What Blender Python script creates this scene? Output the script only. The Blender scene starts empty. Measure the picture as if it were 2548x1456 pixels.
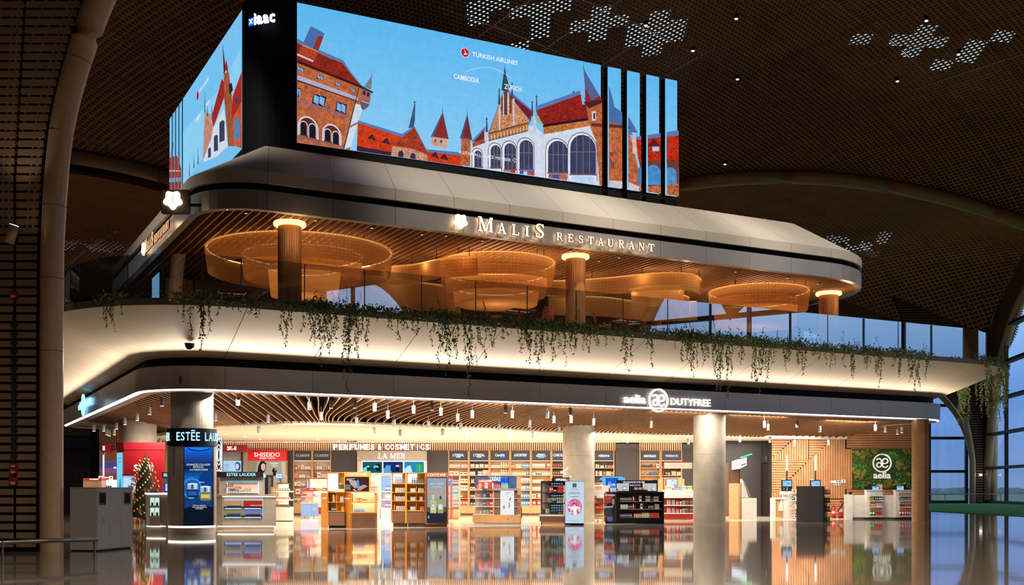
import bpy, math, random
import numpy as np
from mathutils import Vector, Matrix
PI = math.pi
random.seed(7)
sc = bpy.context.scene
COL = sc.collection

# ------------------------------------------------------------------ camera
F, CX, HY, EYE = 2750.0, 1274.0, 1215.0, 1.4          # focal length in pixels, principal column, horizon row, eye height
cam = bpy.data.cameras.new('camera'); cam.sensor_width = 36.0
cam.lens = F/2548*36; cam.shift_y = (HY-728)/2548; cam.clip_end = 3000
cam_o = bpy.data.objects.new('camera', cam); COL.objects.link(cam_o)
cam_o.location = (0, 0, EYE); cam_o.rotation_euler = (PI/2, 0, 0)
sc.camera = cam_o

# ------------------------------------------------------------------ view + renderer quality
sc.view_settings.view_transform = 'Standard'; sc.view_settings.look = 'None'
sc.view_settings.exposure = 0.0; sc.view_settings.gamma = 1.0
sc.view_settings.use_curve_mapping = False
sc.cycles.use_denoising = True
sc.cycles.max_bounces = 7; sc.cycles.diffuse_bounces = 3; sc.cycles.glossy_bounces = 4
sc.cycles.transparent_max_bounces = 24; sc.cycles.transmission_bounces = 4
sc.cycles.sample_clamp_indirect = 4.0
sc.cycles.caustics_reflective = False; sc.cycles.caustics_refractive = False

# ------------------------------------------------------------------ world: dusk sky with thin cloud
w = bpy.data.worlds.new('world'); sc.world = w; w.use_nodes = True
nt = w.node_tree; nt.nodes.clear()
tc = nt.nodes.new('ShaderNodeTexCoord'); sep = nt.nodes.new('ShaderNodeSeparateXYZ')
ramp = nt.nodes.new('ShaderNodeValToRGB'); bg = nt.nodes.new('ShaderNodeBackground'); out = nt.nodes.new('ShaderNodeOutputWorld')
nz = nt.nodes.new('ShaderNodeTexNoise'); nz.inputs['Scale'].default_value = 3.0; nz.inputs['Detail'].default_value = 5
mp = nt.nodes.new('ShaderNodeMapping'); mp.inputs['Scale'].default_value = (1, 1, 4)
mixc = nt.nodes.new('ShaderNodeMix'); mixc.data_type = 'RGBA'; mixc.blend_type = 'MIX'
nr = nt.nodes.new('ShaderNodeMapRange'); nr.inputs[1].default_value = .45; nr.inputs[2].default_value = .75; nr.inputs[4].default_value = .35
e = ramp.color_ramp.elements
e[0].position = 0.0; e[0].color = (.16, .28, .52, 1)
e[1].position = 1.0; e[1].color = (.70, .95, 1.15, 1)
for q_, c_ in ((.07, (.12, .29, .75, 1)), (.15, (.38, .66, 1.08, 1)), (.32, (.60, .90, 1.2, 1))):
    a = ramp.color_ramp.elements.new(q_); a.color = c_
L = nt.links.new
L(tc.outputs['Generated'], sep.inputs[0]); L(sep.outputs['Z'], ramp.inputs[0])
L(tc.outputs['Generated'], mp.inputs[0]); L(mp.outputs[0], nz.inputs['Vector']); L(nz.outputs['Fac'], nr.inputs[0])
L(nr.outputs[0], mixc.inputs[0]); L(ramp.outputs[0], mixc.inputs[6]); mixc.inputs[7].default_value = (.45, .62, .85, 1)
L(mixc.outputs[2], bg.inputs[0]); bg.inputs[1].default_value = 1.0
L(bg.outputs[0], out.inputs[0])

# ------------------------------------------------------------------ frames of reference
ANG = math.radians(27.97)
U = Vector((math.cos(ANG), math.sin(ANG), 0)); V = Vector((-math.sin(ANG), math.cos(ANG), 0)); ZUP = Vector((0, 0, 1))
def BL(u, v, z=0.0): return U*u + V*v + ZUP*z            # building frame -> world
def at(px, py, Y): return Vector(((px-CX)/F*Y, Y, EYE+(HY-py)/F*Y))
def gx(px, Y): return (px-CX)/F*Y
def gz(py, Y): return EYE+(HY-py)/F*Y
def on_plane(px, py, n, c):
    d = Vector(((px-CX)/F, 1, (HY-py)/F)); t = c/(d.x*n.x+d.y*n.y)
    return d*t + Vector((0, 0, EYE))
def on_v(px, py, v): return on_plane(px, py, V, v)
def on_u(px, py, u): return on_plane(px, py, U, u)
def proj(x, y, z): return CX+F*x/y, HY-F*(z-EYE)/y

# ------------------------------------------------------------------ large lights
def area(name, loc, sx, sy, power, col, rot=(0, 0, 0), spread=PI):
    l = bpy.data.lights.new(name, 'AREA'); l.shape = 'RECTANGLE'; l.size = sx; l.size_y = sy; l.energy = power
    l.color = col; l.spread = spread
    o = bpy.data.objects.new(name, l); COL.objects.link(o); o.location = loc; o.rotation_euler = rot
    return o
def point(name, loc, power, col, r=.1):
    l = bpy.data.lights.new(name, 'POINT'); l.energy = power; l.color = col; l.shadow_soft_size = r
    o = bpy.data.objects.new(name, l); COL.objects.link(o); o.location = loc
    return o
def spot(name, loc, power, col, size=1.0, blend=.6, rot=(0, 0, 0), r=.05):
    l = bpy.data.lights.new(name, 'SPOT'); l.energy = power; l.color = col; l.spot_size = size; l.spot_blend = blend; l.shadow_soft_size = r
    o = bpy.data.objects.new(name, l); COL.objects.link(o); o.location = loc; o.rotation_euler = rot
    return o
WARM = (1.0, .72, .42); SOFTW = (1.0, .86, .68); NEUT = (1.0, .93, .84); AMB = (1.0, .72, .42)
# shop ceiling fields of downlights
for (x, y, sx, sy, p) in ((-9, 49, 8, 8, 720), (-2.5, 50, 6, 8, 640), (3.5, 51.5, 5, 7, 560), (9.5, 53, 5, 3, 300)):
    area('shop_downlight_field', (x, y, 3.66), sx, sy, p, NEUT)
for (u, v, p) in ((9, 34.2, 260), (13, 34.2, 300), (17, 34.2, 300), (21.5, 34.4, 260), (26, 34.6, 200), (30, 34.8, 190), (35.5, 35.2, 260), (32, 39, 260), (36, 39.0, 180), (8, 40, 200), (8.5, 46, 200), (13, 39, 150), (20, 39, 150), (26, 39, 150)):
    area('shop_front_downlight', BL(u, v, 4.2 if v < 36 else 3.7), 3.0, 1.2, p, NEUT, (.62 if v < 36 else .25, 0, ANG))
area('ceiling_fill', (-2.5, 56.75, 3.45), 25, .25, 70, NEUT, (PI, 0, 0))      # unseen fill added above the bays to brighten the white ceiling
# hall high-level downlights: soft warm pools from the vault
for (x, y, z, p) in ((0, 4, 19, 15000), (15, 10, 20, 15000), (17, 30, 20, 4000), (-24, 36, 19, 9000), (8, 84, 18, 9000), (-26, 78, 17, 9000)):
    l = spot('vault_downlight', (x, y, z), p, SOFTW, 2.2, .8, r=.4)
for (u, v, p) in ((6.5, 27, 6000), (11, 26, 8000), (18, 26, 6500), (25, 26, 6500), (33, 26, 7000), (3, 36, 5000)):      # downlights trained on the restaurant roof
    a_ = BL(u, v, 21.5); d_ = BL(u+(.5 if v < 30 else 5), 34.8 if v < 30 else 40, 11.5)-a_
    l = spot('roof_downlight', a_, p, NEUT, .95, .7, r=.3); l.rotation_euler = d_.to_track_quat('-Z', 'Y').to_euler()
# ------------------------------------------------------------------ materials
def lin(c):
    return tuple(((x/255)/12.92 if x/255 <= .04045 else ((x/255+.055)/1.055)**2.4) for x in c[:3]) + (1,)
MATS = {}
def mat(name, col, rough=.5, metal=0.0, var=.08, vscale=6.0, bump=0.0, emis=None, es=1.0, spec=.5, coat=0.0, stretch=None, alpha=None):
    if name in MATS: return MATS[name]
    m = bpy.data.materials.new(name); m.use_nodes = True; t = m.node_tree; p = t.nodes['Principled BSDF']
    c = lin(col)
    p.inputs['Roughness'].default_value = rough; p.inputs['Metallic'].default_value = metal
    p.inputs['Specular IOR Level'].default_value = spec; p.inputs['Coat Weight'].default_value = coat
    if emis:
        p.inputs['Emission Color'].default_value = lin(emis); p.inputs['Emission Strength'].default_value = es
    tcn = t.nodes.new('ShaderNodeTexCoord'); n = t.nodes.new('ShaderNodeTexNoise'); n.inputs['Scale'].default_value = vscale
    n.inputs['Detail'].default_value = 4
    vec = tcn.outputs['Object']
    if stretch:
        mp = t.nodes.new('ShaderNodeMapping'); mp.inputs['Scale'].default_value = stretch; t.links.new(vec, mp.inputs[0]); vec = mp.outputs[0]
    t.links.new(vec, n.inputs['Vector'])
    r = t.nodes.new('ShaderNodeValToRGB')
    r.color_ramp.elements[0].position = .3; r.color_ramp.elements[1].position = .7
    r.color_ramp.elements[0].color = tuple(x*(1-var) for x in c[:3])+(1,)
    r.color_ramp.elements[1].color = tuple(min(1, x*(1+var)) for x in c[:3])+(1,)
    t.links.new(n.outputs['Fac'], r.inputs[0]); t.links.new(r.outputs[0], p.inputs['Base Color'])
    if bump:
        b = t.nodes.new('ShaderNodeBump'); b.inputs['Strength'].default_value = bump; b.inputs['Distance'].default_value = .02
        t.links.new(n.outputs['Fac'], b.inputs['Height']); t.links.new(b.outputs[0], p.inputs['Normal'])
    MATS[name] = m; return m
def emit(name, col, s=1.0):
    if name in MATS: return MATS[name]
    m = bpy.data.materials.new(name); m.use_nodes = True; t = m.node_tree; t.nodes.clear()
    e = t.nodes.new('ShaderNodeEmission'); o = t.nodes.new('ShaderNodeOutputMaterial')
    e.inputs[0].default_value = lin(col); e.inputs[1].default_value = s; t.links.new(e.outputs[0], o.inputs[0])
    MATS[name] = m; return m
def plain(col, rough=.5, metal=0.0, es=0):
    """procedural packaging / paint material cached by colour"""
    k = 'paint_%02x%02x%02x_%d_%d' % (col[0], col[1], col[2], int(rough*10), int(metal*10))
    return mat(k, col, rough, metal, var=.05, vscale=20)
def wood(name, col, rough=.55, stretch=(1, 1, 12), var=.22, vscale=5):
    return mat(name, col, rough, var=var, vscale=vscale, stretch=stretch, bump=.05)
def glassmat(name, refl=.12, tint=(1, 1, 1), rough=0.0):
    if name in MATS: return MATS[name]
    m = bpy.data.materials.new(name); m.use_nodes = True; t = m.node_tree; t.nodes.clear()
    o = t.nodes.new('ShaderNodeOutputMaterial'); tr = t.nodes.new('ShaderNodeBsdfTransparent'); gl = t.nodes.new('ShaderNodeBsdfGlossy')
    mx = t.nodes.new('ShaderNodeMixShader'); fr = t.nodes.new('ShaderNodeLayerWeight'); fr.inputs[0].default_value = .35
    mr = t.nodes.new('ShaderNodeMapRange'); mr.inputs[3].default_value = refl; mr.inputs[4].default_value = min(1, refl+.25)
    tr.inputs[0].default_value = (*tint, 1); gl.inputs['Roughness'].default_value = rough
    t.links.new(fr.outputs['Fresnel'], mr.inputs[0]); t.links.new(mr.outputs[0], mx.inputs[0])
    t.links.new(tr.outputs[0], mx.inputs[1]); t.links.new(gl.outputs[0], mx.inputs[2]); t.links.new(mx.outputs[0], o.inputs[0])
    MATS[name] = m; return m
def picture(name, strength=1.0, grain=0.0, gscale=3.0, backlit=True):
    """flat print / lit screen: colour from the print's colour attribute; attribute alpha = amount of masonry grain"""
    if name in MATS: return MATS[name]
    m = bpy.data.materials.new(name); m.use_nodes = True; t = m.node_tree; t.nodes.clear()
    o = t.nodes.new('ShaderNodeOutputMaterial')
    at_ = t.nodes.new('ShaderNodeAttribute'); at_.attribute_name = 'Col'
    n = t.nodes.new('ShaderNodeTexNoise'); n.inputs['Scale'].default_value = gscale; n.inputs['Detail'].default_value = 6
    n.inputs['Roughness'].default_value = .75
    tcn = t.nodes.new('ShaderNodeTexCoord'); t.links.new(tcn.outputs['Object'], n.inputs['Vector'])
    mr = t.nodes.new('ShaderNodeMapRange'); mr.inputs[1].default_value = .3; mr.inputs[2].default_value = .7
    mr.inputs[3].default_value = .45; mr.inputs[4].default_value = 1.7
    t.links.new(n.outputs['Fac'], mr.inputs[0])
    mul = t.nodes.new('ShaderNodeMix'); mul.data_type = 'RGBA'; mul.blend_type = 'MULTIPLY'
    t.links.new(at_.outputs['Alpha'], mul.inputs[0]); t.links.new(at_.outputs['Color'], mul.inputs[6]); t.links.new(mr.outputs[0], mul.inputs[7])
    if backlit:
        e = t.nodes.new('ShaderNodeEmission'); t.links.new(mul.outputs[2], e.inputs[0]); e.inputs[1].default_value = strength
        t.links.new(e.outputs[0], o.inputs[0])
    else:
        p = t.nodes.new('ShaderNodeBsdfPrincipled'); t.links.new(mul.outputs[2], p.inputs['Base Color']); p.inputs['Roughness'].default_value = .45
        t.links.new(p.outputs[0], o.inputs[0])
    MATS[name] = m; return m

M_FLOOR = None
M_ALU = mat('satin_aluminium', (166, 157, 150), .34, .3, var=.06, vscale=.6, stretch=(1, 1, .3))
M_CREAM = mat('cream_panel', (214, 196, 170), .6, var=.04, vscale=.8)
M_BEVEL = mat('pale_roof_panel', (190, 178, 162), .55, var=.04, vscale=.8)
M_RIM = mat('grey_rim', (120, 112, 104), .6, var=.12, vscale=2)
M_BLACK = mat('black_recess', (9, 9, 10), .6, var=.2, spec=.1)
M_BLK = mat('black_panel', (7, 8, 12), .6, var=.2, spec=.15)
M_CONC = mat('concrete', (164, 152, 134), .75, var=.13, vscale=2.2, bump=.12)
M_OAK = wood('oak_slat', (158, 108, 66))
M_OAKL = wood('light_oak', (196, 152, 102))
M_OAKD = wood('dark_walnut', (92, 60, 38))
M_TAN = wood('tan_panel', (150, 118, 92), .6, (1, 1, 1), .08, 2)
M_VAULT = mat('vault_lattice', (184, 128, 86), .6, var=.15, vscale=.5)
M_DECK = mat('roof_deck', (20, 14, 10), .9, var=.2)
M_WHITE = mat('white_paint', (232, 228, 222), .5, var=.02)
M_LEDW = emit('led_white', (255, 250, 255), 5.0)
M_LEDC = emit('led_cool', (235, 240, 255), 2.2)
M_SIGNW = emit('sign_white', (255, 252, 244), 1.6)
M_SIGNWARM = emit('sign_warm', (255, 226, 180), 3.5)
M_SIGNBLUE = emit('sign_blue', (190, 212, 255), 2.6)
M_LEDGOLD = emit('led_gold', (255, 190, 90), 6.0)
M_STEEL = mat('brushed_steel', (150, 145, 140), .3, .9, var=.05)
M_DARKMET = mat('dark_metal', (40, 38, 38), .45, .6, var=.1)
M_CHAR = mat('charcoal', (48, 44, 44), .6, var=.1)
M_GLASS = glassmat('balustrade_glass', .5, (.93, .96, .98))
M_WIN = glassmat('window_glass', .04, (.92, .96, 1.0))

# ------------------------------------------------------------------ mesh helpers
class MB:
    def __init__(s): s.v = []; s.f = []; s.m = []; s.c = []; s.uv = None
    def add(s, vs, fs, mi=0, col=None):
        b = len(s.v); s.v += [tuple(x) for x in vs]; s.f += [tuple(i+b for i in q) for q in fs]; s.m += [mi]*len(fs)
        s.c += [col]*len(fs); return s
    def bx(s, x0, x1, y0, y1, z0, z1, mi=0, col=None):
        return s.add([(x0,y0,z0),(x1,y0,z0),(x1,y1,z0),(x0,y1,z0),(x0,y0,z1),(x1,y0,z1),(x1,y1,z1),(x0,y1,z1)],
              [(0,3,2,1),(4,5,6,7),(0,1,5,4),(1,2,6,5),(2,3,7,6),(3,0,4,7)], mi, col)
    def obx(s, c, sx, sy, sz, rz=0, mi=0, rx=0, ry=0):
        R = Matrix.Rotation(rz, 3, 'Z') @ Matrix.Rotation(ry, 3, 'Y') @ Matrix.Rotation(rx, 3, 'X')
        vs = [R @ Vector((a*sx/2, b*sy/2, d*sz/2)) + Vector(c) for d in (-1, 1) for (a, b) in ((-1,-1),(1,-1),(1,1),(-1,1))]
        return s.add(vs, [(0,3,2,1),(4,5,6,7),(0,1,5,4),(1,2,6,5),(2,3,7,6),(3,0,4,7)], mi)
    def lathe(s, cx, cy, prof, n=16, mi=0, cap=True):
        vs = []; fs = []
        for (r, z) in prof:
            for k in range(n):
                a = 2*PI*k/n; vs.append((cx+r*math.cos(a), cy+r*math.sin(a), z))
        for i in range(len(prof)-1):
            for k in range(n):
                k2 = (k+1) % n; fs.append((i*n+k, i*n+k2, (i+1)*n+k2, (i+1)*n+k))
        if cap:
            fs.append(tuple(range(n))[::-1]); fs.append(tuple((len(prof)-1)*n+k for k in range(n)))
        return s.add(vs, fs, mi)
    def cyl(s, cx, cy, z0, z1, r0, r1=None, n=14, mi=0):
        return s.lathe(cx, cy, [(r0, z0), (r0 if r1 is None else r1, z1)], n, mi)
    def tube(s, pts, r, n=8, mi=0, closed=False, cap=True):
        pts = [Vector(p) for p in pts]; N = len(pts); vs = []; fs = []
        rr = r if isinstance(r, (list, tuple)) else [r]*N
        up = Vector((0, 0, 1))
        for i, p in enumerate(pts):
            if closed: d = pts[(i+1) % N]-pts[i-1]
            else: d = pts[min(i+1, N-1)]-pts[max(i-1, 0)]
            d.normalize()
            ref = up if abs(d.z) < .95 else Vector((0, 1, 0))
            a = d.cross(ref).normalized(); b = a.cross(d)
            for k in range(n):
                t = 2*PI*k/n; vs.append(p + (a*math.cos(t)+b*math.sin(t))*rr[i])
        for i in range(N if closed else N-1):
            j = (i+1) % N
            for k in range(n):
                k2 = (k+1) % n; fs.append((i*n+k, i*n+k2, j*n+k2, j*n+k))
        if cap and not closed: fs += [tuple(range(n))[::-1], tuple((N-1)*n+k for k in range(n))]
        return s.add(vs, fs, mi)
    def prism(s, poly, z0, z1, mi=0):
        n = len(poly); vs = [(x, y, z0) for x, y in poly]+[(x, y, z1) for x, y in poly]
        fs = [tuple(range(n))[::-1], tuple(range(n, 2*n))]+[(i, (i+1) % n, n+(i+1) % n, n+i) for i in range(n)]
        return s.add(vs, fs, mi)
    def prismy(s, poly, y0, y1, mi=0, si=None):                       # polygon in x,z extruded in y
        n = len(poly); vs = [(x, y0, z) for x, z in poly]+[(x, y1, z) for x, z in poly]
        fs = [tuple(range(n)), tuple(range(n, 2*n))[::-1]]+[(i, n+i, n+(i+1) % n, (i+1) % n) for i in range(n)]
        s.add(vs, fs, mi)
        if si is not None: s.m[-n:] = [si]*n
        return s
    def grid(s, rows, mi=0, closed=False):
        n = len(rows[0]); vs = [p for r in rows for p in r]; fs = []
        for i in range(len(rows)-1):
            for k in range(n if closed else n-1):
                k2 = (k+1) % n; fs.append((i*n+k, i*n+k2, (i+1)*n+k2, (i+1)*n+k))
        return s.add(vs, fs, mi)
    def quad(s, pts, mi=0, col=None): return s.add(pts, [tuple(range(len(pts)))], mi, col)
    def mesh(s, name, mats, smooth=False):
        me = bpy.data.meshes.new(name); me.from_pydata(s.v, [], s.f)
        for m in (mats if isinstance(mats, (list, tuple)) else [mats]): me.materials.append(m)
        me.polygons.foreach_set('material_index', s.m)
        if smooth: me.polygons.foreach_set('use_smooth', [True]*len(s.f))
        if any(c is not None for c in s.c):
            ca = me.color_attributes.new('Col', 'FLOAT_COLOR', 'CORNER'); buf = []
            for f, c in zip(s.f, s.c):
                c = c or (1, 1, 1, 0); buf += list(c)*len(f)
            ca.data.foreach_set('color', buf)
        me.update(); return me
    def build(s, name, mats, parent=None, loc=(0, 0, 0), rz=0, smooth=False):
        return link(name, s.mesh(name, mats, smooth), parent, loc, rz)
def link(name, me, parent=None, loc=(0, 0, 0), rz=0):
    o = bpy.data.objects.new(name, me); COL.objects.link(o); o.location = loc; o.rotation_euler = (0, 0, rz)
    if parent: o.parent = parent
    return o
def tag(o, label=None, cat=None, group=None, kind=None):
    if label: o['label'] = label
    if cat: o['category'] = cat
    if group: o['group'] = group
    if kind: o['kind'] = kind
    return o
def thing(name, label, cat, loc=(0, 0, 0), rz=0, group=None):
    o = bpy.data.objects.new(name, None); COL.objects.link(o); o.location = loc; o.rotation_euler = (0, 0, rz)
    o.empty_display_size = .2
    return tag(o, label, cat, group)
def struct(name, label=None, loc=(0, 0, 0), rz=0):
    o = bpy.data.objects.new(name, None); COL.objects.link(o); o.location = loc; o.rotation_euler = (0, 0, rz)
    return tag(o, label, None, None, 'structure')
# ================================================================== THE HALL
def floor_material():
    m = bpy.data.materials.new('polished_stone'); m.use_nodes = True; t = m.node_tree; p = t.nodes['Principled BSDF']
    tcn = t.nodes.new('ShaderNodeTexCoord')
    n = t.nodes.new('ShaderNodeTexNoise'); n.inputs['Scale'].default_value = 1.3; n.inputs['Detail'].default_value = 8
    t.links.new(tcn.outputs['Object'], n.inputs['Vector'])
    r = t.nodes.new('ShaderNodeValToRGB'); r.color_ramp.elements[0].color = lin((116, 104, 94)); r.color_ramp.elements[1].color = lin((144, 130, 118))
    t.links.new(n.outputs['Fac'], r.inputs[0]); t.links.new(r.outputs[0], p.inputs['Base Color'])
    p.inputs['Roughness'].default_value = .045; p.inputs['IOR'].default_value = 1.5
    # faint lippage of the stone slabs: slow waviness of the polish
    n2 = t.nodes.new('ShaderNodeTexNoise'); n2.inputs['Scale'].default_value = .55; n2.inputs['Detail'].default_value = 2
    mp = t.nodes.new('ShaderNodeMapping'); mp.inputs['Scale'].default_value = (.35, 1.0, 1)
    t.links.new(tcn.outputs['Object'], mp.inputs[0]); t.links.new(mp.outputs[0], n2.inputs['Vector'])
    b = t.nodes.new('ShaderNodeBump'); b.inputs['Strength'].default_value = .035; b.inputs['Distance'].default_value = .05
    t.links.new(n2.outputs['Fac'], b.inputs['Height']); t.links.new(b.outputs[0], p.inputs['Normal'])
    return m
M_FLOOR = floor_material()
tag(MB().bx(-70, 60, -30, 106.5, -.3, 0).build('floor', M_FLOOR), 'polished beige stone hall floor', kind='structure')
M_TURF = mat('artificial_turf', (70, 146, 48), .95, var=.3, vscale=3, bump=.4)
MB().prism([(BL(u, v).x, BL(u, v).y) for u, v in ((8.2, 36), (36, 36), (38, 38), (38, 56), (8.2, 56))], 0, .006).build('floor_shop', mat('cream_terrazzo', (226, 208, 182), .10, var=.05))['kind'] = 'structure'
turf = MB().prism([(25.2, 44), (25.2, 98), (45.5, 100), (40.5, 44)], 0, .03).build('floor_turf', M_TURF)
tag(turf, 'green artificial turf strip in front of the arched windows', kind='structure')

def lerp_list(L_, x, k=1):
    if x <= L_[0][0]: return L_[0][k]
    for a, b in zip(L_, L_[1:]):
        if a[0] <= x <= b[0]: return a[k]+(b[k]-a[k])*(x-a[0])/(b[0]-a[0])
    return L_[-1][k]
# ---- vault geometry ------------------------------------------------------
class Vault:
    def __init__(s, x0, x1, y0, y1, peak, rise, k):
        s.x0, s.x1, s.y0, s.y1 = x0, x1, y0, y1
        s.xc, s.yc, s.hx, s.hy = (x0+x1)/2, (y0+y1)/2, (x1-x0)/2, (y1-y0)/2
        s.zc = peak+rise; s.B = rise; s.A = k*s.hx**2
    def z(s, x, y):
        a = (x-s.xc)/s.hx; t = (y-s.yc)/s.hy
        return s.zc - s.B*t*t - s.A*a*a*(.35+.65*t*t)
VA = Vault(-10, 44, 24, 70, 21.4, 3.6, .01237)
VC = Vault(-54, -10, 24, 66, 21.9, 3.6, .0127)
VB = Vault(-10, 44, 70, 106, 21.4, 3.2, .01237)
VD = Vault(-54, -10, 66, 106, 20.6, 2.6, .0127)

def lattice(vault, cell, bar, depth, npan, parent, mat_, skip=None):
    S2 = math.sqrt(2); P = cell*npan
    cs = [((x+y)/S2, (x-y)/S2) for x in (vault.x0, vault.x1) for y in (vault.y0, vault.y1)]
    pmin, pmax = min(c[0] for c in cs), max(c[0] for c in cs); qmin, qmax = min(c[1] for c in cs), max(c[1] for c in cs)
    k = np.arange(npan); gap = .02
    c_in = (P-2*gap)/npan
    made = 0
    for ip in range(int((pmax-pmin)/P)+1):
        for iq in range(int((qmax-qmin)/P)+1):
            p0 = pmin+ip*P+gap; q0 = qmin+iq*P+gap
            ii, jj = np.meshgrid(k, k, indexing='ij'); ii = ii.ravel(); jj = jj.ravel()
            pc = p0+(ii+.5)*c_in; qc = q0+(jj+.5)*c_in
            x = (pc+qc)/S2; y = (pc-qc)/S2; z = vault.z(x, y)
            ok = (x > vault.x0+.25) & (x < vault.x1-.25) & (y > vault.y0+.25) & (y < vault.y1-.25) & (y > 20)
            px = CX+F*x/np.maximum(y, 1); py = HY-F*(z-EYE)/np.maximum(y, 1)
            ok &= (px > -260) & (px < 2810) & (py > -300) & (py < 1240)
            if ok.sum() < 3: continue
            pc, qc = pc[ok], qc[ok]; n = len(pc)
            h = c_in/2; hh = h-bar/2
            vs = []
            for (d, dz) in ((h, 0), (hh, 0), (hh, depth)):
                for (a, b) in ((-1, -1), (1, -1), (1, 1), (-1, 1)):
                    pp = pc+a*d; qq = qc+b*d; X = (pp+qq)/S2; Y = (pp-qq)/S2
                    vs.append(np.stack([X, Y, vault.z(X, Y)+dz], 1))
            verts = np.stack(vs, 1).reshape(-1, 3)                  # n*12
            quads = []
            for a in range(4):
                b = (a+1) % 4
                quads.append((a, b, 4+b, 4+a)); quads.append((4+a, 4+b, 8+b, 8+a))
            quads = np.array(quads); allq = (quads[None]+12*np.arange(n)[:, None, None]).reshape(-1, 4)
            me = bpy.data.meshes.new('panel'); nv = len(verts); nf = len(allq)
            me.vertices.add(nv); me.vertices.foreach_set('co', verts.astype(np.float32).ravel())
            me.loops.add(nf*4); me.loops.foreach_set('vertex_index', allq.astype(np.int32).ravel())
            me.polygons.add(nf); me.polygons.foreach_set('loop_start', np.arange(0, nf*4, 4, dtype=np.int32))
            me.update(); me.materials.append(mat_)
            o = link('panel', me, parent); made += 1
    return made
SKYL = [(1150, 1690, -260, 135), (2090, 2800, 75, 165), (2060, 2230, 585, 640), (150, 350, 565, 640), (300, 620, -200, 160)]
def deck(vault, name, parent):
    mb = MB(); nx = int((vault.x1-vault.x0)/1.0); ny = int((vault.y1-vault.y0)/1.0)
    xs = np.linspace(vault.x0-.2, vault.x1+.2, nx+1); ys = np.linspace(vault.y0-.2, vault.y1+.2, ny+1)
    vs = [(x, y, vault.z(x, y)+1.15) for y in ys for x in xs]; fs = []
    for j in range(ny):
        for i in range(nx):
            c = (xs[i]+xs[i+1])/2, (ys[j]+ys[j+1])/2; z = vault.z(*c)+1.15
            px, py = proj(c[0], c[1], z)
            hole = False
            for kx, (a, b, d, e_) in enumerate(SKYL):
                if a < px < b and d < py < e_ and (kx != 4): hole = hole or math.sin(i*1.7+j*.9)+math.sin(i*.6-j*1.3+2)+math.sin(i*2.9+j*2.1) > .35
            if not hole:
                q = j*(nx+1)+i; fs.append((q, q+1, q+nx+2, q+nx+1))
    mb.add(vs, fs); o = mb.build(name, M_DECK, parent); return o
for nm, vt, cell, bar, dp, npan in (('ceiling', VA, .27, .07, .07, 14), ('ceiling.001', VC, .33, .10, .09, 11), ('ceiling.002', VB, .42, .13, .1, 12), ('ceiling.003', VD, .40, .12, .1, 12)):
    s_ = struct('ceiling', 'dark brown timber lattice vault')
    lattice(vt, cell, bar, dp, npan, s_, M_VAULT)
    deck(vt, 'roof_deck', s_)
# plain vault continuing over the head of the viewer and the far sides (outside the frame)
for (x0, x1, y0, y1) in ((-70, 60, -30, 24),):
    tag(MB().bx(x0, x1, y0, y1, 23, 23.4).build('ceiling_rear', mat('rear_vault', (70, 46, 30), .8)), 'rear vault above the concourse', kind='structure')

# ---- arch beams ------------------------------------------------------------
M_BEAM = mat('arch_beam', (206, 168, 132), .38, .2, var=.05)
def arch(vault, y, x0, x1, r, label):
    s_ = struct('arch_beam', label)
    N = 40; xs = [x0+(x1-x0)*i/N for i in range(N+1)]; seg = 5
    for a in range(0, N, seg):
        pts = []
        for i in range(a, a+seg+1):
            x = xs[i]; pts.append((x+(0.012 if i == a else (-.012 if i == a+seg else 0)), y, vault.z(x, min(max(y, vault.y0), vault.y1))-r*.7))
        MB().tube(pts, r, 10).build('beam_segment', M_BEAM, s_, smooth=True)
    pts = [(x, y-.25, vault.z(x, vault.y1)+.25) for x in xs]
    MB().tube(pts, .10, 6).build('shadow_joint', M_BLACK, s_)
arch(VA, 70, -10, 44, .42, 'tan arch beam closing the vault behind the restaurant roof')
arch(VC, 66, -54, -10, .42, 'tan arch beam of the vault left of the tall screen')

for (vt, y) in ((VA, 70.3), (VC, 66.3)):
    xs = np.linspace(vt.x0, vt.x1, 25); MB().grid([[(x, y, vt.z(x, vt.y1)-.5) for x in xs], [(x, y, 28) for x in xs]]).build('ceiling_gable', M_DECK)['kind'] = 'structure'
ys = np.linspace(24, 69.9, 24); MB().grid([[(-10, y, max(VA.z(-10, y), VC.z(-10, min(y, 66)))+.4) for y in ys], [(-10, y, 28) for y in ys]]).build('ceiling_valley', M_DECK)['kind'] = 'structure'
# ---- enclosing walls outside the picture -------------------------------------
M_WALL = mat('hall_wall', (70, 52, 40), .8)
tag(MB().bx(-70.3, -70, -30, 106, 0, 24).build('wall_left', M_WALL), 'dark far left hall wall', kind='structure')
tag(MB().bx(-70, 60, -30.3, -30, 0, 23.4).build('wall_rear', M_WALL), 'dark rear hall wall', kind='structure')
tag(MB().bx(-70, -22, 106, 106.4, 0, 24).build('wall_back', M_WALL), 'dark far hall wall left of the building', kind='structure')
# fill between roof edges: gables of the vault row toward the sides
tag(MB().bx(-70, -54, -30, 106, 16, 16.4).build('ceiling_side', M_WALL), 'side aisle ceiling', kind='structure')

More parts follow.
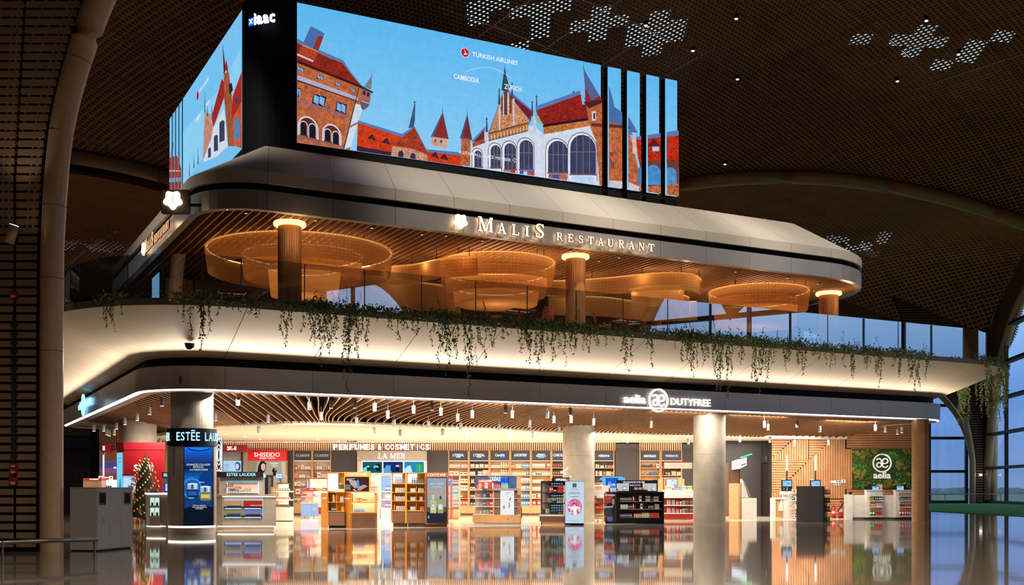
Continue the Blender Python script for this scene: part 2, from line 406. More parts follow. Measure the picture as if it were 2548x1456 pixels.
# ---- arched windows --------------------------------------------------------
M_FRAME = mat('window_frame', (58, 52, 50), .5, .3)
M_TREE = mat('column_slat', (120, 86, 62), .6, var=.1)
def window_far():
    s_ = struct('window_1', 'tall arched window behind the timber corner pillar')
    Y = 105.6
    xs = [18, 22.3, 26.6, 30.9, 35.4, 39.85, 43.4]; zs = [.1, 3.0, 6.18, 9.3, 12.4, 15.6, 18.8]
    def top(x): return min(VB.z(x, 106)-1.0, 8*(max(.001, 43.9-x)/1.4)**.3)
    for i in range(len(xs)-1):
        for j in range(len(zs)-1):
            zt = min(zs[j+1], top(xs[i])+.3)
            if zt-zs[j] < .4: continue
            MB().bx(xs[i]+.05, xs[i+1]-.05, Y, Y+.03, zs[j]+.05, zt-.05).build('pane', M_WIN, s_)
    for x in xs: MB().bx(x-.11, x+.11, Y-.2, Y+.15, 0, top(x)+.1).build('mullion', M_FRAME, s_)
    for z in zs: MB().bx(18, 43.4, Y-.25, Y+.15, z-.13, z+.13).build('transom', M_FRAME, s_)
    MB().bx(-22, 18, Y, Y+.3, 0, 22).build('end_wall', M_WALL, s_)
    xa = [18+i for i in range(22)]+[40.5, 41.3, 42, 42.5, 42.9, 43.3, 43.6, 43.8, 43.9]
    MB().grid([[(x, Y-.5, top(x)) for x in xa], [(x, Y-.5, 24) for x in xa]]).build('spandrel', M_TREE, s_); MB().tube([(x, Y-.6, top(x)) for x in xa], .3, 8).build('arch_tube', M_BEAM, s_, smooth=True)
window_far()
# right-hand wall of arched windows, coming toward the viewer
RW = [(45.6, 105), (38.2, 62), (38.2, 47), (38.2, 18), (38.2, 3), (38.2, -25)]
def arch_window(n, A_, B_, ztop, label, mull=6):
    A_ = Vector((*A_, 0)); B_ = Vector((*B_, 0)); d = B_-A_; Ln = d.length; d.normalize(); nrm = Vector((-d.y, d.x, 0))
    s_ = struct('window_%d' % n, label)
    ex = 2.6 if n == 2 else 3.6
    def zc(t): a = abs(2*t/Ln-1); return ztop*math.sqrt(max(0, 1-a**ex))
    # glazing as panes between mullions and transoms
    step = Ln/mull
    tz = 3.1 if n == 2 else 6.2; zs = [.15+tz*i for i in range(int(ztop/tz)+2)]
    for i in range(mull):
        t0, t1 = i*step+.06, (i+1)*step-.06
        for j in range(len(zs)-1):
            top0, top1 = zc(t0), zc(t1)
            z0 = zs[j]+.05; z1 = zs[j+1]-.05
            if max(top0, top1) < z0+.2: continue
            p = [A_+d*t0+ZUP*z0, A_+d*t1+ZUP*z0, A_+d*t1+ZUP*min(z1, max(top1, z0+.01)), A_+d*t0+ZUP*min(z1, max(top0, z0+.01))]
            MB().quad(p).build('pane', M_WIN, s_)
    for i in range(1, mull):
        p = A_+d*(i*step); MB().obx(p+ZUP*zc(i*step)/2, .2, .3, zc(i*step), math.atan2(d.y, d.x)).build('mullion', M_FRAME, s_)
    for z in zs:
        if z > ztop-.3: continue
        a = (1-(z/ztop)**2)**(1/ex); t0 = Ln*(1-a)/2; t1 = Ln-t0
        p = A_+d*(t0+t1)/2; MB().obx(p+ZUP*z, t1-t0, .7, .24, math.atan2(d.y, d.x)).build('transom', M_FRAME, s_)
    # arch tube and the wall above it
    pts = []
    for i in range(41):
        a = PI*i/40; tt = Ln/2*(1-math.copysign(abs(math.cos(a))**.85, math.cos(a)))
        pts.append(A_+d*tt+ZUP*max(0, zc(tt)) - nrm*0)
    MB().tube(pts, .42, 8).build('arch_tube', M_BEAM, s_, smooth=True)
    rows = [[p for p in pts], [Vector((p.x, p.y, 26)) for p in pts]]
    MB().grid(rows).build('spandrel', M_TREE, s_)
arch_window(2, (44.6, 103.6), RW[1], 19.0, 'nearest arched window at the right edge', 7)
arch_window(3, RW[1], RW[2], 13.5, 'right wall arched window beside the turf', 3)
arch_window(4, RW[2], RW[3], 18.5, 'right wall arched window opposite the shop', 3)
arch_window(5, RW[4], RW[5], 19.0, 'right wall arched window behind the viewer', 3)
for (a, b) in ((3, 18), (-30, -25)): MB().bx(38.2, 38.5, a, b, 0, 26).build('wall_pier', M_WALL)['kind'] = 'structure'
# far tree column between window 1 and window 2
def tree_column_far():
    t = thing('tree_column', 'slatted tree column between the two arched windows', 'column', (44.0, 103.2, 0))
    PL = [(0, .62), (4, .62), (6, .9), (8, 1.3), (10, 2.6), (12, 4.5), (15, 7), (20, 9)]; PR = [(0, .62), (7, .7), (9.1, .95), (12.3, 1.3), (15.7, 2.9), (20, 4)]
    yo_ = lambda z: -max(0, z-6)*.05
    mb = MB(); z = .1
    while z < 19.8:
        mb.bx(-lerp_list(PL, z), -.05, yo_(z)-.06, yo_(z), z, z+.15); mb.bx(.05, lerp_list(PR, z), yo_(z)-.06, yo_(z), z, z+.15); z += .235
    mb.build('slat_rows', M_TREE, t)['kind'] = 'stuff'
    zz = [0, 4, 6, 8, 9.1, 10, 12.3, 15, 20]
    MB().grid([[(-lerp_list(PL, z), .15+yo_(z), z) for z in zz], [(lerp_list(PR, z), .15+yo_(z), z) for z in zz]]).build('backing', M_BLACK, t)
    for s, P in ((-1, PL), (1, PR)): MB().tube([(s*(lerp_list(P, z)+.36), 0, z) for z in (0, 2, 4, 5, 6, 7, 8)], .3, 10).build('edge_tube', M_BEAM, t, smooth=True)
    o = MB().lathe(0, 0, [(.0, 0), (.14, .02), (.14, .16), (.02, .2)], 12).build('spot_head', emit('spot_glow', (255, 245, 230), 4), t, loc=(-.35, -.3, 2.55))
tree_column_far()
# low barrier rail along the windows
tr = thing('barrier_rail', 'low steel barrier rail in front of the arched windows', 'rail', (30, 99.5, 0))
MB().tube([(-6, 0, .85), (14, 0, .85)], .05, 6).build('top_rail', M_STEEL, tr)
for i in range(9): MB().cyl(-6+2.5*i, 0, 0, .85, .03, n=6).build('post', M_STEEL, tr)

# ---- near tree column at the left edge -------------------------------------
def tree_column_near():
    Y = 24.3; sc_ = Y/F
    t = thing('tree_column', 'large slatted tree column with smooth edge tube at the left edge', 'column', (gx(128, Y), Y, 0))
    ox = gx(128, Y)
    cl = [(1374, 128, 28), (1200, 128, 28), (1000, 128, 28), (800, 128.5, 28), (620, 130, 28), (480, 137, 28.5), (400, 144, 28.5), (330, 152, 29), (250, 168, 30), (165, 191, 31), (80, 218, 33), (0, 248, 35), (-90, 288, 37), (-200, 345, 40)]
    def interp(y, k):
        for a, b in zip(cl, cl[1:]):
            if b[0] <= y <= a[0]: return a[k]+(b[k]-a[k])*(a[0]-y)/(a[0]-b[0])
        return cl[-1][k]
    segs = [(1374, 875), (875, 695), (695, 515), (515, 330), (330, 150), (150, -200)]
    for (a, b) in segs:
        ys = [a-1.2*(a < 1374)]+[y for y in range(int(a)-25, int(b), -25)]+[b]
        pts = [(gx(interp(y, 1), Y)-ox, 0, gz(y, Y)) for y in ys]
        MB().tube(pts, [interp(y, 2)*sc_ for y in ys], 20, cap=False).build('edge_tube', M_BEAM, t, smooth=True)
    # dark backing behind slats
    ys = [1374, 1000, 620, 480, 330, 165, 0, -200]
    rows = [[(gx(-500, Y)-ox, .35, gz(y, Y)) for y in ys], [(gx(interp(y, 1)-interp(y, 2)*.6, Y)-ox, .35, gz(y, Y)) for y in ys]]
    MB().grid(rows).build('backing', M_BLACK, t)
    def seam(y): return 35 if y > 450 else 35+(450-y)*.058
    y = 1362; k = 0; cache = {}
    while y > -150:
        z0, z1 = gz(y, Y), gz(y-15, Y); e_ = interp(y-8, 1)-interp(y-8, 2)-13
        sm = seam(y)
        for (a, b) in ((-70, sm-4), (sm+4, e_)):
            mb = MB(); x0, x1 = gx(a, Y)-ox, gx(b, Y)-ox
            if y < 590:       # upper panels are a grid: slat plus short uprights
                mb.bx(x0, x1, .02, .07, z0, z1)
                for q in range(1, int((b-a)/32)+1):
                    xx = gx(b-q*31+6, Y)-ox
                    if xx > x0+.03: mb.bx(xx-.02, xx+.02, .03, .30, z1, z1+.06)
                mb.bx(x1-.12, x1-.06, .03, .30, z1, z1+.06)
            else: mb.bx(x0, x1, .02, .07, z0, z1)
            mb.build('slat', M_TAN, t)
        y -= 21.7; k += 1
    # service parts fixed on the seam
    for (yy, h) in ((735, 18), (1158, 12), (1172, 14), (1198, 20)):
        o = MB().bx(-.075, .075, -.08, .02, 0, h*sc_).bx(-.05, .05, -.085, -.07, h*sc_*.12, h*sc_*.45, mi=1).build('call_point', [plain((170, 30, 24)), plain((220, 200, 195))], t, loc=(gx(36, Y)-ox, 0, gz(yy+h/2, Y)))
    cond = MB().bx(-.03, .03, -.02, .02, 0, gz(790, Y)-gz(1150, Y)).build('conduit', plain((70, 74, 84), .4, .5), t, loc=(gx(35, Y)-ox, 0, gz(1150, Y)))
    for q in range(17):
        MB().bx(-.07, .07, -.03, .03, 0, .05).build('clip', plain((70, 74, 84), .4, .5), t, loc=(gx(36, Y)-ox, 0, gz(812+21.7*q, Y)))
    return t
tree_column_near()
Yf = 24.0
fl = thing('uplight', 'tan cylindrical uplight tilted on the left column', 'lamp', (gx(41, Yf), Yf-.25, gz(612, Yf)))
MB().tube([(-.05, 0, 0), (.06, 0, .38)], .105, 14).build('housing', M_BEAM, fl, smooth=True)
MB().tube([(.058, 0, .375), (.062, 0, .39)], .095, 14).build('lens', emit('uplight_lens', (255, 244, 224), 6), fl)
MB().bx(-.03, .03, .05, .3, .1, .2).build('bracket', M_DARKMET, fl)
spot('uplight_beam', (gx(41, Yf), Yf-.3, gz(560, Yf)), 60, SOFTW, 1.2, .7, rot=(PI, 0, 0))
rl = thing('barrier_rail', 'low steel barrier rail in front of the left column', 'rail', (-8.6, 21.3, 0))
MB().tube([(-3.0, -1.0, gz(1351, 20.5)), (-1.1, -.35, gz(1351, 20.9)), (-.3, .35, gz(1345, 21.6)), (.15, 1.2, gz(1342, 22.6))], .045, 8).build('top_rail', M_STEEL, rl, smooth=True)
for (x, y) in ((-1.06, -.35), (-2.7, -.9), (.12, 1.15)): MB().cyl(x, y, 0, .41, .022, n=8).build('post', M_STEEL, rl)

# ---- recessed downlights of the vault (small lit discs) ----------------------
dl = MB().lathe(0, 0, [(.0, 0), (.08, 0), (.08, .05), (.06, .35), (.0, .35)], 12, cap=False).mesh('vault_downlight', emit('vault_lamp', (255, 240, 220), 2.5))
dlc = MB().lathe(0, 0, [(.1, .03), (.1, .4)], 12, cap=False).mesh('casing', M_DARKMET)
ORD = 'first second third fourth fifth sixth seventh eighth ninth tenth eleventh twelfth thirteenth fourteenth fifteenth sixteenth seventeenth eighteenth nineteenth twentieth'.split()
def ordn(i):
    tens = {2: 'twenty', 3: 'thirty', 4: 'forty', 5: 'fifty', 6: 'sixty'}
    if i <= 20: return ORD[i-1]
    return (tens[i//10]+'-'+ORD[i % 10-1]) if i % 10 else {3: 'thirtieth', 4: 'fortieth', 5: 'fiftieth', 6: 'sixtieth'}[i//10]
def rank(keys): return {k: ordn(i+1) for i, k in enumerate(sorted(keys))}
VORD = rank([1724, 1832, 1835, 2233, 2305, 2385, 1607, 1804])
for (px, py, vt) in ((1724, 123, VA), (1832, 43, VA), (1835, 194, VA), (2233, 199, VA), (2305, 48, VA), (2385, 132, VA), (1607, 60, VA), (1804, 406, VA)):
    # march the view ray to the vault
    for Yq in np.arange(vt.y0, vt.y1, .05):
        p = at(px, py, float(Yq))
        if p.z >= vt.z(p.x, p.y)-.12 and vt.x0 < p.x < vt.x1 and (Yq > vt.y0+.3): break
    side = 'left of the tall screen' if px < 600 else 'right of the tall screen'
    o = link('downlight', dl, None, (p.x, p.y, p.z-.1)); tag(o, 'tiny lit downlight in the dark vault, %s from left, %s' % (VORD[px], side), 'downlight', 'vault downlights')
    link('casing', dlc, o)

# ---- dark shuttered unit in the far left background --------------------------
Yb = 62
sh = thing('shuttered_shop', 'dark purple shuttered shopfront far behind the grey bin', 'shopfront', (gx(205, Yb), Yb, 0))
w2 = gx(250, Yb)-gx(160, Yb)
MB().bx(-w2*.95, w2*.8, 0, .3, 0, gz(1116, Yb)).build('hoarding', mat('purple_hoarding', (52, 28, 48), .5), sh)
MB().bx(-w2*.95, w2*.8, -.3, .3, gz(1116, Yb), gz(1085, Yb)).build('header', plain((34, 34, 52)), sh)
MB().bx(-w2*.95, w2*.8, -.4, .3, gz(1085, Yb), 5.6).build('fascia', M_OAKD, sh)
for (px, py, r) in ((208, 1187, .5), (198, 1190, .38), (229, 1176, .28), (217, 1188, .34)):
    MB().tube([(gx(px, Yb)-gx(205, Yb)+r*.62*math.cos(a*PI/10), -.02, gz(py, Yb)+r*math.sin(a*PI/10)) for a in range(20)], .03, 5, closed=True).build('ring_motif', plain((96, 84, 84)), sh)
for (dx, dz) in ((0, 0), (.16, .05), (.02, -.16), (.1, .14)):
    MB().lathe(0, 0, [(.0, 0), (.1, .01), (.0, .02)], 8).build('flower_motif', plain((120, 110, 120)), sh, loc=(gx(174, Yb)-gx(205, Yb)+dx, -.02, gz(1134, Yb)+dz))

# ---- land outside ------------------------------------------------------------
M_LAND = mat('airfield_grass', (96, 104, 84), .95, var=.25, vscale=.02)
tag(MB().bx(-200, 900, 107, 1500, -1.4, -1.0).build('ground_outside', M_LAND), 'flat airfield land outside the windows', kind='structure')
tag(MB().bx(45.9, 900, -300, 107, -1.4, -1.0).build('ground_side', M_LAND), 'flat apron land beside the terminal', kind='structure')
M_BUSH = mat('hazed_foliage', (84, 98, 104), .95, var=.3, vscale=.3)  # distance haze mixed into the foliage colour
rnd = random.Random(3)
def blob(r, sx, sz, seed):
    rr = random.Random(seed); mb = MB(); rows = []
    for i in range(7):
        a = PI/2*i/6; rows.append([(math.cos(b)*math.cos(a)*sx*(1+rr.uniform(-.12, .12)), math.sin(b)*math.cos(a)*sx*.6, math.sin(a)*sz*(1+rr.uniform(-.15, .15))) for b in [2*PI*k/12 for k in range(12)]])
    mb.grid(rows, closed=True); return mb.mesh('far_tree', M_BUSH, True)
blobs = [blob(1, 9, 5, 1), blob(1, 12, 6.5, 2), blob(1, 7, 7.5, 3)]
for i in range(26):
    Y = 460+(i % 9)*30; px = 2300+i*10
    o = link('far_tree', blobs[i % 3], None, (gx(px, Y), Y, -1.2)); o.scale = (1, 1, rnd.uniform(.25, .42))
    tag(o, 'hazy distant tree on the horizon, %s from the left beyond the windows' % ordn(i+1), 'tree', 'distant trees beyond the windows')
# ================================================================== THE TWO-STOREY BUILDING
LOW = (5.65, 39.4, 32.87, 57.0, 2.2)
UPP = (7.4, 37.0, 33.9, 54.0, (2.0, 4.2))
SPL = (11, 7, 3, 7); NC = 10
def stations(R, o, spl=SPL, nc=NC):
    u0, u1, v0, v1, r = R; u0 -= o; u1 += o; v0 -= o; v1 += o; r, q = (r if isinstance(r, tuple) else (r, r)); r = max(r+o, .15); q = max(q+o, .15)
    out = []
    def line(a, b, n):
        for i in range(n): out.append((a[0]+(b[0]-a[0])*i/n, a[1]+(b[1]-a[1])*i/n))
    def arc(c, a0, r):
        for i in range(nc): a = a0+PI/2*i/nc; out.append((c[0]+r*math.cos(a), c[1]+r*math.sin(a)))
    line((u0+r, v0), (u1-q, v0), spl[0]); arc((u1-q, v0+q), -PI/2, q)
    line((u1, v0+q), (u1, v1-q), spl[1]); arc((u1-q, v1-q), 0, q)
    line((u1-q, v1), (u0+r, v1), spl[2]); arc((u0+r, v1-r), PI/2, r)
    line((u0, v1-r), (u0, v0+r), spl[3]); arc((u0+r, v0+r), PI, r)
    return out
NST = sum(SPL)+4*NC
def spans():
    """station ranges of the separate cladding panels: one per straight split, one per corner"""
    r = []; k = 0
    for n in SPL:
        for i in range(n): r.append((k+i, k+i+1))
        k += n; r.append((k, k+NC)); k += NC
    return r
def sweep_panels(R, prof, name, mat_, parent, gap=.012, smooth=False):
    """closed profile [(offset, z)...] swept round the plan, split into panels with open joints"""
    loops = [stations(R, o) for o, z in prof]; n = len(prof)
    for (a, b) in spans():
        mb = MB(); rows = []
        for i in range(a, b+1):
            row = []
            for (lp, (o, z)) in zip(loops, prof):
                p = Vector(lp[i % NST]); 
                if i == a: q = Vector(lp[(i+1) % NST]); p = p+(q-p).normalized()*gap/2
                if i == b: q = Vector(lp[(i-1) % NST]); p = p+(q-p).normalized()*gap/2
                row.append(BL(p.x, p.y, z))
            rows.append(row)
        mb.grid(rows, closed=True)
        m = len(rows); mb.f.append(tuple(range(n))[::-1]); mb.f.append(tuple((m-1)*n+k for k in range(n))); mb.m += [0, 0]; mb.c += [None, None]
        mb.build(name, mat_, parent)
def sweep_ring(R, prof, mat_, name, parent, closed_prof=True, st=None):
    loops = [stations(R, o) for o, z in prof]; mb = MB(); rows = []
    rng = range(NST+1) if st is None else range(st[0], st[1]+1)
    for i in rng: rows.append([BL(lp[i % NST][0], lp[i % NST][1], z) for lp, (o, z) in zip(loops, prof)])
    mb.grid(rows, closed=closed_prof)
    return mb.build(name, mat_, parent)
def disc(R, o, z0, z1, mat_, name, parent):
    return MB().prism([(BL(u, v).x, BL(u, v).y) for u, v in stations(R, o)], z0, z1).build(name, mat_, parent)

# ---- lower fascia, light line, black recess, flared balcony soffit ------------
fas = struct('trim_1', 'grey satin metal fascia band above the shop')
sweep_panels(LOW, [(0, 4.32), (0, 5.0), (-.3, 5.0), (-.3, 4.32)], 'panel', M_ALU, fas)
led = struct('trim_2', 'continuous white light line under the shop fascia')
sweep_ring(LOW, [(-.05, 4.318), (-.11, 4.318), (-.11, 4.29), (-.05, 4.29)], M_LEDW, 'light_line', led)
sweep_ring(LOW, [(-.13, 4.318), (-.45, 4.318), (-.45, 4.26), (-.13, 4.26)], M_ALU, 'inner_trim', led)
rec = struct('trim_3', 'black recessed band under the white balcony')
sweep_ring(LOW, [(-.28, 4.98), (-.28, 5.30), (-.5, 5.30), (-.5, 4.98)], M_BLACK, 'recess_band', rec)
bal = struct('balcony', 'cream flared balcony soffit with grey rim')
prof = []
for i in range(7):
    t = i/6; prof.append((-.25+2.75*t, 5.27+1.10*(t**1.12)))
prof += [(2.5, 6.42), (-.2, 5.36)]
sweep_panels(LOW, prof, 'panel', M_CREAM, bal, .02)
sweep_panels(LOW, [(2.5, 6.38), (2.53, 6.56), (2.40, 6.56), (2.30, 6.42)], 'rim', M_RIM, bal, .004)
sweep_ring(LOW, [(2.41, 6.50), (1.75, 6.50), (1.75, 6.44), (2.36, 6.44)], mat('planter_soil', (44, 36, 28), .95, var=.3, vscale=9, bump=.4), 'planter_soil', bal)
floor2 = tag(disc(LOW, 1.8, 6.36, 6.46, mat('terrace_floor', (92, 74, 58), .4), 'floor_restaurant', None), 'restaurant terrace floor slab', kind='structure')

# uplights hidden on the fascia top wash the soffit
_us = stations(LOW, .12)
for i in list(range(0, 28))+list(range(NST-NC-7, NST)):
    a, b = _us[i], _us[(i+1) % NST]; c = BL((a[0]+b[0])/2, (a[1]+b[1])/2, 5.04); d = BL(b[0], b[1])-BL(a[0], a[1])
    o = area('soffit_uplight', c, d.length, .12, 13.5*d.length, (1, .89, .76), (-(PI/2+.42), 0, math.atan2(d.y, d.x))); o.data.spread = 1.9

# ---- balustrade: one pane after another --------------------------------------
bs = thing('glass_balustrade', 'frameless clear glass balustrade round the planted balcony', 'balustrade', BL(LOW[0], LOW[2]-1.85, 6.46))
base = bs.location
def pane_strip(pts, z0, z1):
    mb = MB(); rows = [[(p.x-base.x, p.y-base.y, z-base.z) for z in (z0, z1)] for p in pts]
    mb.grid(rows); return mb
R2 = (LOW[0]-1.85, LOW[1]+1.85, LOW[2]-1.85, LOW[3]+1.85, LOW[4]+1.85)
stt = [Vector((BL(u, v).x, BL(u, v).y, 0)) for u, v in stations(R2, 0, (16, 9, 3, 9), 6)]
nst = len(stt); seq = []
k = 0
for n in (16, 9, 3, 9):
    for i in range(n): seq.append((k+i, k+i+1))
    k += n
    seq += [(k+i, k+i+1) for i in range(6)] if n != 3 else [(k, k+3), (k+3, k+6)]
    k += 6
M_JOINT = plain((60, 66, 66), .3)
M_EDGE = plain((24, 26, 26), .4)
for q, (a, b) in enumerate(seq):
    if 31 < q < 36 : continue
    pts = [stt[i % nst].copy() for i in range(a, b+1)]
    d = (pts[1]-pts[0]).normalized(); pts[0] = pts[0]+d*.012
    d = (pts[-2]-pts[-1]).normalized(); pts[-1] = pts[-1]+d*.012
    g = pane_strip(pts, 6.46, 7.90).build('glass_pane', M_GLASS, bs)
    p = stt[a % nst]
    wide = (q in (9, 11, 13, 15))
    MB().bx(-.012 if not wide else -.05, .012 if not wide else .05, -.012, .012, 0, 1.42).build('joint', M_JOINT if not wide else M_EDGE, bs, loc=(p.x-base.x, p.y-base.y, 0), rz=ANG)

# ---- upper storey: fascia, recess, ledge, bevelled roof -----------------------
uf = struct('trim_4', 'grey satin metal fascia band carrying the restaurant sign')
sweep_panels(UPP, [(0, 10.04), (0, 10.65), (-.25, 10.65), (-.25, 10.04)], 'panel', M_ALU, uf)
ur = struct('trim_5', 'black tiled recess band under the restaurant roof')
sweep_panels(UPP, [(-.10, 10.63), (-.10, 10.90), (-.3, 10.90), (-.3, 10.63)], 'tile', M_BLACK, ur)
roof = struct('roof', 'pale bevelled roof of the restaurant')
sweep_panels(UPP, [(.02, 10.87), (.02, 11.24), (-2.62, 12.86), (-2.62, 12.7), (-.3, 10.95), (-.2, 10.87)], 'panel', M_BEVEL, roof, .012)
disc(UPP, -2.6, 12.70, 12.80, M_BLK, 'roof_top', roof)
cb = tag(disc(UPP, -.3, 10.36, 10.55, mat('dark_ceiling_board', (52, 34, 22), .8), 'ceiling_restaurant', None), 'restaurant ceiling with parallel timber slats', kind='structure')
du = .262
nu = int((UPP[1]-UPP[0]-1.2)/du)
cl_me = None
for i in range(nu):
    u = UPP[0]+.6+i*du
    ins = 0.3
    if u < UPP[0]+2: ins = .25+2-math.sqrt(max(0, 4-(UPP[0]+2-u)**2))
    if u > UPP[1]-4.2: ins = .25+4.2-math.sqrt(max(0, 17.64-(u-UPP[1]+4.2)**2))
    p0, p1 = BL(u, UPP[2]+ins, 0), BL(u, 52.5, 0)
    c = (p0+p1)/2
    MB().obx((0, 0, 0), .055, (p1-p0).length, .26).build('slat', M_OAK, cb, loc=(c.x, c.y, 10.20), rz=ANG)

# ---- restaurant back wall and side walls ------------------------------------
wb = struct('wall_restaurant', 'brown timber back wall of the restaurant')
def wallseg(u0, v0, u1, v1, z0, z1, th, m, name, parent):
    a, b = BL(u0, v0), BL(u1, v1); c = (a+b)/2; d = b-a
    return MB().obx((0, 0, 0), d.length, th, z1-z0).build(name, m, parent, loc=(c.x, c.y, (z0+z1)/2), rz=math.atan2(d.y, d.x))
wallseg(9.9, 47, 36, 47, 7.05, 10.3, .2, mat('walnut_wall', (84, 54, 34), .6, var=.2, stretch=(6, 6, .4)), 'back_panelling', wb)
wallseg(35.6, 38.6, 35.6, 47, 7.05, 10.3, .2, mat('walnut_wall', (84, 54, 34)), 'side_panelling', wb)
# timber slat screen standing in front of the back wall
scn = thing('slat_screen', 'timber slat screen standing behind the restaurant tables', 'screen', BL(10.2, 45.8, 7.05), ANG)
for i in range(94):
    MB().bx(.05+i*.26, .05+i*.26+.06, -.05, .05, 0, 2.0 if i < 30 else 1.1).build('slat', M_OAK, scn)
MB().bx(0, 24.5, -.06, .06, .02, .1).build('base_rail', M_OAKD, scn)
fw = thing('fluted_pier', 'fluted timber pier beside the portrait screen on the upper left', 'pier', BL(9.25, 46.8, 7.05), ANG)
pw = 1.1
for i in range(14): MB().cyl(-pw/2+pw*(i+.5)/14, -.02, 0, 2.98, .055, n=8).build('flute', M_OAK, fw)
MB().bx(-pw/2, pw/2, 0, .6, 0, 2.98).build('core', M_OAKD, fw)

# ---- restaurant columns -------------------------------------------------------
def rest_col(px, v, dia, label):
    p = on_v(px, 700, v); t = thing('fluted_column', label, 'column', (p.x, p.y, 7.05), group='fluted restaurant columns')
    n = 34; r = dia/2; pts = []
    for i in range(n*2):
        a = 2*PI*i/(n*2); rr = r if i % 2 else r*.955
        pts.append((rr*math.cos(a), rr*math.sin(a)))
    MB().prism(pts, 0, 2.82).build('shaft', wood('column_oak', (170, 112, 62), .45, (8, 8, .4)), t)
    MB().lathe(0, 0, [(r*.8, 2.80), (r+.13, 2.84), (r+.15, 2.90), (r+.13, 2.96), (r*.8, 2.97)], 28).build('light_collar', emit('collar_glow', (255, 206, 130), 2.6), t, smooth=True)
    point('column_fill', (p.x+U.x*0-V.x*(r+.75), p.y-V.y*(r+.75), 7.05+2.45), 26, WARM, .3)  # unseen fill added in front to brighten the shaft
rest_col(721, 35.0, .76, 'fluted timber restaurant column nearest the corner, with glowing collar')
rest_col(1432, 35.0, .74, 'fluted timber restaurant column below the long lit sign')
rest_col(2062, 36.4, .84, 'fluted timber restaurant column at the right end of the terrace')
p_ = on_v(1203-200, 700, 44.5)
tk = thing('timber_pier', 'square walnut pier behind the first lattice lamp', 'pier', (on_v(965, 700, 43).x, on_v(965, 700, 43).y, 7.05), ANG)
MB().bx(-.55, .55, -.3, .3, 0, 2.98).build('shaft', M_OAKD, tk); MB().bx(-.6, .6, -.35, .35, 0, .12).build('plinth', M_OAKD, tk)
# ================================================================== TEXT, GLYPHS AND FLAT PRINTS
_tc = {}
def text_mesh(s, bold=0.0, ext=.5, spacing=1.0):
    """text as mesh, x to the right, z up, facing -y, cap height 1, left edge at 0 -> (vertices, faces, width, height)"""
    k = (s, bold, ext, spacing)
    if k in _tc: return _tc[k]
    cu = bpy.data.curves.new('lettering', 'FONT'); cu.body = s; cu.size = 1.0; cu.resolution_u = 2; cu.offset = bold; cu.space_character = spacing
    ob = bpy.data.objects.new('lettering', cu); COL.objects.link(ob)
    dg = bpy.context.evaluated_depsgraph_get(); dg.update()
    me = bpy.data.meshes.new_from_object(ob.evaluated_get(dg))
    vs = [(v.co.x, v.co.y) for v in me.vertices]; fs = [tuple(p.vertices) for p in me.polygons]
    bpy.data.objects.remove(ob); bpy.data.curves.remove(cu); bpy.data.meshes.remove(me)
    x0 = min(v[0] for v in vs); x1 = max(v[0] for v in vs); y0 = min(v[1] for v in vs); y1 = max(v[1] for v in vs)
    vs = [((x-x0)/(x1-x0), (y-y0)/(y1-y0)) for x, y in vs]
    _tc[k] = (vs, fs); return _tc[k]
def text_mb(s, w, h, depth=.02, bold=0.0, mb=None, ox=0, oz=0, oy=0, mi=0, spacing=1.0, col=None):
    """lettering fitted to a w x h box whose lower left corner is (ox, oz); front face at y = oy - depth"""
    vs, fs = text_mesh(s, bold, .5, spacing); mb = mb or MB()
    n = len(vs); fr = [(ox+x*w, oy-depth, oz+z*h) for x, z in vs]
    mb.add(fr, fs, mi, col)
    if depth > .004:
        edge = {}
        for f in fs:
            for a, b in zip(f, f[1:]+f[:1]): edge[(a, b)] = edge.get((a, b), 0)+1
        bk = [(ox+x*w, oy, oz+z*h) for x, z in vs]; base = len(mb.v); mb.v += fr+bk
        for (a, b) in edge:
            if (b, a) not in edge: mb.f.append((base+a, base+n+a, base+n+b, base+b)); mb.m.append(mi); mb.c.append(col)
    return mb
TH, TN, SF = .17, .07, .06
def G(*st): return st
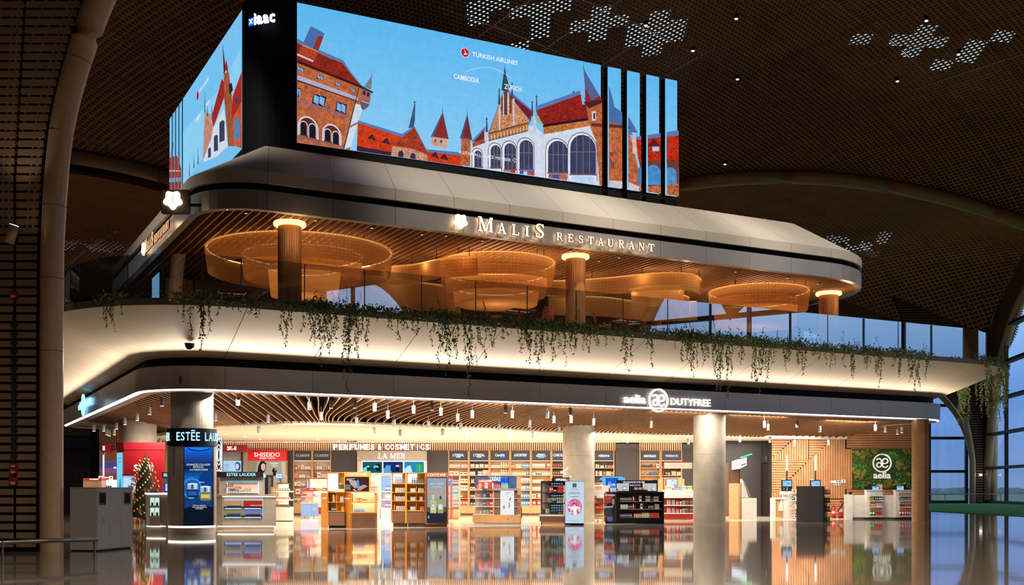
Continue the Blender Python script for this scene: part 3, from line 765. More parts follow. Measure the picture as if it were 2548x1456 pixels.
GLYPH = {  # serif capitals: ('b', x0, z0, x1, z1, width) straight strokes, ('c', points, widths) curved strokes; advance width
 'M': (1.08, [('b', .14, 0, .14, 1, TN), ('b', .16, 1, .52, .03, TH), ('b', .52, .03, .88, 1, TN), ('b', .90, 0, .90, 1, TH), ('s', .02, .28, 0), ('s', .74, 1.04, 0), ('s', .02, .24, 1), ('s', .82, 1.04, 1)]),
 'A': (.90, [('b', .14, .02, .44, 1, TN), ('b', .44, 1, .74, .02, TH), ('b', .24, .33, .64, .33, TN), ('s', .0, .28, 0), ('s', .56, .90, 0)]),
 'L': (.72, [('b', .20, 0, .20, 1, TH), ('b', .2, .035, .68, .035, TN), ('b', .66, 0, .69, .28, TN), ('s', .04, .36, 1), ('s', .04, .3, 0)]),
 'I': (.40, [('b', .20, 0, .20, 1, TH), ('s', .02, .38, 0), ('s', .02, .38, 1)]),
 'E': (.74, [('b', .20, 0, .20, 1, TH), ('b', .2, .035, .68, .035, TN), ('b', .2, .965, .66, .965, TN), ('b', .2, .51, .54, .51, TN), ('b', .68, 0, .69, .26, TN), ('b', .65, 1, .65, .76, TN), ('b', .53, .38, .53, .64, TN), ('s', .04, .3, 0), ('s', .04, .3, 1)]),
 'T': (.80, [('b', .40, 0, .40, 1, TH), ('b', .03, .965, .77, .965, TN), ('b', .05, 1, .05, .74, TN), ('b', .75, 1, .75, .74, TN), ('s', .2, .6, 0)]),
 'R': (.88, [('b', .20, 0, .20, 1, TH), ('c', [(.2, .965), (.5, .965), (.64, .88), (.68, .74), (.63, .59), (.48, .5), (.2, .5)], [.06, .07, .13, .17, .13, .07, .06]), ('b', .46, .5, .72, .05, TH*.9), ('s', .04, .38, 0), ('s', .62, .88, 0), ('s', .04, .3, 1)]),
 'S': (.70, [('c', [(.60, .76), (.52, .92), (.35, .97), (.18, .92), (.11, .77), (.18, .63), (.36, .52), (.54, .41), (.61, .26), (.53, .09), (.34, .03), (.16, .08), (.08, .26)], [.06, .07, .07, .10, .15, .17, .18, .17, .15, .10, .07, .07, .06]), ('b', .61, .72, .61, .98, TN), ('b', .08, .02, .08, .28, TN)]),
 'U': (.92, [('b', .18, .28, .18, 1, TH), ('b', .74, .28, .74, 1, TN), ('c', [(.18, .30), (.22, .12), (.34, .045), (.5, .03), (.66, .10), (.74, .30)], [.17, .15, .10, .08, .07, .07]), ('s', .02, .34, 1), ('s', .60, .88, 1)]),
 'N': (.94, [('b', .16, 0, .16, 1, TN), ('b', .18, 1, .76, .03, TH), ('b', .78, 0, .78, 1, TN), ('s', .02, .3, 0), ('s', .02, .2, 1), ('s', .64, .92, 1)]),
 'C': (.86, [('c', [(.76, .74), (.66, .91), (.48, .97), (.28, .90), (.15, .72), (.12, .5), (.15, .28), (.28, .10), (.48, .03), (.68, .09), (.78, .27)], [.07, .08, .07, .11, .16, .18, .16, .11, .07, .08, .06]), ('b', .77, .70, .77, .97, TN)]),
 'O': (.96, [('c', [(.48, .97), (.28, .90), (.15, .72), (.12, .5), (.15, .28), (.28, .10), (.48, .03), (.68, .10), (.81, .28), (.84, .5), (.81, .72), (.68, .90), (.48, .97)], [.07, .11, .16, .18, .16, .11, .07, .11, .16, .18, .16, .11, .07])]),
 'V': (.90, [('b', .14, 1, .46, .02, TH), ('b', .46, .02, .76, 1, TN), ('s', .0, .32, 1), ('s', .62, .90, 1)]),
 "'": (.26, [('b', .13, .70, .15, 1, TH*.9)]),
 ' ': (.40, []),
}
def glyph_mb(ch, w, h, depth=.05, ox=0, oz=0, oy=0, mb=None, mi=0, si=None):
    mb = mb or MB(); adv, st = GLYPH[ch]
    sx = w/adv
    def poly(p): mb.prismy([(ox+x*sx, oz+z*h) for x, z in p], oy-depth, oy, mi, si)
    for s in st:
        if s[0] == 'b':
            _, x0, z0, x1, z1, wd = s
            if abs(z1-z0) < .02: poly([(x0, z0-wd/2), (x1, z0-wd/2), (x1, z0+wd/2), (x0, z0+wd/2)])
            else:
                if z0 > z1: x0, z0, x1, z1 = x1, z1, x0, z0
                poly([(x0-wd/2, z0), (x0+wd/2, z0), (x1+wd/2, z1), (x1-wd/2, z1)])
        elif s[0] == 's':
            _, x0, x1, t = s; z0, z1 = (0, SF) if t == 0 else (1-SF, 1)
            poly([(x0, z0), (x1, z0), (x1, z1), (x0, z1)])
        else:
            pts, wd = s[1], s[2]; L_, R_ = [], []
            for i, p in enumerate(pts):
                a = pts[max(i-1, 0)]; b = pts[min(i+1, len(pts)-1)]; dx, dz = b[0]-a[0], b[1]-a[1]
                if pts[0] == pts[-1] and i in (0, len(pts)-1): dx, dz = pts[1][0]-pts[-2][0], pts[1][1]-pts[-2][1]
                l = math.hypot(dx, dz) or 1; nx, nz_ = -dz/l, dx/l
                L_.append((p[0]+nx*wd[i]/2, p[1]+nz_*wd[i]/2)); R_.append((p[0]-nx*wd[i]/2, p[1]-nz_*wd[i]/2))
            for i in range(len(pts)-1): poly([R_[i], R_[i+1], L_[i+1], L_[i]])
    return mb
def serif_mb(s, w, h, depth=.02, ox=0, oz=0, oy=0, mb=None, mi=0, gap=.10):
    tot = sum(GLYPH[c][0]+gap for c in s)-gap; k = w/tot; x = ox; mb = mb or MB()
    for c in s:
        a = GLYPH[c][0]*k; glyph_mb(c, a, h, depth, x, oz, oy, mb, mi); x += a+gap*k
    return mb

# ---- flat picture drawn as layered print ------------------------------------------
def clip_poly(P, Q):
    """clip polygon P to convex polygon Q (pixel coordinates)"""
    ar = sum(a[0]*b[1]-b[0]*a[1] for a, b in zip(Q, Q[1:]+Q[:1])); sg = 1 if ar > 0 else -1
    out = list(P)
    for a, b in zip(Q, Q[1:]+Q[:1]):
        inp = out; out = []
        def side(p): return sg*((b[0]-a[0])*(p[1]-a[1])-(b[1]-a[1])*(p[0]-a[0]))
        for p, q in zip(inp, inp[1:]+inp[:1]):
            sp, sq = side(p), side(q)
            if sp >= 0: out.append(p)
            if (sp >= 0) != (sq >= 0):
                t = sp/(sp-sq); out.append((p[0]+(q[0]-p[0])*t, p[1]+(q[1]-p[1])*t))
        if len(out) < 3: return None
    return out
def rect(x0, y0, x1, y1): return [(x0, y0), (x1, y0), (x1, y1), (x0, y1)]
def archp(xc, w, yt, yb, sk=0.0, n=8):
    r = w/2; h = min(r*1.1, (yb-yt)*.6); P = [(xc-r, yb-sk*r), (xc-r, yt+h-sk*r)]
    for i in range(1, n): a = PI-PI*i/n; P.append((xc+r*math.cos(a), yt+h-h*math.sin(a)+sk*r*math.cos(a)))
    return P+[(xc+r, yt+h+sk*r), (xc+r, yb+sk*r)]
def print_mesh(polys, region, project, out_dir, name, matr, org, step=.004):
    mb = MB(); k = 0
    for P, c in polys:
        q = clip_poly(P, region); k += 1
        if q is None: continue
        col = lin(c)[:3]+((c[3] if len(c) > 3 else 0),)
        mb.quad([project(x, y)+out_dir*(step*k)-org for x, y in q], 0, col)
    return mb.mesh(name, matr)
# ---- the picture on the big screen (building with red roofs), photo pixel layout on the screen plane
BR = (176, 96, 60, .9); BR2 = (152, 82, 52, .9); RED = (136, 38, 26, .5); REDL = (196, 58, 28, .6); STONE = (206, 214, 230, .25)
DKW = (58, 62, 92, .5); BLU = (92, 118, 176, .1); DK = (60, 34, 30, .4); SPIRE = (66, 84, 116, .2)
def ell(cx, cy, rx, ry, n=22): return [(cx+rx*math.cos(2*PI*i/n), cy+ry*math.sin(2*PI*i/n)) for i in range(n)]
def sky_bands(x0, x1, top, slope, c0, c1, n=14, hgt=470):
    out = []
    for i in range(n):
        t = i/(n-1); c = tuple(int(a+(b-a)*t) for a, b in zip(c0, c1))+(.10,)
        y0 = top+hgt*i/n
        out.append(([(x0, y0-300*(i == 0)), (x1, y0+slope*(x1-x0)-300*(i == 0)), (x1, y0+hgt+slope*(x1-x0)), (x0, y0+hgt)], c))
    return out
def big_picture():
    P = sky_bands(730, 1700, 0, .17, (92, 182, 238), (160, 212, 245), 26)
    # left house
    P += [([(739, 96), (812, 132), (854, 150), (875, 182), (904, 218), (739, 160)], BLU),
          ([(739, 107), (812, 141), (852, 157), (872, 183), (902, 218), (739, 153)], RED),
          ([(752, 112), (773, 65), (808, 84), (805, 90), (792, 128)], (74, 106, 164, .1)), ([(808, 95), (826, 104), (815, 132), (794, 124)], (116, 188, 232, 0)),
          ([(792, 89), (805, 92), (790, 127), (778, 122)], (150, 44, 26, .4)), ([(752, 112), (790, 128), (783, 154), (741, 137)], (168, 62, 34, .5)),
          ([(739, 133), (780, 151), (779, 155), (739, 138)], (206, 200, 220, 0)), ([(752, 110), (791, 127), (790, 130), (752, 114)], (190, 140, 130, 0)),
          ([(739, 152), (903, 219), (897, 271), (870, 374), (739, 357)], BR), ([(739, 150), (905, 217), (903, 222), (739, 157)], (52, 28, 26, .2)),
          ([(739, 187), (891, 243), (890, 252), (739, 199)], (176, 168, 194, .2)), ([(739, 199), (891, 252), (890, 254), (739, 203)], (70, 44, 48, 0)),
          ([(739, 248), (891, 297), (890, 301), (739, 253)], (132, 100, 140, .3)), ([(739, 338), (868, 364), (868, 368), (739, 343)], (120, 90, 110, .3))]
    for q in ([(739, 166), (756, 172), (755, 180), (739, 175)], [(789, 187), (806, 193), (804, 201), (787, 195)], [(834, 204), (848, 210), (847, 217), (832, 211)], [(873, 220), (885, 225), (884, 232), (871, 227)],
              [(780, 234), (812, 242), (806, 268), (775, 257)], [(838, 253), (863, 261), (859, 285), (833, 276)], [(739, 218), (749, 221), (745, 240), (739, 243)]):
        P.append((q, (44, 38, 48, 0))); cx_, cy_ = sum(p[0] for p in q)/4, sum(p[1] for p in q)/4
        for s in (-1, 1):
            P.append(([(cx_+(x-cx_)*.38+s*(q[1][0]-q[0][0])*.22, cy_+(y-cy_)*.76+s*(q[1][1]-q[0][1])*.22) for x, y in q], (120, 176, 226, .1)))
    for (xc, w_, yt, yb) in ((766, 52, 290, 342), (825, 48, 309, 357)):
        P += [(archp(xc, w_, yt, yb, .25), (214, 206, 214, .1)), (archp(xc, w_-8, yt+4, yb, .25), (96, 44, 34, .4))]
        for s in (-1, 1): P += [(archp(xc+s*w_*.21, w_*.40, yt+14+s*3, yb-2+s*4, .2), (196, 190, 200, 0)), (archp(xc+s*w_*.21, w_*.31, yt+17+s*3, yb-2+s*4, .2), (34, 24, 30, .3))]
    P += [([(882, 257), (903, 264), (891, 303), (872, 366), (854, 373), (870, 313)], STONE), ([(893, 214), (893, 222), (856, 372), (853, 371)], (58, 66, 40, 0)),
          ([(870, 313), (891, 303), (889, 310), (868, 320)], (150, 120, 120, 0)),
          ([(906, 216), (923, 190), (924, 180), (925, 190), (923, 224)], (112, 124, 132, .2)), ([(900, 214), (929, 230), (922, 234), (898, 222)], (48, 54, 74, 0)),
          ([(900, 222), (923, 231), (919, 258), (897, 250)], (162, 96, 92, .4)), ([(903, 226), (909, 228), (908, 238), (902, 236)], (40, 34, 50, 0)), ([(913, 230), (919, 232), (917, 242), (912, 240)], (40, 34, 50, 0)),
          ([(895, 252), (919, 260), (915, 267), (903, 275), (898, 270)], (106, 82, 92, .3))]
    # low middle roofs, gable and spires
    P += [([(890, 300), (1000, 334), (1030, 314), (1060, 372), (1150, 380), (1150, 420), (886, 390)], BLU), ([(890, 306), (1000, 342), (1030, 318), (1060, 378), (1148, 388), (1148, 425), (886, 395)], REDL),
          ([(888, 364), (975, 380), (975, 392), (886, 380)], (54, 38, 58, .3)), ([(976, 362), (1030, 318), (1064, 384), (1020, 368)], (158, 58, 36, .5)),
          ([(974, 364), (1020, 370), (1062, 386), (1062, 404), (972, 392)], (186, 138, 118, .5))]
    for x, y in ((924, 343), (960, 353), (1081, 387), (1104, 392)): P += [([(x-11, y+2), (x+1, y-9), (x+11, y+9)], (84, 22, 20, .2)), (rect(x-3, y+1, x+4, y+6), (50, 60, 96, 0))]
    for x, y in ((996, 384), (1026, 390)): P.append((archp(x, 13, y-8, y+14), (52, 48, 66, 0)))
    P += [([(1015, 320), (1021, 296), (1029, 262), (1030, 250), (1032, 262), (1031, 300), (1028, 318)], SPIRE), ([(1027, 254), (1035, 254), (1035, 256), (1027, 256)], SPIRE),
          ([(1070, 342), (1099, 282), (1100, 262), (1101, 282), (1115, 347)], (76, 88, 136, .2)), ([(1078, 340), (1100, 284), (1115, 347)], (132, 44, 44, .4)), ([(1072, 341), (1113, 347), (1110, 372), (1072, 362)], (198, 158, 140, .4)),
          (rect(1080, 348, 1084, 354), DKW), (rect(1094, 350, 1099, 356), DKW), ([(1143, 345), (1160, 288), (1161, 274), (1162, 288), (1174, 350)], (72, 84, 130, .2)), ([(1150, 342), (1161, 292), (1172, 348)], (120, 40, 46, .3)),
          ([(1146, 345), (1169, 349), (1169, 415), (1145, 410)], BR), (rect(1146, 356, 1149, 368), (120, 130, 170, 0))]
    # main gabled front
    P += [([(1172, 352), (1205, 316), (1206, 322), (1174, 360)], BLU), ([(1174, 358), (1205, 322), (1205, 350)], (110, 38, 40, .3)),
          ([(1172, 356), (1212, 346), (1326, 312), (1350, 335), (1468, 312), (1500, 320), (1500, 470), (1168, 415)], STONE), ([(1174, 356), (1206, 346), (1206, 356), (1174, 368)], BR2),
          ([(1214, 330), (1254, 220), (1262, 228), (1320, 300), (1314, 312), (1214, 342)], BLU), ([(1216, 332), (1254, 224), (1316, 302), (1310, 312), (1216, 340)], (190, 128, 88, .9)),
          ([(1258, 224), (1277, 237), (1326, 278), (1318, 300)], BLU), ([(1264, 236), (1277, 243), (1322, 280), (1318, 302)], (116, 34, 40, .3)),
          ([(1214, 335), (1312, 308), (1312, 326), (1214, 351)], (186, 116, 52, .5)), ([(1214, 332), (1312, 305), (1312, 309), (1214, 336)], (92, 72, 84, .2)), ([(1214, 349), (1312, 324), (1312, 328), (1214, 353)], (100, 78, 92, .2))]
    for i in range(12): x = 1220+i*8; P.append(([(x, 350-i*2.15), (x, 338-i*2.15), (x+1.6, 338-i*2.15), (x+1.6, 350-i*2.15)], (224, 214, 206, 0)))
    for (x0, x1, y0, y1) in ((1246, 1250, 240, 288), (1252, 1260, 228, 287), (1266, 1271, 240, 284)): P.append((rect(x0, y0, x1, y1), (98, 58, 46, .4)))
    for (x0, x1, y0, y1) in ((1239, 1243, 258, 326), (1249, 1252, 236, 292), (1261, 1264, 232, 288), (1274, 1278, 246, 312), (1325, 1332, 282, 330), (1203, 1212, 326, 352)): P.append((rect(x0, y0, x1, y1), (192, 196, 214, .3)))
    P += [([(1246, 226), (1249, 200), (1253, 172), (1254, 161), (1255, 172), (1259, 196), (1266, 218), (1262, 230)], (52, 70, 84, .3))]
    for (x, y0, y1, w_) in ((1240, 221, 262, 3), (1272, 205, 248, 3), (1333, 237, 276, 2.4), (1322, 251, 290, 3), (1209, 292, 330, 3), (1425, 226, 244, 2)):
        P.append(([(x-.6, y0), (x+.6, y0), (x+w_, y1), (x-w_, y1)], (72, 66, 92, .3))); P.append((rect(x-2.5, y0+4, x+2.5, y0+6.5), (64, 70, 92, 0)))
    P += [([(1330, 266), (1440, 227), (1458, 250), (1458, 296), (1334, 290)], BLU), ([(1332, 276), (1443, 236), (1462, 262), (1462, 298), (1348, 314)], (138, 34, 28, .5)),
          ([(1346, 312), (1464, 294), (1468, 300), (1350, 320)], (46, 24, 30, .2)), ([(1350, 318), (1467, 300), (1470, 314), (1350, 336)], (180, 108, 58, .9)), ([(1326, 278), (1350, 312), (1348, 316), (1330, 300)], (150, 176, 150, 0))]
    for (xc, w_, yt, yb, m_) in ((1185, 18, 376, 418, 2), (1229, 25, 363, 420, 3), (1265, 29, 358, 424, 3), (1305, 34, 350, 424, 3), (1384, 50, 352, 432, 4), (1446, 64, 337, 436, 4)):
        P += [(archp(xc, w_+10, yt-7, yb+14, .08), (90, 66, 72, .2)), (archp(xc, w_+7, yt-5, yb+14, .08), (222, 226, 238, .1)), (archp(xc+2, w_, yt, yb, .08), DKW)]
        for i in range(1, m_): x = xc+2-w_/2+w_*i/m_; P.append((rect(x-.9, yt+3, x+.9, yb), (126, 108, 112, 0)))
        P += [(rect(xc-w_/2+2, yt+(yb-yt)*.42, xc+w_/2+2, yt+(yb-yt)*.42+1.6), (126, 108, 112, 0)), (rect(xc-w_/2, yb-2, xc+w_/2+4, yb+1.5), (110, 84, 90, 0))]
    P += [(rect(1268, 425, 1280, 438), (212, 40, 28, .2)), (rect(1250, 425, 1268, 436), (180, 130, 120, .3)), (rect(1290, 426, 1326, 446), (40, 90, 190, .8)), (rect(1312, 430, 1326, 448), (190, 70, 50, .6)), (rect(1300, 428, 1309, 440), (220, 200, 190, .4)),
          (rect(1362, 434, 1408, 462), (170, 90, 80, .8)), (rect(1372, 436, 1386, 462), (50, 80, 170, .7)), (rect(1420, 440, 1476, 470), (186, 206, 236, .3))]
    # right tower seen partly behind the slots
    P += [([(1432, 175), (1446, 262), (1455, 262)], (120, 186, 230, 0)), ([(1447, 154), (1452, 178), (1492, 246), (1512, 300), (1530, 300), (1575, 340), (1460, 300), (1456, 262)], (86, 96, 146, .2)), ([(1452, 220), (1470, 252), (1490, 240), (1492, 262), (1455, 268)], (140, 36, 34, .4)),
          ([(1512, 214), (1522, 250), (1526, 268), (1560, 292), (1566, 300), (1584, 332), (1512, 330)], (74, 108, 164, .2)),
          ([(1456, 264), (1494, 256), (1500, 300), (1540, 312), (1566, 340), (1590, 440), (1606, 490), (1490, 480), (1480, 352), (1466, 320)], BR), ([(1448, 256), (1494, 250), (1494, 258), (1462, 272)], (78, 34, 34, .2)),
          ([(1468, 308), (1560, 314), (1566, 322), (1468, 316)], (96, 46, 40, .2)), (rect(1470, 279, 1479, 302), (214, 216, 226, 0)), (rect(1473, 283, 1477, 298), (44, 30, 34, 0)),
          ([(1514, 380), (1522, 380), (1526, 424), (1516, 418)], (120, 70, 70, .2)), ([(1514, 390), (1524, 392), (1522, 408)], (226, 96, 34, 0)), ([(1508, 450), (1560, 454), (1600, 472), (1600, 490), (1508, 476)], (206, 190, 200, .4)),
          ([(1568, 344), (1690, 325), (1690, 345), (1575, 352)], BLU), ([(1575, 350), (1690, 338), (1690, 408), (1586, 404)], (180, 44, 26, .6)), ([(1570, 330), (1578, 340), (1582, 388), (1570, 384)], (214, 180, 170, .4)),
          ([(1606, 366), (1622, 346), (1640, 366)], (104, 26, 28, .3)), (rect(1619, 367, 1636, 378), (168, 200, 232, .1)), ([(1586, 404), (1690, 398), (1690, 470), (1600, 478)], (112, 54, 44, .5)),
          (archp(1622, 38, 412, 462, 0), (70, 132, 190, .6)), (archp(1664, 30, 418, 464, 0), (80, 140, 196, .6)), (archp(1692, 16, 414, 464, 0), (80, 140, 196, .6)), (archp(1590, 14, 418, 462, 0), (70, 120, 170, .5)),
          ([(1586, 468), (1690, 458), (1690, 500), (1586, 500)], BR)]
    # single stones and tiles picked out on the masonry and roofs
    rs = random.Random(2)
    def inside(p, Q):
        c = False
        for a, b in zip(Q, Q[1:]+Q[:1]):
            if (a[1] > p[1]) != (b[1] > p[1]) and p[0] < (b[0]-a[0])*(p[1]-a[1])/(b[1]-a[1])+a[0]: c = not c
        return c
    base = list(P); out_ = []
    for P_, c in base:
        out_.append((P_, c))
        if len(c) > 3 and c[3] > .45 and c[0] > 120:
            xs, ys = [p[0] for p in P_], [p[1] for p in P_]; A_ = (max(xs)-min(xs))*(max(ys)-min(ys))
            for _ in range(int(min(420, A_/22))):
                x, y = rs.uniform(min(xs), max(xs)), rs.uniform(min(ys), max(ys)); w_ = rs.uniform(2, 5); f = rs.uniform(.55, 1.35)
                if inside((x, y), P_) and inside((x+w_, y+1), P_): out_.append(([(x, y), (x+w_, y+w_*.22), (x+w_, y+2.0+w_*.22), (x, y+2.0)], tuple(min(255, int(v*f)) for v in c[:3])+(.5,)))
    return out_
VS, US = 36.5, 9.65
M_BIGPIC = picture('big_screen_picture', 1.0, gscale=4.5)
scr = thing('led_screen', 'huge wide display facing front with red-roofed building picture', 'screen', on_v(1117, 720, VS)*1.0)
so = Vector(scr.location); so.z = 12.8; scr.location = so
top_y = lambda x: 6+(x-739)*.2063; bot_y = lambda x: 355+(x-739)*.1429
regs = [(739, 1495), (1512, 1545), (1560, 1592), (1608, 1640), (1655, 1685)]
def slab_v(px0, px1, yt, yb, v, th, name, m, parent, org):
    a, b = on_v(px0, 500, v), on_v(px1, 500, v); zt = on_v(px0, yt, v).z; zb = on_v(px0, yb, v).z
    c = (a+b)/2; L_ = (b-a).length
    return MB().bx(-L_/2, L_/2, 0, th, zb, zt).build(name, m, parent, loc=(c.x-org.x, c.y-org.y, -org.z), rz=ANG)
PIC = big_picture()
zt_, zb_ = on_v(739, 6, VS).z, on_v(739, 355, VS).z
for i, (a, b) in enumerate(regs):
    R_ = [(a, top_y(a)), (b, top_y(b)), (b, bot_y(b)), (a, bot_y(a))]
    me = print_mesh(PIC, R_, lambda x, y: on_v(x, y, VS), -V, 'picture', M_BIGPIC, so, .00005)
    link('picture' if i == 0 else 'picture_strip', me, scr)
    slab_v(a, b, top_y(a), bot_y(a), VS+.03, .25, 'screen_body' if i == 0 else 'strip_body', M_BLK, scr, so)
    A0, B0 = on_v(a, 500, VS), on_v(b, 500, VS); c = (A0+B0)/2
    MB().bx(-(B0-A0).length/2, (B0-A0).length/2, 0, .3, 12.72, zb_).build('skirt', M_BLK, scr, loc=(c.x-so.x, c.y-so.y, -so.z), rz=ANG)
# scaffold trusses seen in the slots
for i in range(6):
    A0, B0 = on_v(1500, 500, VS+.5), on_v(1660, 500, VS+.5); z = 12.9+i*.85
    MB().tube([(A0.x-so.x, A0.y-so.y, z-so.z), (B0.x-so.x, B0.y-so.y, z+.25-so.z)], .03, 5).build('truss_bar', M_DARKMET, scr)
M_PTXT = emit('print_white', (246, 250, 255), .95)
def vtext(s, px0, px1, yb, yt, parent, org, m=M_PTXT, off=.11, bold=0.0, depth=.003):
    a, b = on_v(px0, yb, VS-off), on_v(px1, yb, VS-off); zt = on_v(px0, yt, VS-off).z
    return text_mb(s, (b-a).length, zt-a.z, depth, bold).build('caption', m, parent, loc=a-org, rz=ANG)
vtext('TURKISH AIRLINES', 1175, 1286, 140, 128.5, scr, so, bold=.012); vtext('CAMBODIA', 1129, 1191, 195.5, 183, scr, so, bold=.012); vtext('ZURICH', 1255, 1297, 221, 208.5, scr, so, bold=.012)
vtext('A STAR ALLIANCE MEMBER', 1141, 1270, 382, 374.5, scr, so)
c0 = on_v(1157, 131, VS-.10); r0 = on_v(1157, 120.5, VS-.1).z-c0.z
def flatdisc(r, n=28, sx=1): return [(r*sx*math.cos(2*PI*i/n), r*math.sin(2*PI*i/n)) for i in range(n)]
MB().prismy(flatdisc(r0*1.1), -.002, 0).build('emblem_rim', M_PTXT, scr, loc=c0-so, rz=ANG)
MB().prismy(flatdisc(r0), -.006, -.003).build('emblem', emit('emblem_red', (196, 22, 36), .9), scr, loc=c0-so, rz=ANG)
MB().prismy([(x*r0, z*r0) for x, z in ((-.35, .75), (-.05, .55), (.12, .2), (.2, -.12), (.8, -.2), (.3, -.45), (-.5, -.62), (-.15, -.35), (-.02, 0), (-.1, .4))], -.010, -.007).build('emblem_bird', M_PTXT, scr, loc=c0-so, rz=ANG)
mb = MB()
for i in range(26):
    t = i/26; x = 1160+(1275-1160)*t; y = 179-26*math.sin(PI*min(1, t*.93+.02))*.85+t*22
    for _ in (0,):
        a = on_v(x, y, VS-.10); b = on_v(x+2.2, y+.35, VS-.10); d = Vector((0, 0, .012)); mb.quad([a-so-d, b-so-d, b-so+d, a-so+d])
tag(mb.build('dotted_arc', M_PTXT, scr), kind='stuff')
cS = on_v(1281, 399, VS-.1); mb = MB()
for i in range(5):
    a = 2*PI*i/5+.3; r = .11; mb.prismy([(r*.3*math.cos(a), r*.3*math.sin(a)), (r*math.cos(a+.25), r*math.sin(a+.25)), (r*.62*math.cos(a+.75), r*.62*math.sin(a+.75))], -.002, 0)
mb.build('star_mark', M_PTXT, scr, loc=cS-so, rz=ANG)
# left-hand face of the screen tower
sl = thing('led_screen', 'tall narrow-looking display on the left side face of the tower', 'screen', BL(US, 43, 12.8))
lo = Vector(sl.location)
def left_picture():
    P = [([(400, -100), (620, -100), (620, 700), (400, 700)], (118, 192, 238, .12))]
    P += [([(540, 230), (600, 120), (600, 300), (500, 400), (450, 470), (454, 330)], (138, 204, 242, .15)),
          ([(553.7, 104), (558, 140), (562, 172), (557, 190)], (96, 30, 30, .2)), ([(560, 172), (563, 146), (567, 168), (567, 180)], (150, 36, 32, .3)),
          ([(552, 196), (559, 205), (559, 240), (531, 318), (526, 293)], (158, 40, 34, .4)), ([(557, 184), (569.5, 177), (576, 230), (581, 290), (584, 364), (568, 364), (558, 244)], BR2),
          ([(569, 210), (577, 206), (580, 224), (572, 236)], (40, 34, 52, .1)), ([(528, 323), (558, 270), (567, 364), (540, 390), (505, 404), (512, 360)], STONE),
          ([(509, 284), (516, 280), (524, 284), (530, 320), (526, 345), (505, 400)], (186, 132, 112, .8)), ([(509, 282), (510, 222), (512, 280)], SPIRE), ([(515, 290), (516, 258), (518, 290)], SPIRE), ([(527, 296), (528, 254), (530, 300)], SPIRE),
          ([(579, 240), (602, 178), (602, 256), (577, 300)], (170, 40, 32, .5)), ([(586, 250), (592, 234), (594, 256), (588, 264)], (60, 66, 96, 0)), ([(577, 298), (602, 252), (602, 370), (583, 362)], (186, 84, 56, .8)),
          (archp(590, 12, 294, 348, -.4), (70, 132, 190, .5)), (archp(553, 13, 300, 352, -.4), DKW), (archp(538, 10, 336, 376, -.4), DKW), (archp(522, 7, 368, 392, -.4), DKW),
          ([(482, 420), (483, 382), (485, 418)], SPIRE), ([(492, 410), (493.5, 366), (495, 408)], SPIRE), ([(471, 440), (472, 396), (473.5, 436)], SPIRE),
          ([(426, 395), (428, 356), (432, 356), (430, 395)], (110, 34, 30, .2)), ([(419, 394), (441, 387), (452, 420), (452, 480), (419, 480)], (160, 54, 40, .8)), ([(419, 424), (450, 424), (450, 427), (419, 427)], (210, 190, 190, 0)), ([(419, 444), (450, 442), (450, 452), (419, 454)], (120, 150, 200, .4))]
    return P
LP_ = left_picture()
vv = [(38.02, 47.9)]
for i in range(4): vv.append((48.12+i*.72, 48.12+i*.72+.52))
for i, (a, b) in enumerate(vv):
    qa = [proj(*BL(US, v, z)) for v, z in ((b, 17.9), (a, 17.9), (a, 13.1), (b, 13.1))]
    me = print_mesh(LP_, [tuple(q) for q in qa], lambda x, y: on_u(x, y, US), -U, 'picture', M_BIGPIC, lo, .0006)
    link('picture' if i == 0 else 'picture_strip', me, sl)
    A0, B0 = BL(US+.03, a, 0), BL(US+.03, b, 0); c = (A0+B0)/2
    MB().bx(0, .25, -(b-a)/2, (b-a)/2, 12.72, 17.9).build('screen_body' if i == 0 else 'strip_body', M_BLK, sl, loc=(c.x-lo.x, c.y-lo.y, -lo.z), rz=ANG)
def utext(s, pxa, pxb, yb, yt, m=M_PTXT):
    a, b = on_u(pxa, yb, US-.06), on_u(pxb, yb, US-.06); zt = on_u(pxa, yt, US-.06).z
    text_mb(s, (b-a).length, zt-a.z, .003, .012).build('caption', m, sl, loc=a-lo, rz=ANG-PI/2)
utext('TURKISH AIRLINES', 494, 518, 236, 226); utext('ZURICH', 511, 521, 271, 260); utext('CAMBODIA', 487, 499, 306, 296)
ce = on_u(492, 238, US-.05); MB().prismy(flatdisc(.17), -.004, 0).build('emblem', emit('emblem_red', (196, 22, 36)), sl, loc=ce-lo, rz=ANG-PI/2)
# rounded black corner of the tower with the lit airport letters
cn = thing('tower_corner', 'rounded black corner of the screen tower between both displays', 'tower', BL(11.16, 38.0, 12.75))
pts = []
for i in range(13):
    a = PI+PI/2*i/12; pts.append((1.5*math.cos(a), 1.5*math.sin(a)))
pts += [(.05, -1.5), (.05, -.9), (-.9, .05), (-1.5, .05)]
MB().prism(pts, 0, 5.3).build('shell', M_BLK, cn, rz=ANG)
MB().prism([(x*.98, y*.98) for x, y in pts], 5.3, 5.34).build('cap', M_DARKMET, cn, rz=ANG)
ia = thing('airport_sign', 'small lit white letters and blue badge on the black tower corner', 'sign', at(620, 66, 37.36), -.30)
wS = (691-620)/F*37.5/math.cos(.3)
M_IA = emit('sign_cool', (236, 242, 255), 2.2)
MB().prismy([(0, 0), (.19, .02), (.19, .27), (.0, .24)], -.05, 0).build('badge', emit('badge_blue', (30, 90, 230), 1.2), ia)
MB().prismy([(.03, .05), (.06, .04), (.17, .21), (.14, .23)], -.065, -.052).prismy([(.03, .2), (.05, .22), (.16, .08), (.13, .06)], -.065, -.052).build('aircraft_mark', M_IA, ia)
x = .21
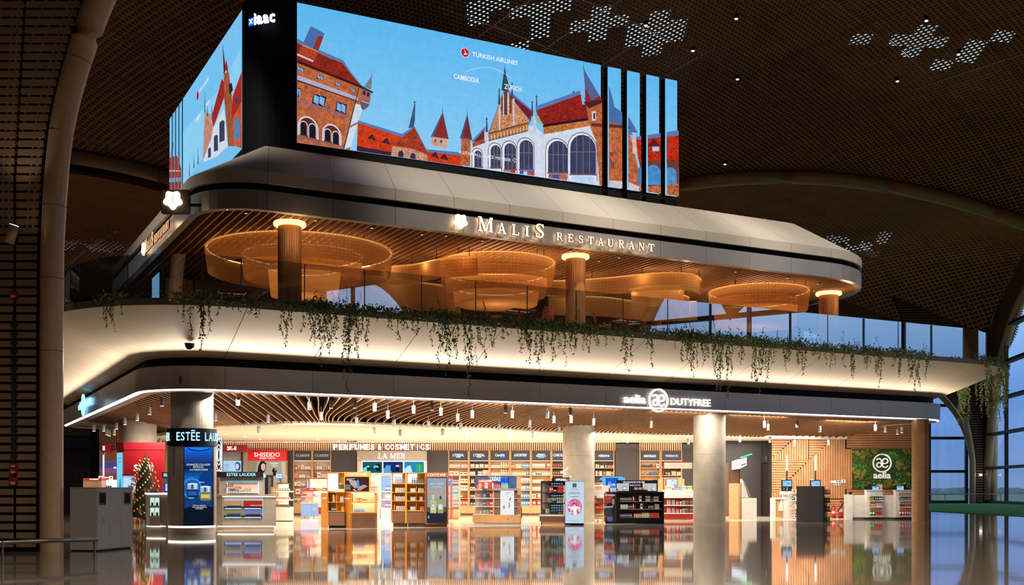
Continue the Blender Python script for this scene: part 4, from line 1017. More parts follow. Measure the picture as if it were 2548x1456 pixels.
for ch, wd, hh in (('i', .06, .38), ('a', .21, .29), ('a', .21, .29), ('c', .19, .29)):
    text_mb(ch, wd, hh, .06, .02).build('letter', M_IA, ia, loc=(x, 0, .02)); x += wd+.035
MB().bx(.0, .95, .01, .03, .1, .16).build('mounting_rail', M_DARKMET, ia)
# ================================================================== LIT SIGNS
def petal_mb(r, depth, n=60):
    return MB().prismy([(r*(1+.14*math.cos(5*a+PI/2*5))*math.cos(a), r*(1+.14*math.cos(5*a+PI/2*5))*math.sin(a)) for a in [2*PI*i/n for i in range(n)]][::1], -depth, 0)
def face_marks(r, parent, loc, rz):
    m = plain((40, 34, 30)); mb = MB()
    for (x, z, w_, h_) in ((-.02, .42, .22, .06), (-.14, .26, .10, .05), (.10, .26, .10, .05), (-.14, .12, .16, .06), (.10, .10, .16, .06), (0, -.04, .06, .05), (-.08, -.14, .12, .06), (.06, -.16, .16, .06), (-.06, -.34, .08, .08), (.09, -.36, .06, .05), (.30, .12, .12, .02), (.30, .02, .12, .02)):
        mb.bx((x-w_/2)*r, (x+w_/2)*r, -.012, 0, (z-h_/2)*r, (z+h_/2)*r)
    return mb.build('emblem_print', m, parent, loc=loc, rz=rz)
MALIS = [('flower', 1128.6, 1161, 533.6, 568.8), ('M', 1187, 1225.3, 541.5, 577.5), ('A', 1235, 1257, 556, 582.5), ('L', 1270.7, 1289, 559.5, 586), ('I', 1303.3, 1314.7, 563.3, 589), ('S', 1329.6, 1351.6, 558, 593),
         ('R', 1382.4, 1397.8, 580.5, 599), ('E', 1410.3, 1424, 583.8, 603), ('S', 1437, 1448.4, 587.5, 605.3), ('T', 1460.4, 1474.7, 590.3, 608.5), ('A', 1485, 1499.6, 593.6, 611.7), ('U', 1509.2, 1524, 596.3, 614.5), ('R', 1536.3, 1550.5, 598.7, 617.4), ('A', 1560.9, 1575.8, 602.4, 620.7), ('N', 1586.4, 1600.7, 605.3, 624), ('T', 1610.3, 1625.3, 608.4, 626.6)]
vS = UPP[2]-.10
M_RETURN = mat('amber_return', (170, 100, 44), .4)
sg = thing('restaurant_sign', 'long lit serif restaurant sign on the front upper fascia', 'sign', on_v(1145, 551, UPP[2]))
so2 = Vector(sg.location); LAY = []
for ch, x0, x1, yt, yb in MALIS:
    xm = (x0+x1)/2; a = on_v(x0, yb, vS); b = on_v(x1, yb, vS); zt = on_v(xm, yt, vS).z; zb = on_v(xm, yb, vS).z; W_ = (b-a).length; H_ = zt-zb
    LAY.append((ch, (a-on_v(1128.6, 550, vS)).dot(U), zb, W_, H_))
    if ch == 'flower':
        c = (a+b)/2; c.z = (zt+zb)/2; petal_mb(H_/2*.95, .08).build('flower_emblem', M_SIGNWARM, sg, loc=c-so2, rz=ANG); face_marks(H_/2, sg, c-so2-V*.085, ANG)
    else:
        glyph_mb(ch, W_, H_, .07, si=1).build('letter', [M_SIGNWARM, M_RETURN], sg, loc=Vector((a.x, a.y, zb))-so2, rz=ANG)
for i in range(8):
    p = on_v(1150+i*66, 575+i*7.6, UPP[2]-.35); point('sign_glow', p, 3.2, WARM, .12)
M_SIGNWARM2 = emit('sign_warm_side', (255, 226, 180), 2.2)
vA, vB = BL(UPP[0]-.1, 43.4, 10.3), BL(UPP[0]-.1, 38.3, 10.3)
s2 = thing('restaurant_sign', 'foreshortened lit serif restaurant sign on the left side fascia', 'sign', vA)
L0 = (vB-vA).length; LT = LAY[-1][1]+LAY[-1][3]; kk = L0/LT
for ch, du_, zb, W_, H_ in LAY:
    p = vA-V*(du_*kk); z = zb+.0
    if ch == 'flower': petal_mb(H_/2*.95, .08).build('flower_emblem', M_SIGNWARM2, s2, loc=Vector((p.x, p.y, z+H_/2))-vA-V*(W_*kk/2), rz=ANG-PI/2)
    else: glyph_mb(ch, W_*kk, H_, .06, si=1).build('letter', [M_SIGNWARM2, M_RETURN], s2, loc=Vector((p.x, p.y, z))-vA, rz=ANG-PI/2)
    if ch in 'MSTN': point('sign_glow', Vector((p.x, p.y, z))-U*.3+ZUP*.2, 3, WARM, .1)
# projecting square flower sign at the corner
pj = thing('blade_sign', 'square projecting sign with a lit white flower emblem', 'sign', at(401, 528, 34.4))
w_ = (469-401)/F*34.4; h_ = (528-472)/F*34.4
MB().bx(0, w_, 0, .22, -.02, h_).build('box', mat('sign_brown', (74, 60, 52), .6), pj)
petal_mb(.27, .05).build('flower_emblem', M_SIGNWARM, pj, loc=(w_*.44, -.01, h_*.53)); face_marks(.27, pj, (w_*.44, -.066, h_*.53), 0)
MB().bx(w_, w_+.35, .05, .17, h_*.3, h_*.4).build('arm', M_DARKMET, pj)
point('sign_glow', at(431, 500, 34.0), 2, WARM, .1)

def ae_strokes(R, depth, mb, sw=.13):
    """ring with the joined a-e ligature"""
    n = 40
    ro, ri = R, R*.86
    rows = []
    for i in range(n+1):
        a = 2*PI*i/n; rows.append([(ri*math.cos(a), -depth, ri*math.sin(a)), (ro*math.cos(a), -depth, ro*math.sin(a)), (ro*math.cos(a), 0, ro*math.sin(a)), (ri*math.cos(a), 0, ri*math.sin(a))])
    mb.grid(rows, closed=True)
    def stroke(pts):
        pts = [(x*R, z*R) for x, z in pts]; w_ = sw*R/2
        for i in range(len(pts)-1):
            (x0, z0), (x1, z1) = pts[i], pts[i+1]; l = math.hypot(x1-x0, z1-z0); nx, nz_ = -(z1-z0)/l*w_, (x1-x0)/l*w_; ex, ez = (x1-x0)/l*w_*.5, (z1-z0)/l*w_*.5
            mb.prismy([(x0-ex-nx, z0-ez-nz_), (x1+ex-nx, z1+ez-nz_), (x1+ex+nx, z1+ez+nz_), (x0-ex+nx, z0-ez+nz_)], -depth, 0)
    def arcp(cx, cz, rx, rz_, a0, a1, n=12): return [(cx+rx*math.cos(math.radians(a0+(a1-a0)*i/n)), cz+rz_*math.sin(math.radians(a0+(a1-a0)*i/n))) for i in range(n+1)]
    stroke(arcp(-.34, .22, .26, .24, 150, 0, 8)+[(-.06, .0)]+arcp(-.32, -.2, .24, .24, 40, 360, 14))
    stroke([(-.06, .0), (-.08, -.3)])
    stroke([(.0, -.02)]+arcp(.32, .2, .28, .26, 190, -40, 14)+[(.3, -.06), (.05, -.03)]); stroke(arcp(.32, -.16, .3, .3, 165, 330, 10))
    return mb
va = LOW[2]-.06
ag = thing('shop_sign', 'white lit ring emblem and letters on the front lower fascia', 'sign', on_v(1637.3, 996.7, LOW[2]-.02)); ao = Vector(ag.location)
Rr = on_v(1637.3, 967.2, va).z-on_v(1637.3, 996.7, va).z
ae_strokes(Rr, .06, MB()).build('ring_emblem', M_SIGNW, ag, loc=on_v(1637.3, 996.7, va)-ao, rz=ANG)
def vbox_text(s, x0, x1, yt, yb, bold, nm):
    a, b = on_v(x0, yb, va), on_v(x1, yb, va); zt = on_v((x0+x1)/2, yt, va).z; zb = on_v((x0+x1)/2, yb, va).z
    text_mb(s, (b-a).length, zt-zb, .05, bold).build(nm, M_SIGNW, ag, loc=Vector((a.x, a.y, zb))-ao, rz=ANG)
vbox_text('aelia', 1551.4, 1606, 982, 1004, .022, 'lettering'); vbox_text('DUTYFREE', 1668, 1767, 992.5, 1010, .012, 'lettering')
a_ = on_v(1552, 995, va+.03); b_ = on_v(1766, 995, va+.03)
ag2 = thing('shop_sign', 'foreshortened blue-white lit sign at the far left of the fascia', 'sign', on_u(209, 1008, LOW[0]-.05)); ao2 = Vector(ag2.location)
M_SIGNCY = emit('sign_cyan', (120, 200, 255), 3.0)
ae_strokes(.43, .06, MB()).build('ring_emblem', M_SIGNCY, ag2, rz=ANG-PI/2)
text_mb('aelia', .85, .30, .05, .022).build('lettering', M_SIGNCY, ag2, loc=V*1.45+ZUP*-.12, rz=ANG-PI/2)
text_mb('DUTYFREE', 1.7, .26, .05, .02).build('lettering', M_SIGNCY, ag2, loc=V*-.6+ZUP*-.12, rz=ANG-PI/2)
point('sign_glow', on_u(215, 1005, LOW[0]-.5), 4, (.5, .75, 1), .2)
# security dome under the balcony
dm = thing('dome_camera', 'grey security dome camera under the white balcony soffit', 'camera', on_v(472, 886, 32.3)+ZUP*.27)
MB().lathe(0, 0, [(.13, .05), (.13, 0), (.11, -.04), (.06, -.09), (0, -.1)], 14).build('dome', M_DARKMET, dm, smooth=True); MB().lathe(0, 0, [(.15, .05), (.15, .09)], 14).build('base_ring', M_STEEL, dm)
# ================================================================== RESTAURANT LEVEL
FL2 = 7.05
tag(disc(UPP, -.15, 6.47, FL2, mat('restaurant_floor', (96, 66, 44), .4, var=.2, stretch=(1, 8, 1)), 'floor_dining', None), 'raised timber dining floor of the restaurant', kind='structure')
def netting():
    m = bpy.data.materials.new('woven_lattice'); m.use_nodes = True; t = m.node_tree; t.nodes.clear(); N = t.nodes.new
    o = N('ShaderNodeOutputMaterial'); uv = N('ShaderNodeUVMap'); uv.uv_map = 'UVMap'; sp = N('ShaderNodeSeparateXYZ'); t.links.new(uv.outputs[0], sp.inputs[0])
    def frac(sock, f, thr):
        a = N('ShaderNodeMath'); a.operation = 'MULTIPLY'; a.inputs[1].default_value = f; t.links.new(sock, a.inputs[0])
        b = N('ShaderNodeMath'); b.operation = 'FRACT'; t.links.new(a.outputs[0], b.inputs[0])
        c = N('ShaderNodeMath'); c.operation = 'LESS_THAN'; c.inputs[1].default_value = thr; t.links.new(b.outputs[0], c.inputs[0]); return c.outputs[0]
    h = frac(sp.outputs['Y'], 9.0, .35); v = frac(sp.outputs['X'], 7.0, .22)
    mx = N('ShaderNodeMath'); mx.operation = 'MAXIMUM'; t.links.new(h, mx.inputs[0]); t.links.new(v, mx.inputs[1])
    mr = N('ShaderNodeMapRange'); mr.inputs[3].default_value = .78; mr.inputs[4].default_value = .97; t.links.new(mx.outputs[0], mr.inputs[0])
    df = N('ShaderNodeBsdfDiffuse'); df.inputs[0].default_value = lin((206, 152, 98)); tl = N('ShaderNodeBsdfTranslucent'); tl.inputs[0].default_value = lin((222, 160, 96))
    m1 = N('ShaderNodeMixShader'); m1.inputs[0].default_value = .45; t.links.new(df.outputs[0], m1.inputs[1]); t.links.new(tl.outputs[0], m1.inputs[2])
    tr = N('ShaderNodeBsdfTransparent'); m2 = N('ShaderNodeMixShader'); t.links.new(mr.outputs[0], m2.inputs[0]); t.links.new(tr.outputs[0], m2.inputs[1]); t.links.new(m1.outputs[0], m2.inputs[2])
    t.links.new(m2.outputs[0], o.inputs[0]); return m
M_NET = netting()
def ribbon(plan, z0, z1, name, parent, org, flare=0.0, closed=False, zoff=None):
    """thin woven strip standing on a plan curve (building frame u,v); flare leans the foot inward"""
    n = len(plan); vs = []; fs = []; uvs = []; L_ = 0; cum = []
    for i, p in enumerate(plan):
        if i: L_ += math.hypot(p[0]-plan[i-1][0], p[1]-plan[i-1][1])
        cum.append(L_)
    for i, p in enumerate(plan):
        a = plan[i-1] if (closed or i) else plan[i]; b = plan[(i+1) % n] if (closed or i < n-1) else plan[i]
        dx, dy = b[0]-a[0], b[1]-a[1]; l = math.hypot(dx, dy) or 1; nx, ny = -dy/l, dx/l
        dz = zoff[i] if zoff else 0
        for t in (0, 1): q = BL(p[0]+nx*flare*(1-t), p[1]+ny*flare*(1-t), (z0 if t == 0 else z1)+dz); vs.append(q-org)
    m_ = n if closed else n-1
    for i in range(m_):
        j = (i+1) % n; fs.append((2*i, 2*j, 2*j+1, 2*i+1)); c1 = cum[j] if j else L_+.3
        uvs += [(cum[i], z0), (c1, z0), (c1, z1), (cum[i], z1)]
    mb = MB(); mb.add(vs, fs); me = mb.mesh(name, M_NET, True); ul = me.uv_layers.new(name='UVMap'); ul.data.foreach_set('uv', [x for p in uvs for x in p])
    return link(name, me, parent)
def circ(c, r, n=44, a0=0, a1=2*PI): return [(c[0]+r*math.cos(a0+(a1-a0)*i/n), c[1]+r*math.sin(a0+(a1-a0)*i/n)) for i in range(n if abs(a1-a0-2*PI) < 1e-6 else n+1)]
M_STRIP = emit('warm_strip', (255, 206, 128), 3)
def strip(plan, z, parent, org, closed=True, inset=.05):
    MB().tube([BL(p[0], p[1], z)-org for p in plan], .022, 5, closed=closed).build('light_strip', M_STRIP, parent)
def lamp(c, rings, label, power):
    org = BL(c[0], c[1], 10.06); t = thing('lattice_lamp', label, 'lamp', org, group='woven lattice ceiling lamps')
    for k, (du_, dv, r, z0, z1) in enumerate(rings):
        pl = circ((c[0]+du_, c[1]+dv), r); ribbon(pl, z0, z1, 'woven_ring' if k else 'outer_ring', t, org, .10, True)
        strip(circ((c[0]+du_, c[1]+dv), r-.07), z1-.03, t, org)
        if k == len(rings)-1:
            d = circ((c[0]+du_, c[1]+dv), r-.12); MB().quad([BL(p[0], p[1], z0+.03)-org for p in d]).build('diffuser', M_NET, t)
        for a in range(4):
            q = BL(c[0]+du_+r*math.cos(a*PI/2+.4), c[1]+dv+r*math.sin(a*PI/2+.4), 0)
            MB().tube([(q.x-org.x, q.y-org.y, z1-.02-org.z), (q.x-org.x, q.y-org.y, .12)], .012, 4).build('hanger', M_DARKMET, t)
    r0 = rings[0]
    for k, (du_, dv, r, z0, z1) in enumerate(rings): o = area('lamp_glow', BL(c[0]+du_, c[1]+dv, z1-.25), r*1.2, r*1.2, power*.4/len(rings), AMB, (PI, 0, 0)); point('lamp_core', BL(c[0]+du_, c[1]+dv, (z0+z1)/2), power*.55/len(rings), AMB, .5)
    return t
lamp((12.0, 38.95), [(0, 0, 3.35, 9.12, 9.98), (.0, -.3, 2.15, 8.9, 9.78), (.1, -.2, 1.3, 8.3, 9.35)], 'three-tiered woven ring lamp round the corner column', 190)
lamp((19.0, 36.95), [(0, 0, 2.2, 9.08, 9.88), (.0, .1, 1.95, 8.62, 9.5), (0, .1, 1.65, 8.3, 8.98)], 'stacked woven drum lamp under the lit restaurant name', 190)
lamp((31.7, 37.05), [(0, 0, 2.15, 9.02, 9.88), (-.1, .1, 1.8, 8.35, 9.5)], 'broad woven drum lamp near the right end of the restaurant', 150)
def wave(pts, n=10):
    out = []
    P = [pts[0]]+list(pts)+[pts[-1]]
    for i in range(1, len(P)-2):
        for k in range(n):
            t = k/n; a, b, c, d = P[i-1], P[i], P[i+1], P[i+2]
            out.append(tuple(.5*((2*b[j])+(-a[j]+c[j])*t+(2*a[j]-5*b[j]+4*c[j]-d[j])*t*t+(-a[j]+3*b[j]-3*c[j]+d[j])*t**3) for j in (0, 1)))
    return out+[pts[-1]]
def wave_lamp(pts, z0, z1, label, pw):
    pl = wave(pts); org = BL(*pts[0], 10.06); t = thing('lattice_ribbon', label, 'lamp', org, group='woven lattice ribbons')
    ribbon(pl, z0, z1, 'woven_strip', t, org, .06); strip([(p[0], p[1]+.07) for p in pl], z1-.03, t, org, False)
    for i in range(0, len(pl), 9):
        q = BL(*pl[i], 0)-org; MB().tube([(q.x, q.y, z1-.02-org.z), (q.x, q.y, .12)], .012, 4).build('hanger', M_DARKMET, t)
    for i in range(5, len(pl), 12): point('ribbon_glow', BL(pl[i][0], pl[i][1]+.5, z1-.12), pw, AMB, .15)
wave_lamp([(15.3, 38.6), (16.0, 37.8), (16.5, 36.4), (17.4, 35.4)], 9.0, 9.72, 'short woven ribbon curving from the first lamp to the drum', 10)
wave_lamp([(13.4, 42.0), (15.0, 40.6), (17.0, 40.8), (19.5, 41.2)], 8.2, 9.7, 'deep woven ribbon hanging behind the drum lamp', 16)
wave_lamp([(21.1, 37.4), (22.4, 38.8), (24.0, 37.4), (25.3, 35.5), (26.6, 35.0), (27.7, 35.8)], 9.15, 9.85, 'long woven ribbon swinging out past the middle column', 14)
wave_lamp([(25.6, 37.8), (26.1, 36.6), (27.2, 36.4), (27.8, 37.4), (28.9, 38.2)], 8.75, 9.6, 'small curled woven ribbon between the drum lamps', 10)
wave_lamp([(23.2, 40.4), (25.5, 39.6), (28.0, 39.9), (29.6, 38.6)], 8.7, 9.55, 'low woven ribbon behind the right curl', 14)
for (u, v) in ((10, 38), (14.5, 37), (20, 37), (24.5, 37), (29, 37), (33, 38)): area('terrace_fill', BL(u, v, 7.15), 3, 2, 46, AMB, (PI, 0, ANG))  # unseen upward fill added to brighten the slat ceiling
for (u, v, p) in ((13, 42.5, 25), (20, 42.5, 25), (27, 42.5, 25), (33, 42.0, 22), (9.6, 40, 14)): point('cove_glow', BL(u, v, 9.2), p, AMB, .3)

# portrait display beside the pier
ps = thing('portrait_screen', 'lit portrait screen with a red lobster picture on the upper left', 'screen', BL(8.2, 46.0, FL2))
po = Vector(ps.location)
MB().bx(0, .1, -.85, .85, 0, 3.0).build('casing', M_BLK, ps, rz=ANG)
mb = MB()
def ppoly(P, c, k): mb.quad([(-.004*k-.005, y, z) for y, z in P], 0, lin(c)[:3]+(c[3] if len(c) > 3 else 0,))
ppoly([(.8, .08), (-.8, .08), (-.8, 2.92), (.8, 2.92)], (120, 178, 226, .1), 1)
ppoly([(.6, .1), (-.7, .1), (-.75, .8), (.2, .9)], (230, 232, 238, .2), 2); ppoly([(-.1, .3), (-.6, .25), (-.65, 1.2), (-.35, 1.5), (-.05, 1.1)], (206, 62, 32, .6), 3)
ppoly([(.1, .5), (-.2, .5), (-.1, 1.0)], (240, 236, 226, .2), 4); ppoly([(-.35, 1.4), (-.3, 2.2), (-.26, 1.4)], (190, 60, 30, 0), 5); ppoly([(-.45, 1.4), (-.55, 2.0), (-.5, 1.4)], (190, 60, 30, 0), 6); ppoly([(.5, .1), (.0, .1), (.2, .5)], (60, 130, 60, .3), 7)
mb.build('picture', picture('small_screen_picture', 1.0, gscale=6), ps, rz=ANG)

# ---- dining furniture -------------------------------------------------------------
M_CHD = mat('ebony_wood', (34, 24, 20), .4, var=.2); M_ORG = mat('orange_lacquer', (196, 84, 34), .45, var=.1); M_TOP = wood('table_top', (140, 88, 52))
def armchair(label, loc, rz):
    t = thing('armchair', label, 'chair', loc, rz)
    for x in (-.27, .27):
        MB().tube([(x, -.25, 0), (x*1.02, -.24, .64)], [.018, .022], 6).build('leg', M_CHD, t); MB().tube([(x, .24, 0), (x, .26, .44), (x*1.02, .30, .70)], [.018, .022, .02], 6).build('leg', M_CHD, t)
    MB().bx(-.28, .28, -.26, .26, .41, .47).build('seat', mat('seat_leather', (60, 40, 32), .5), t)
    pts = [(-.29, -.26, .64), (-.33, -.05, .66), (-.32, .18, .70), (-.2, .31, .77), (0, .35, .80), (.2, .31, .77), (.32, .18, .70), (.33, -.05, .66), (.29, -.26, .64)]
    MB().tube(pts, [.02, .024, .03, .045, .05, .045, .03, .024, .02], 8).build('arm_rail', M_CHD, t, smooth=True)
    MB().bx(-.27, .27, -.25, -.22, .34, .40).build('apron', M_CHD, t)
def lattice_chair(label, loc, rz):
    t = thing('lattice_chair', label, 'chair', loc, rz, 'orange lattice terrace chairs')
    for x in (-.22, .22):
        for y in (-.2, .22): MB().tube([(x*1.15, y*1.15, 0), (x, y, .44)], .014, 5).build('leg', M_ORG, t)
    mb = MB()
    for i in range(7): mb.bx(-.24+.08*i-.012, -.24+.08*i+.012, -.24, .24, .43, .455)
    for i in range(5): mb.bx(-.252, .252, -.24+.12*i-.012, -.24+.12*i+.012, .43, .455)
    mb.build('seat', M_ORG, t); mb = MB()
    def bp(x, z): return (x*(1-.15*z/.5), .24+.14*z/.5, .44+z)
    for i in range(7): mb.tube([bp(-.24+.08*i, 0), bp(-.24+.08*i, .5)], .011, 4)
    for j in range(6): mb.tube([bp(-.25, .02+.095*j), bp(.25, .02+.095*j)], .011, 4)
    mb.tube([bp(-.25, 0), bp(-.25, .48), bp(-.18, .55), bp(.18, .55), bp(.25, .48), bp(.25, 0)], .017, 6); mb.build('backrest', M_ORG, t)
def table(label, loc, rz, m=M_ORG):
    t = thing('dining_table', label, 'table', loc, rz)
    MB().bx(-.45, .45, -.4, .4, .72, .75).build('table_top', m, t); MB().cyl(0, 0, .03, .72, .035, n=8).build('pedestal', m, t); MB().bx(-.25, .25, -.25, .25, 0, .03).build('base', m, t)
    for s in (-1, 1): MB().bx(-.4, .4, s*.3-.02, s*.3+.02, .68, .72).build('rail', m, t)
def on_deck(px, v): p = on_v(px, 700, v); return Vector((p.x, p.y, FL2))
armchair('dark wooden armchair at the left of the corner terrace table', on_deck(520, 36.4), 1.2); armchair('dark wooden armchair between the corner table and the fluted column', on_deck(634, 35.7), -1.1)
table('square timber table between the two dark armchairs', on_deck(577, 36.2), .3, M_TOP)
lattice_chair('orange lattice chair left of the table below the lit sign', on_deck(1230, 34.9), 1.1+ANG); table('orange square table below the lit sign', on_deck(1292, 35.0), ANG)
lattice_chair('orange lattice chair just left of the middle column', on_deck(1352, 34.9), -1.1+ANG); lattice_chair('orange lattice chair just right of the middle column', on_deck(1500, 35.0), 1.1+ANG)
table('orange square table right of the middle column', on_deck(1562, 35.1), ANG); lattice_chair('orange lattice chair on the far side of the right-hand table', on_deck(1622, 35.3), -1.1+ANG)
lattice_chair('orange lattice chair half hidden by plants farther right', on_deck(1745, 35.9), 1.2+ANG); table('dark square table near the right end of the terrace', on_deck(2090, 35.2), ANG, M_OAKD)
lattice_chair('orange lattice chair behind the glass near the walnut pier', on_deck(1062, 36.9), .8+ANG)
bc = thing('bar_counter', 'low-lit bar counter behind the dining tables', 'counter', BL(17, 44.6, FL2), ANG)
MB().bx(-4, 4, -.3, .3, 0, .95).build('front', M_OAKD, bc); MB().bx(-4.1, 4.1, -.4, .4, .95, 1.0).build('worktop', M_CHAR, bc); MB().bx(-4, 4, -.33, -.31, .86, .9).build('light_strip', M_STRIP, bc)

# restaurant ceiling fittings
sp_me = MB().lathe(0, 0, [(.07, 0), (.07, -.03), (.05, -.035), (0, -.035)], 10).mesh('body', M_STEEL, True); lens_me = MB().lathe(0, 0, [(.03, -.04), (0, -.041)], 8).mesh('lens', emit('tiny_lens', (255, 240, 210), 2))
SORD = rank([565, 612, 785, 925, 1050, 1110, 1200, 1420, 1540, 1490, 1830, 1960, 2035, 2025])
for i, (px, v) in enumerate(((565, 34.4), (612, 34.6), (785, 34.5), (925, 34.6), (1050, 34.7), (1110, 34.5), (1200, 34.6), (1420, 34.6), (1540, 34.7), (1490, 35.6), (1830, 34.8), (1960, 34.8), (2035, 35.2), (2025, 36.5))):
    p = on_v(px, 500, v); o = link('ceiling_spot', sp_me, None, (p.x, p.y, 10.068)); link('lens', lens_me, o)
    tag(o, 'small steel spot between restaurant ceiling slats, %s from the left' % SORD[px], 'spotlight', 'restaurant ceiling spots')

# ================================================================== PLANTS ALONG THE BALCONY
M_LEAF = mat('vine_leaf', (116, 134, 72), .55, var=.45, vscale=9); M_STEM = mat('vine_stem', (74, 66, 40), .8)
rv = random.Random(11)
def leaf(mb, p, d, s):
    d = d.normalized(); a = d.cross(Vector((rv.uniform(-1, 1), rv.uniform(-1, 1), rv.uniform(-.3, 1)))).normalized()
    n = d.cross(a).normalized(); w_ = s*.26
    mb.add([p, p+d*s*.45+a*w_+n*s*.06, p+d*s, p+d*s*.45-a*w_+n*s*.06], [(0, 1, 2), (0, 2, 3)])
def plant(base, outn, along, strands, bush, label, dens=1.0):
    t = thing('trailing_plant', label, 'plant', base, 0, 'trailing plants on the balcony rim')
    lf, st = MB(), MB()
    for (off, length, jit) in strands:
        p = along*off+outn*(.10+rv.uniform(0, .05))+ZUP*.05; pts = [along*off-outn*.15+ZUP*.04, p]; z = 0; sw = rv.uniform(-.25, .25); ph = rv.uniform(0, 6)
        n = max(3, int(length/.10))
        for i in range(1, n+1):
            f = i/n; q = p+along*(sw*f*.5*length*.4+.035*math.sin(ph+i*.9))+outn*(.03*math.sin(ph*2+i*.7))-ZUP*(length*f); pts.append(q)
            m_ = 4 if rv.random() < dens*(1-f*.55) else 1
            for _ in range(m_):
                d = along*rv.uniform(-1, 1)+outn*rv.uniform(-.6, .8)-ZUP*rv.uniform(.2, 1.2); leaf(lf, q+along*rv.uniform(-.03, .03)+ZUP*rv.uniform(-.05, .05), d, rv.uniform(.075, .13)*(1-.25*f))
        st.tube(pts, .006, 3)
    for i in range(int(bush*140*dens*rv.uniform(.5, 1.3))):
        a = rv.gauss(0, .26); h = abs(rv.gauss(0, .065))*bush; o_ = rv.uniform(-.28, .2)
        if o_ > .08: h -= rv.uniform(.05, .22)
        q = along*a+outn*o_+ZUP*(h+.02); leaf(lf, q, along*rv.uniform(-1, 1)+outn*rv.uniform(-.6, 1)+ZUP*rv.uniform(-.6, 1), rv.uniform(.07, .13))
    for i in range(int(rv.uniform(0, 2.6)*bush)):
        x = rv.uniform(-.35, .35); q = along*x-outn*.1; tip = q+along*rv.uniform(-.2, .2)+ZUP*rv.uniform(.25, .55)*bush; st.tube([q, (q+tip)/2+along*.03, tip], .005, 3)
        for k in range(6): leaf(lf, q+(tip-q)*(k+1)/6, along*rv.uniform(-1, 1)+ZUP*rv.uniform(0, 1)+outn*rv.uniform(-1, 1), .08)
    tag(st.build('stems', M_STEM, t), kind='stuff'); tag(lf.build('foliage', M_LEAF, t), kind='stuff')
# (pixel column, pixel row reached by the longest strand, strands, bushiness)
VINES = [(455, 800, 2, .9), (500, 818, 3, 1.0), (548, 790, 3, 1.1), (596, 778, 2, .8), (640, 792, 2, .7), (706, 862, 2, .8), (748, 830, 3, 1.0), (790, 912, 6, 1.5), (815, 880, 5, 1.3), (868, 985, 5, 1.3), (893, 900, 4, 1.1), (938, 800, 2, .9), (985, 845, 4, 1.1), (1034, 838, 4, 1.2), (1088, 915, 5, 1.3), (1112, 935, 4, 1.2), (1164, 990, 4, 1.2), (1206, 895, 5, 1.2),
         (1246, 850, 3, 1.0), (1290, 880, 5, 1.2), (1318, 905, 4, 1.1), (1342, 932, 4, 1.1), (1366, 905, 4, 1.2), (1402, 915, 4, 1.1), (1428, 880, 4, 1.1), (1462, 884, 4, 1.2), (1500, 862, 3, 1.2), (1550, 935, 2, .8), (1612, 915, 2, 1.0), (1655, 850, 2, 1.2), (1694, 905, 5, 1.4), (1712, 945, 5, 1.4), (1746, 915, 4, 1.3), (1772, 970, 4, 1.2), (1800, 1000, 5, 1.3), (1838, 905, 3, 1.2), (1884, 985, 6, 1.4), (1908, 925, 5, 1.3), (1948, 925, 4, 1.3), (1988, 935, 5, 1.3), (2030, 900, 4, 1.2),
         (2062, 925, 4, 1.3), (2110, 948, 5, 1.3), (2150, 915, 4, 1.1), (2180, 965, 5, 1.2), (2232, 945, 4, 1.1), (2270, 985, 5, 1.2), (2298, 950, 3, 1.1)]
vr = LOW[2]-2.53; k = 0
allp = []
for v in (45.5, 43.4, 41.6, 40.2, 38.6, 37.2): # left side of the rim
    k += 1; b = BL(LOW[0]-2.5, v, 6.56); px, py = proj(b.x, b.y, 6.56)
    ln = rv.choice((.8, 1.2, 1.6, 1.9)); ns = rv.randint(3, 6)
    plant(b, -U, V, [(rv.uniform(-.35, .35), ln*rv.uniform(.4, 1), 0) for _ in range(ns)], 1.2, '%s trailing plant from the left end along the balcony rim, on the side face' % ordn(k))
for i in range(3):
    k += 1; a = PI+PI/2*(i+.5)/3; c = (LOW[0]+LOW[4], LOW[2]+LOW[4]); r = LOW[4]+2.5; nrm = U*math.cos(a)+V*math.sin(a)
    b = BL(c[0]+r*math.cos(a), c[1]+r*math.sin(a), 6.56); ln = (1.7, 1.0, 1.8)[i]
    plant(b, nrm, Vector((-nrm.y, nrm.x, 0)), [(rv.uniform(-.4, .4), ln*rv.uniform(.4, 1), 0) for _ in range(5)], 1.2, '%s trailing plant from the left end along the balcony rim, on the rounded corner' % ordn(k))
for (px, yb, ns, bu) in VINES:
    k += 1; b = on_v(px, 800, vr); b.z = 6.56; ln = 6.56-on_v(px, yb, vr).z
    st_ = [(rv.uniform(-.05, .05), max(.25, ln), 0)]+[(rv.uniform(-.3, .3), max(.15, ln*rv.uniform(.3, .85)), 0) for _ in range(ns+1)]
    sz = 'long' if ln > 1.5 else ('short' if ln < .8 else 'medium')
    plant(b, -V, U, st_, bu, '%s trailing plant from the left end along the balcony rim, %s strands' % (ordn(k), sz))
for i in range(7):                                   # lush curtain round the right-hand corner
    k += 1; a = -PI/2+PI/2*(i+.4)/6.4; c = (LOW[1]-LOW[4], LOW[2]+LOW[4]); r = LOW[4]+2.5; nrm = U*math.cos(a)+V*math.sin(a)
    b = BL(c[0]+r*math.cos(a), c[1]+r*math.sin(a), 6.56)
    plant(b, nrm, Vector((-nrm.y, nrm.x, 0)), [(rv.uniform(-.42, .42), rv.uniform(.8, 2.3 if i > 2 else 1.4), 0) for _ in range(5+2*i)], 1.3, '%s trailing plant from the left end, in the lush curtain at the right corner' % ordn(k), 1.2)
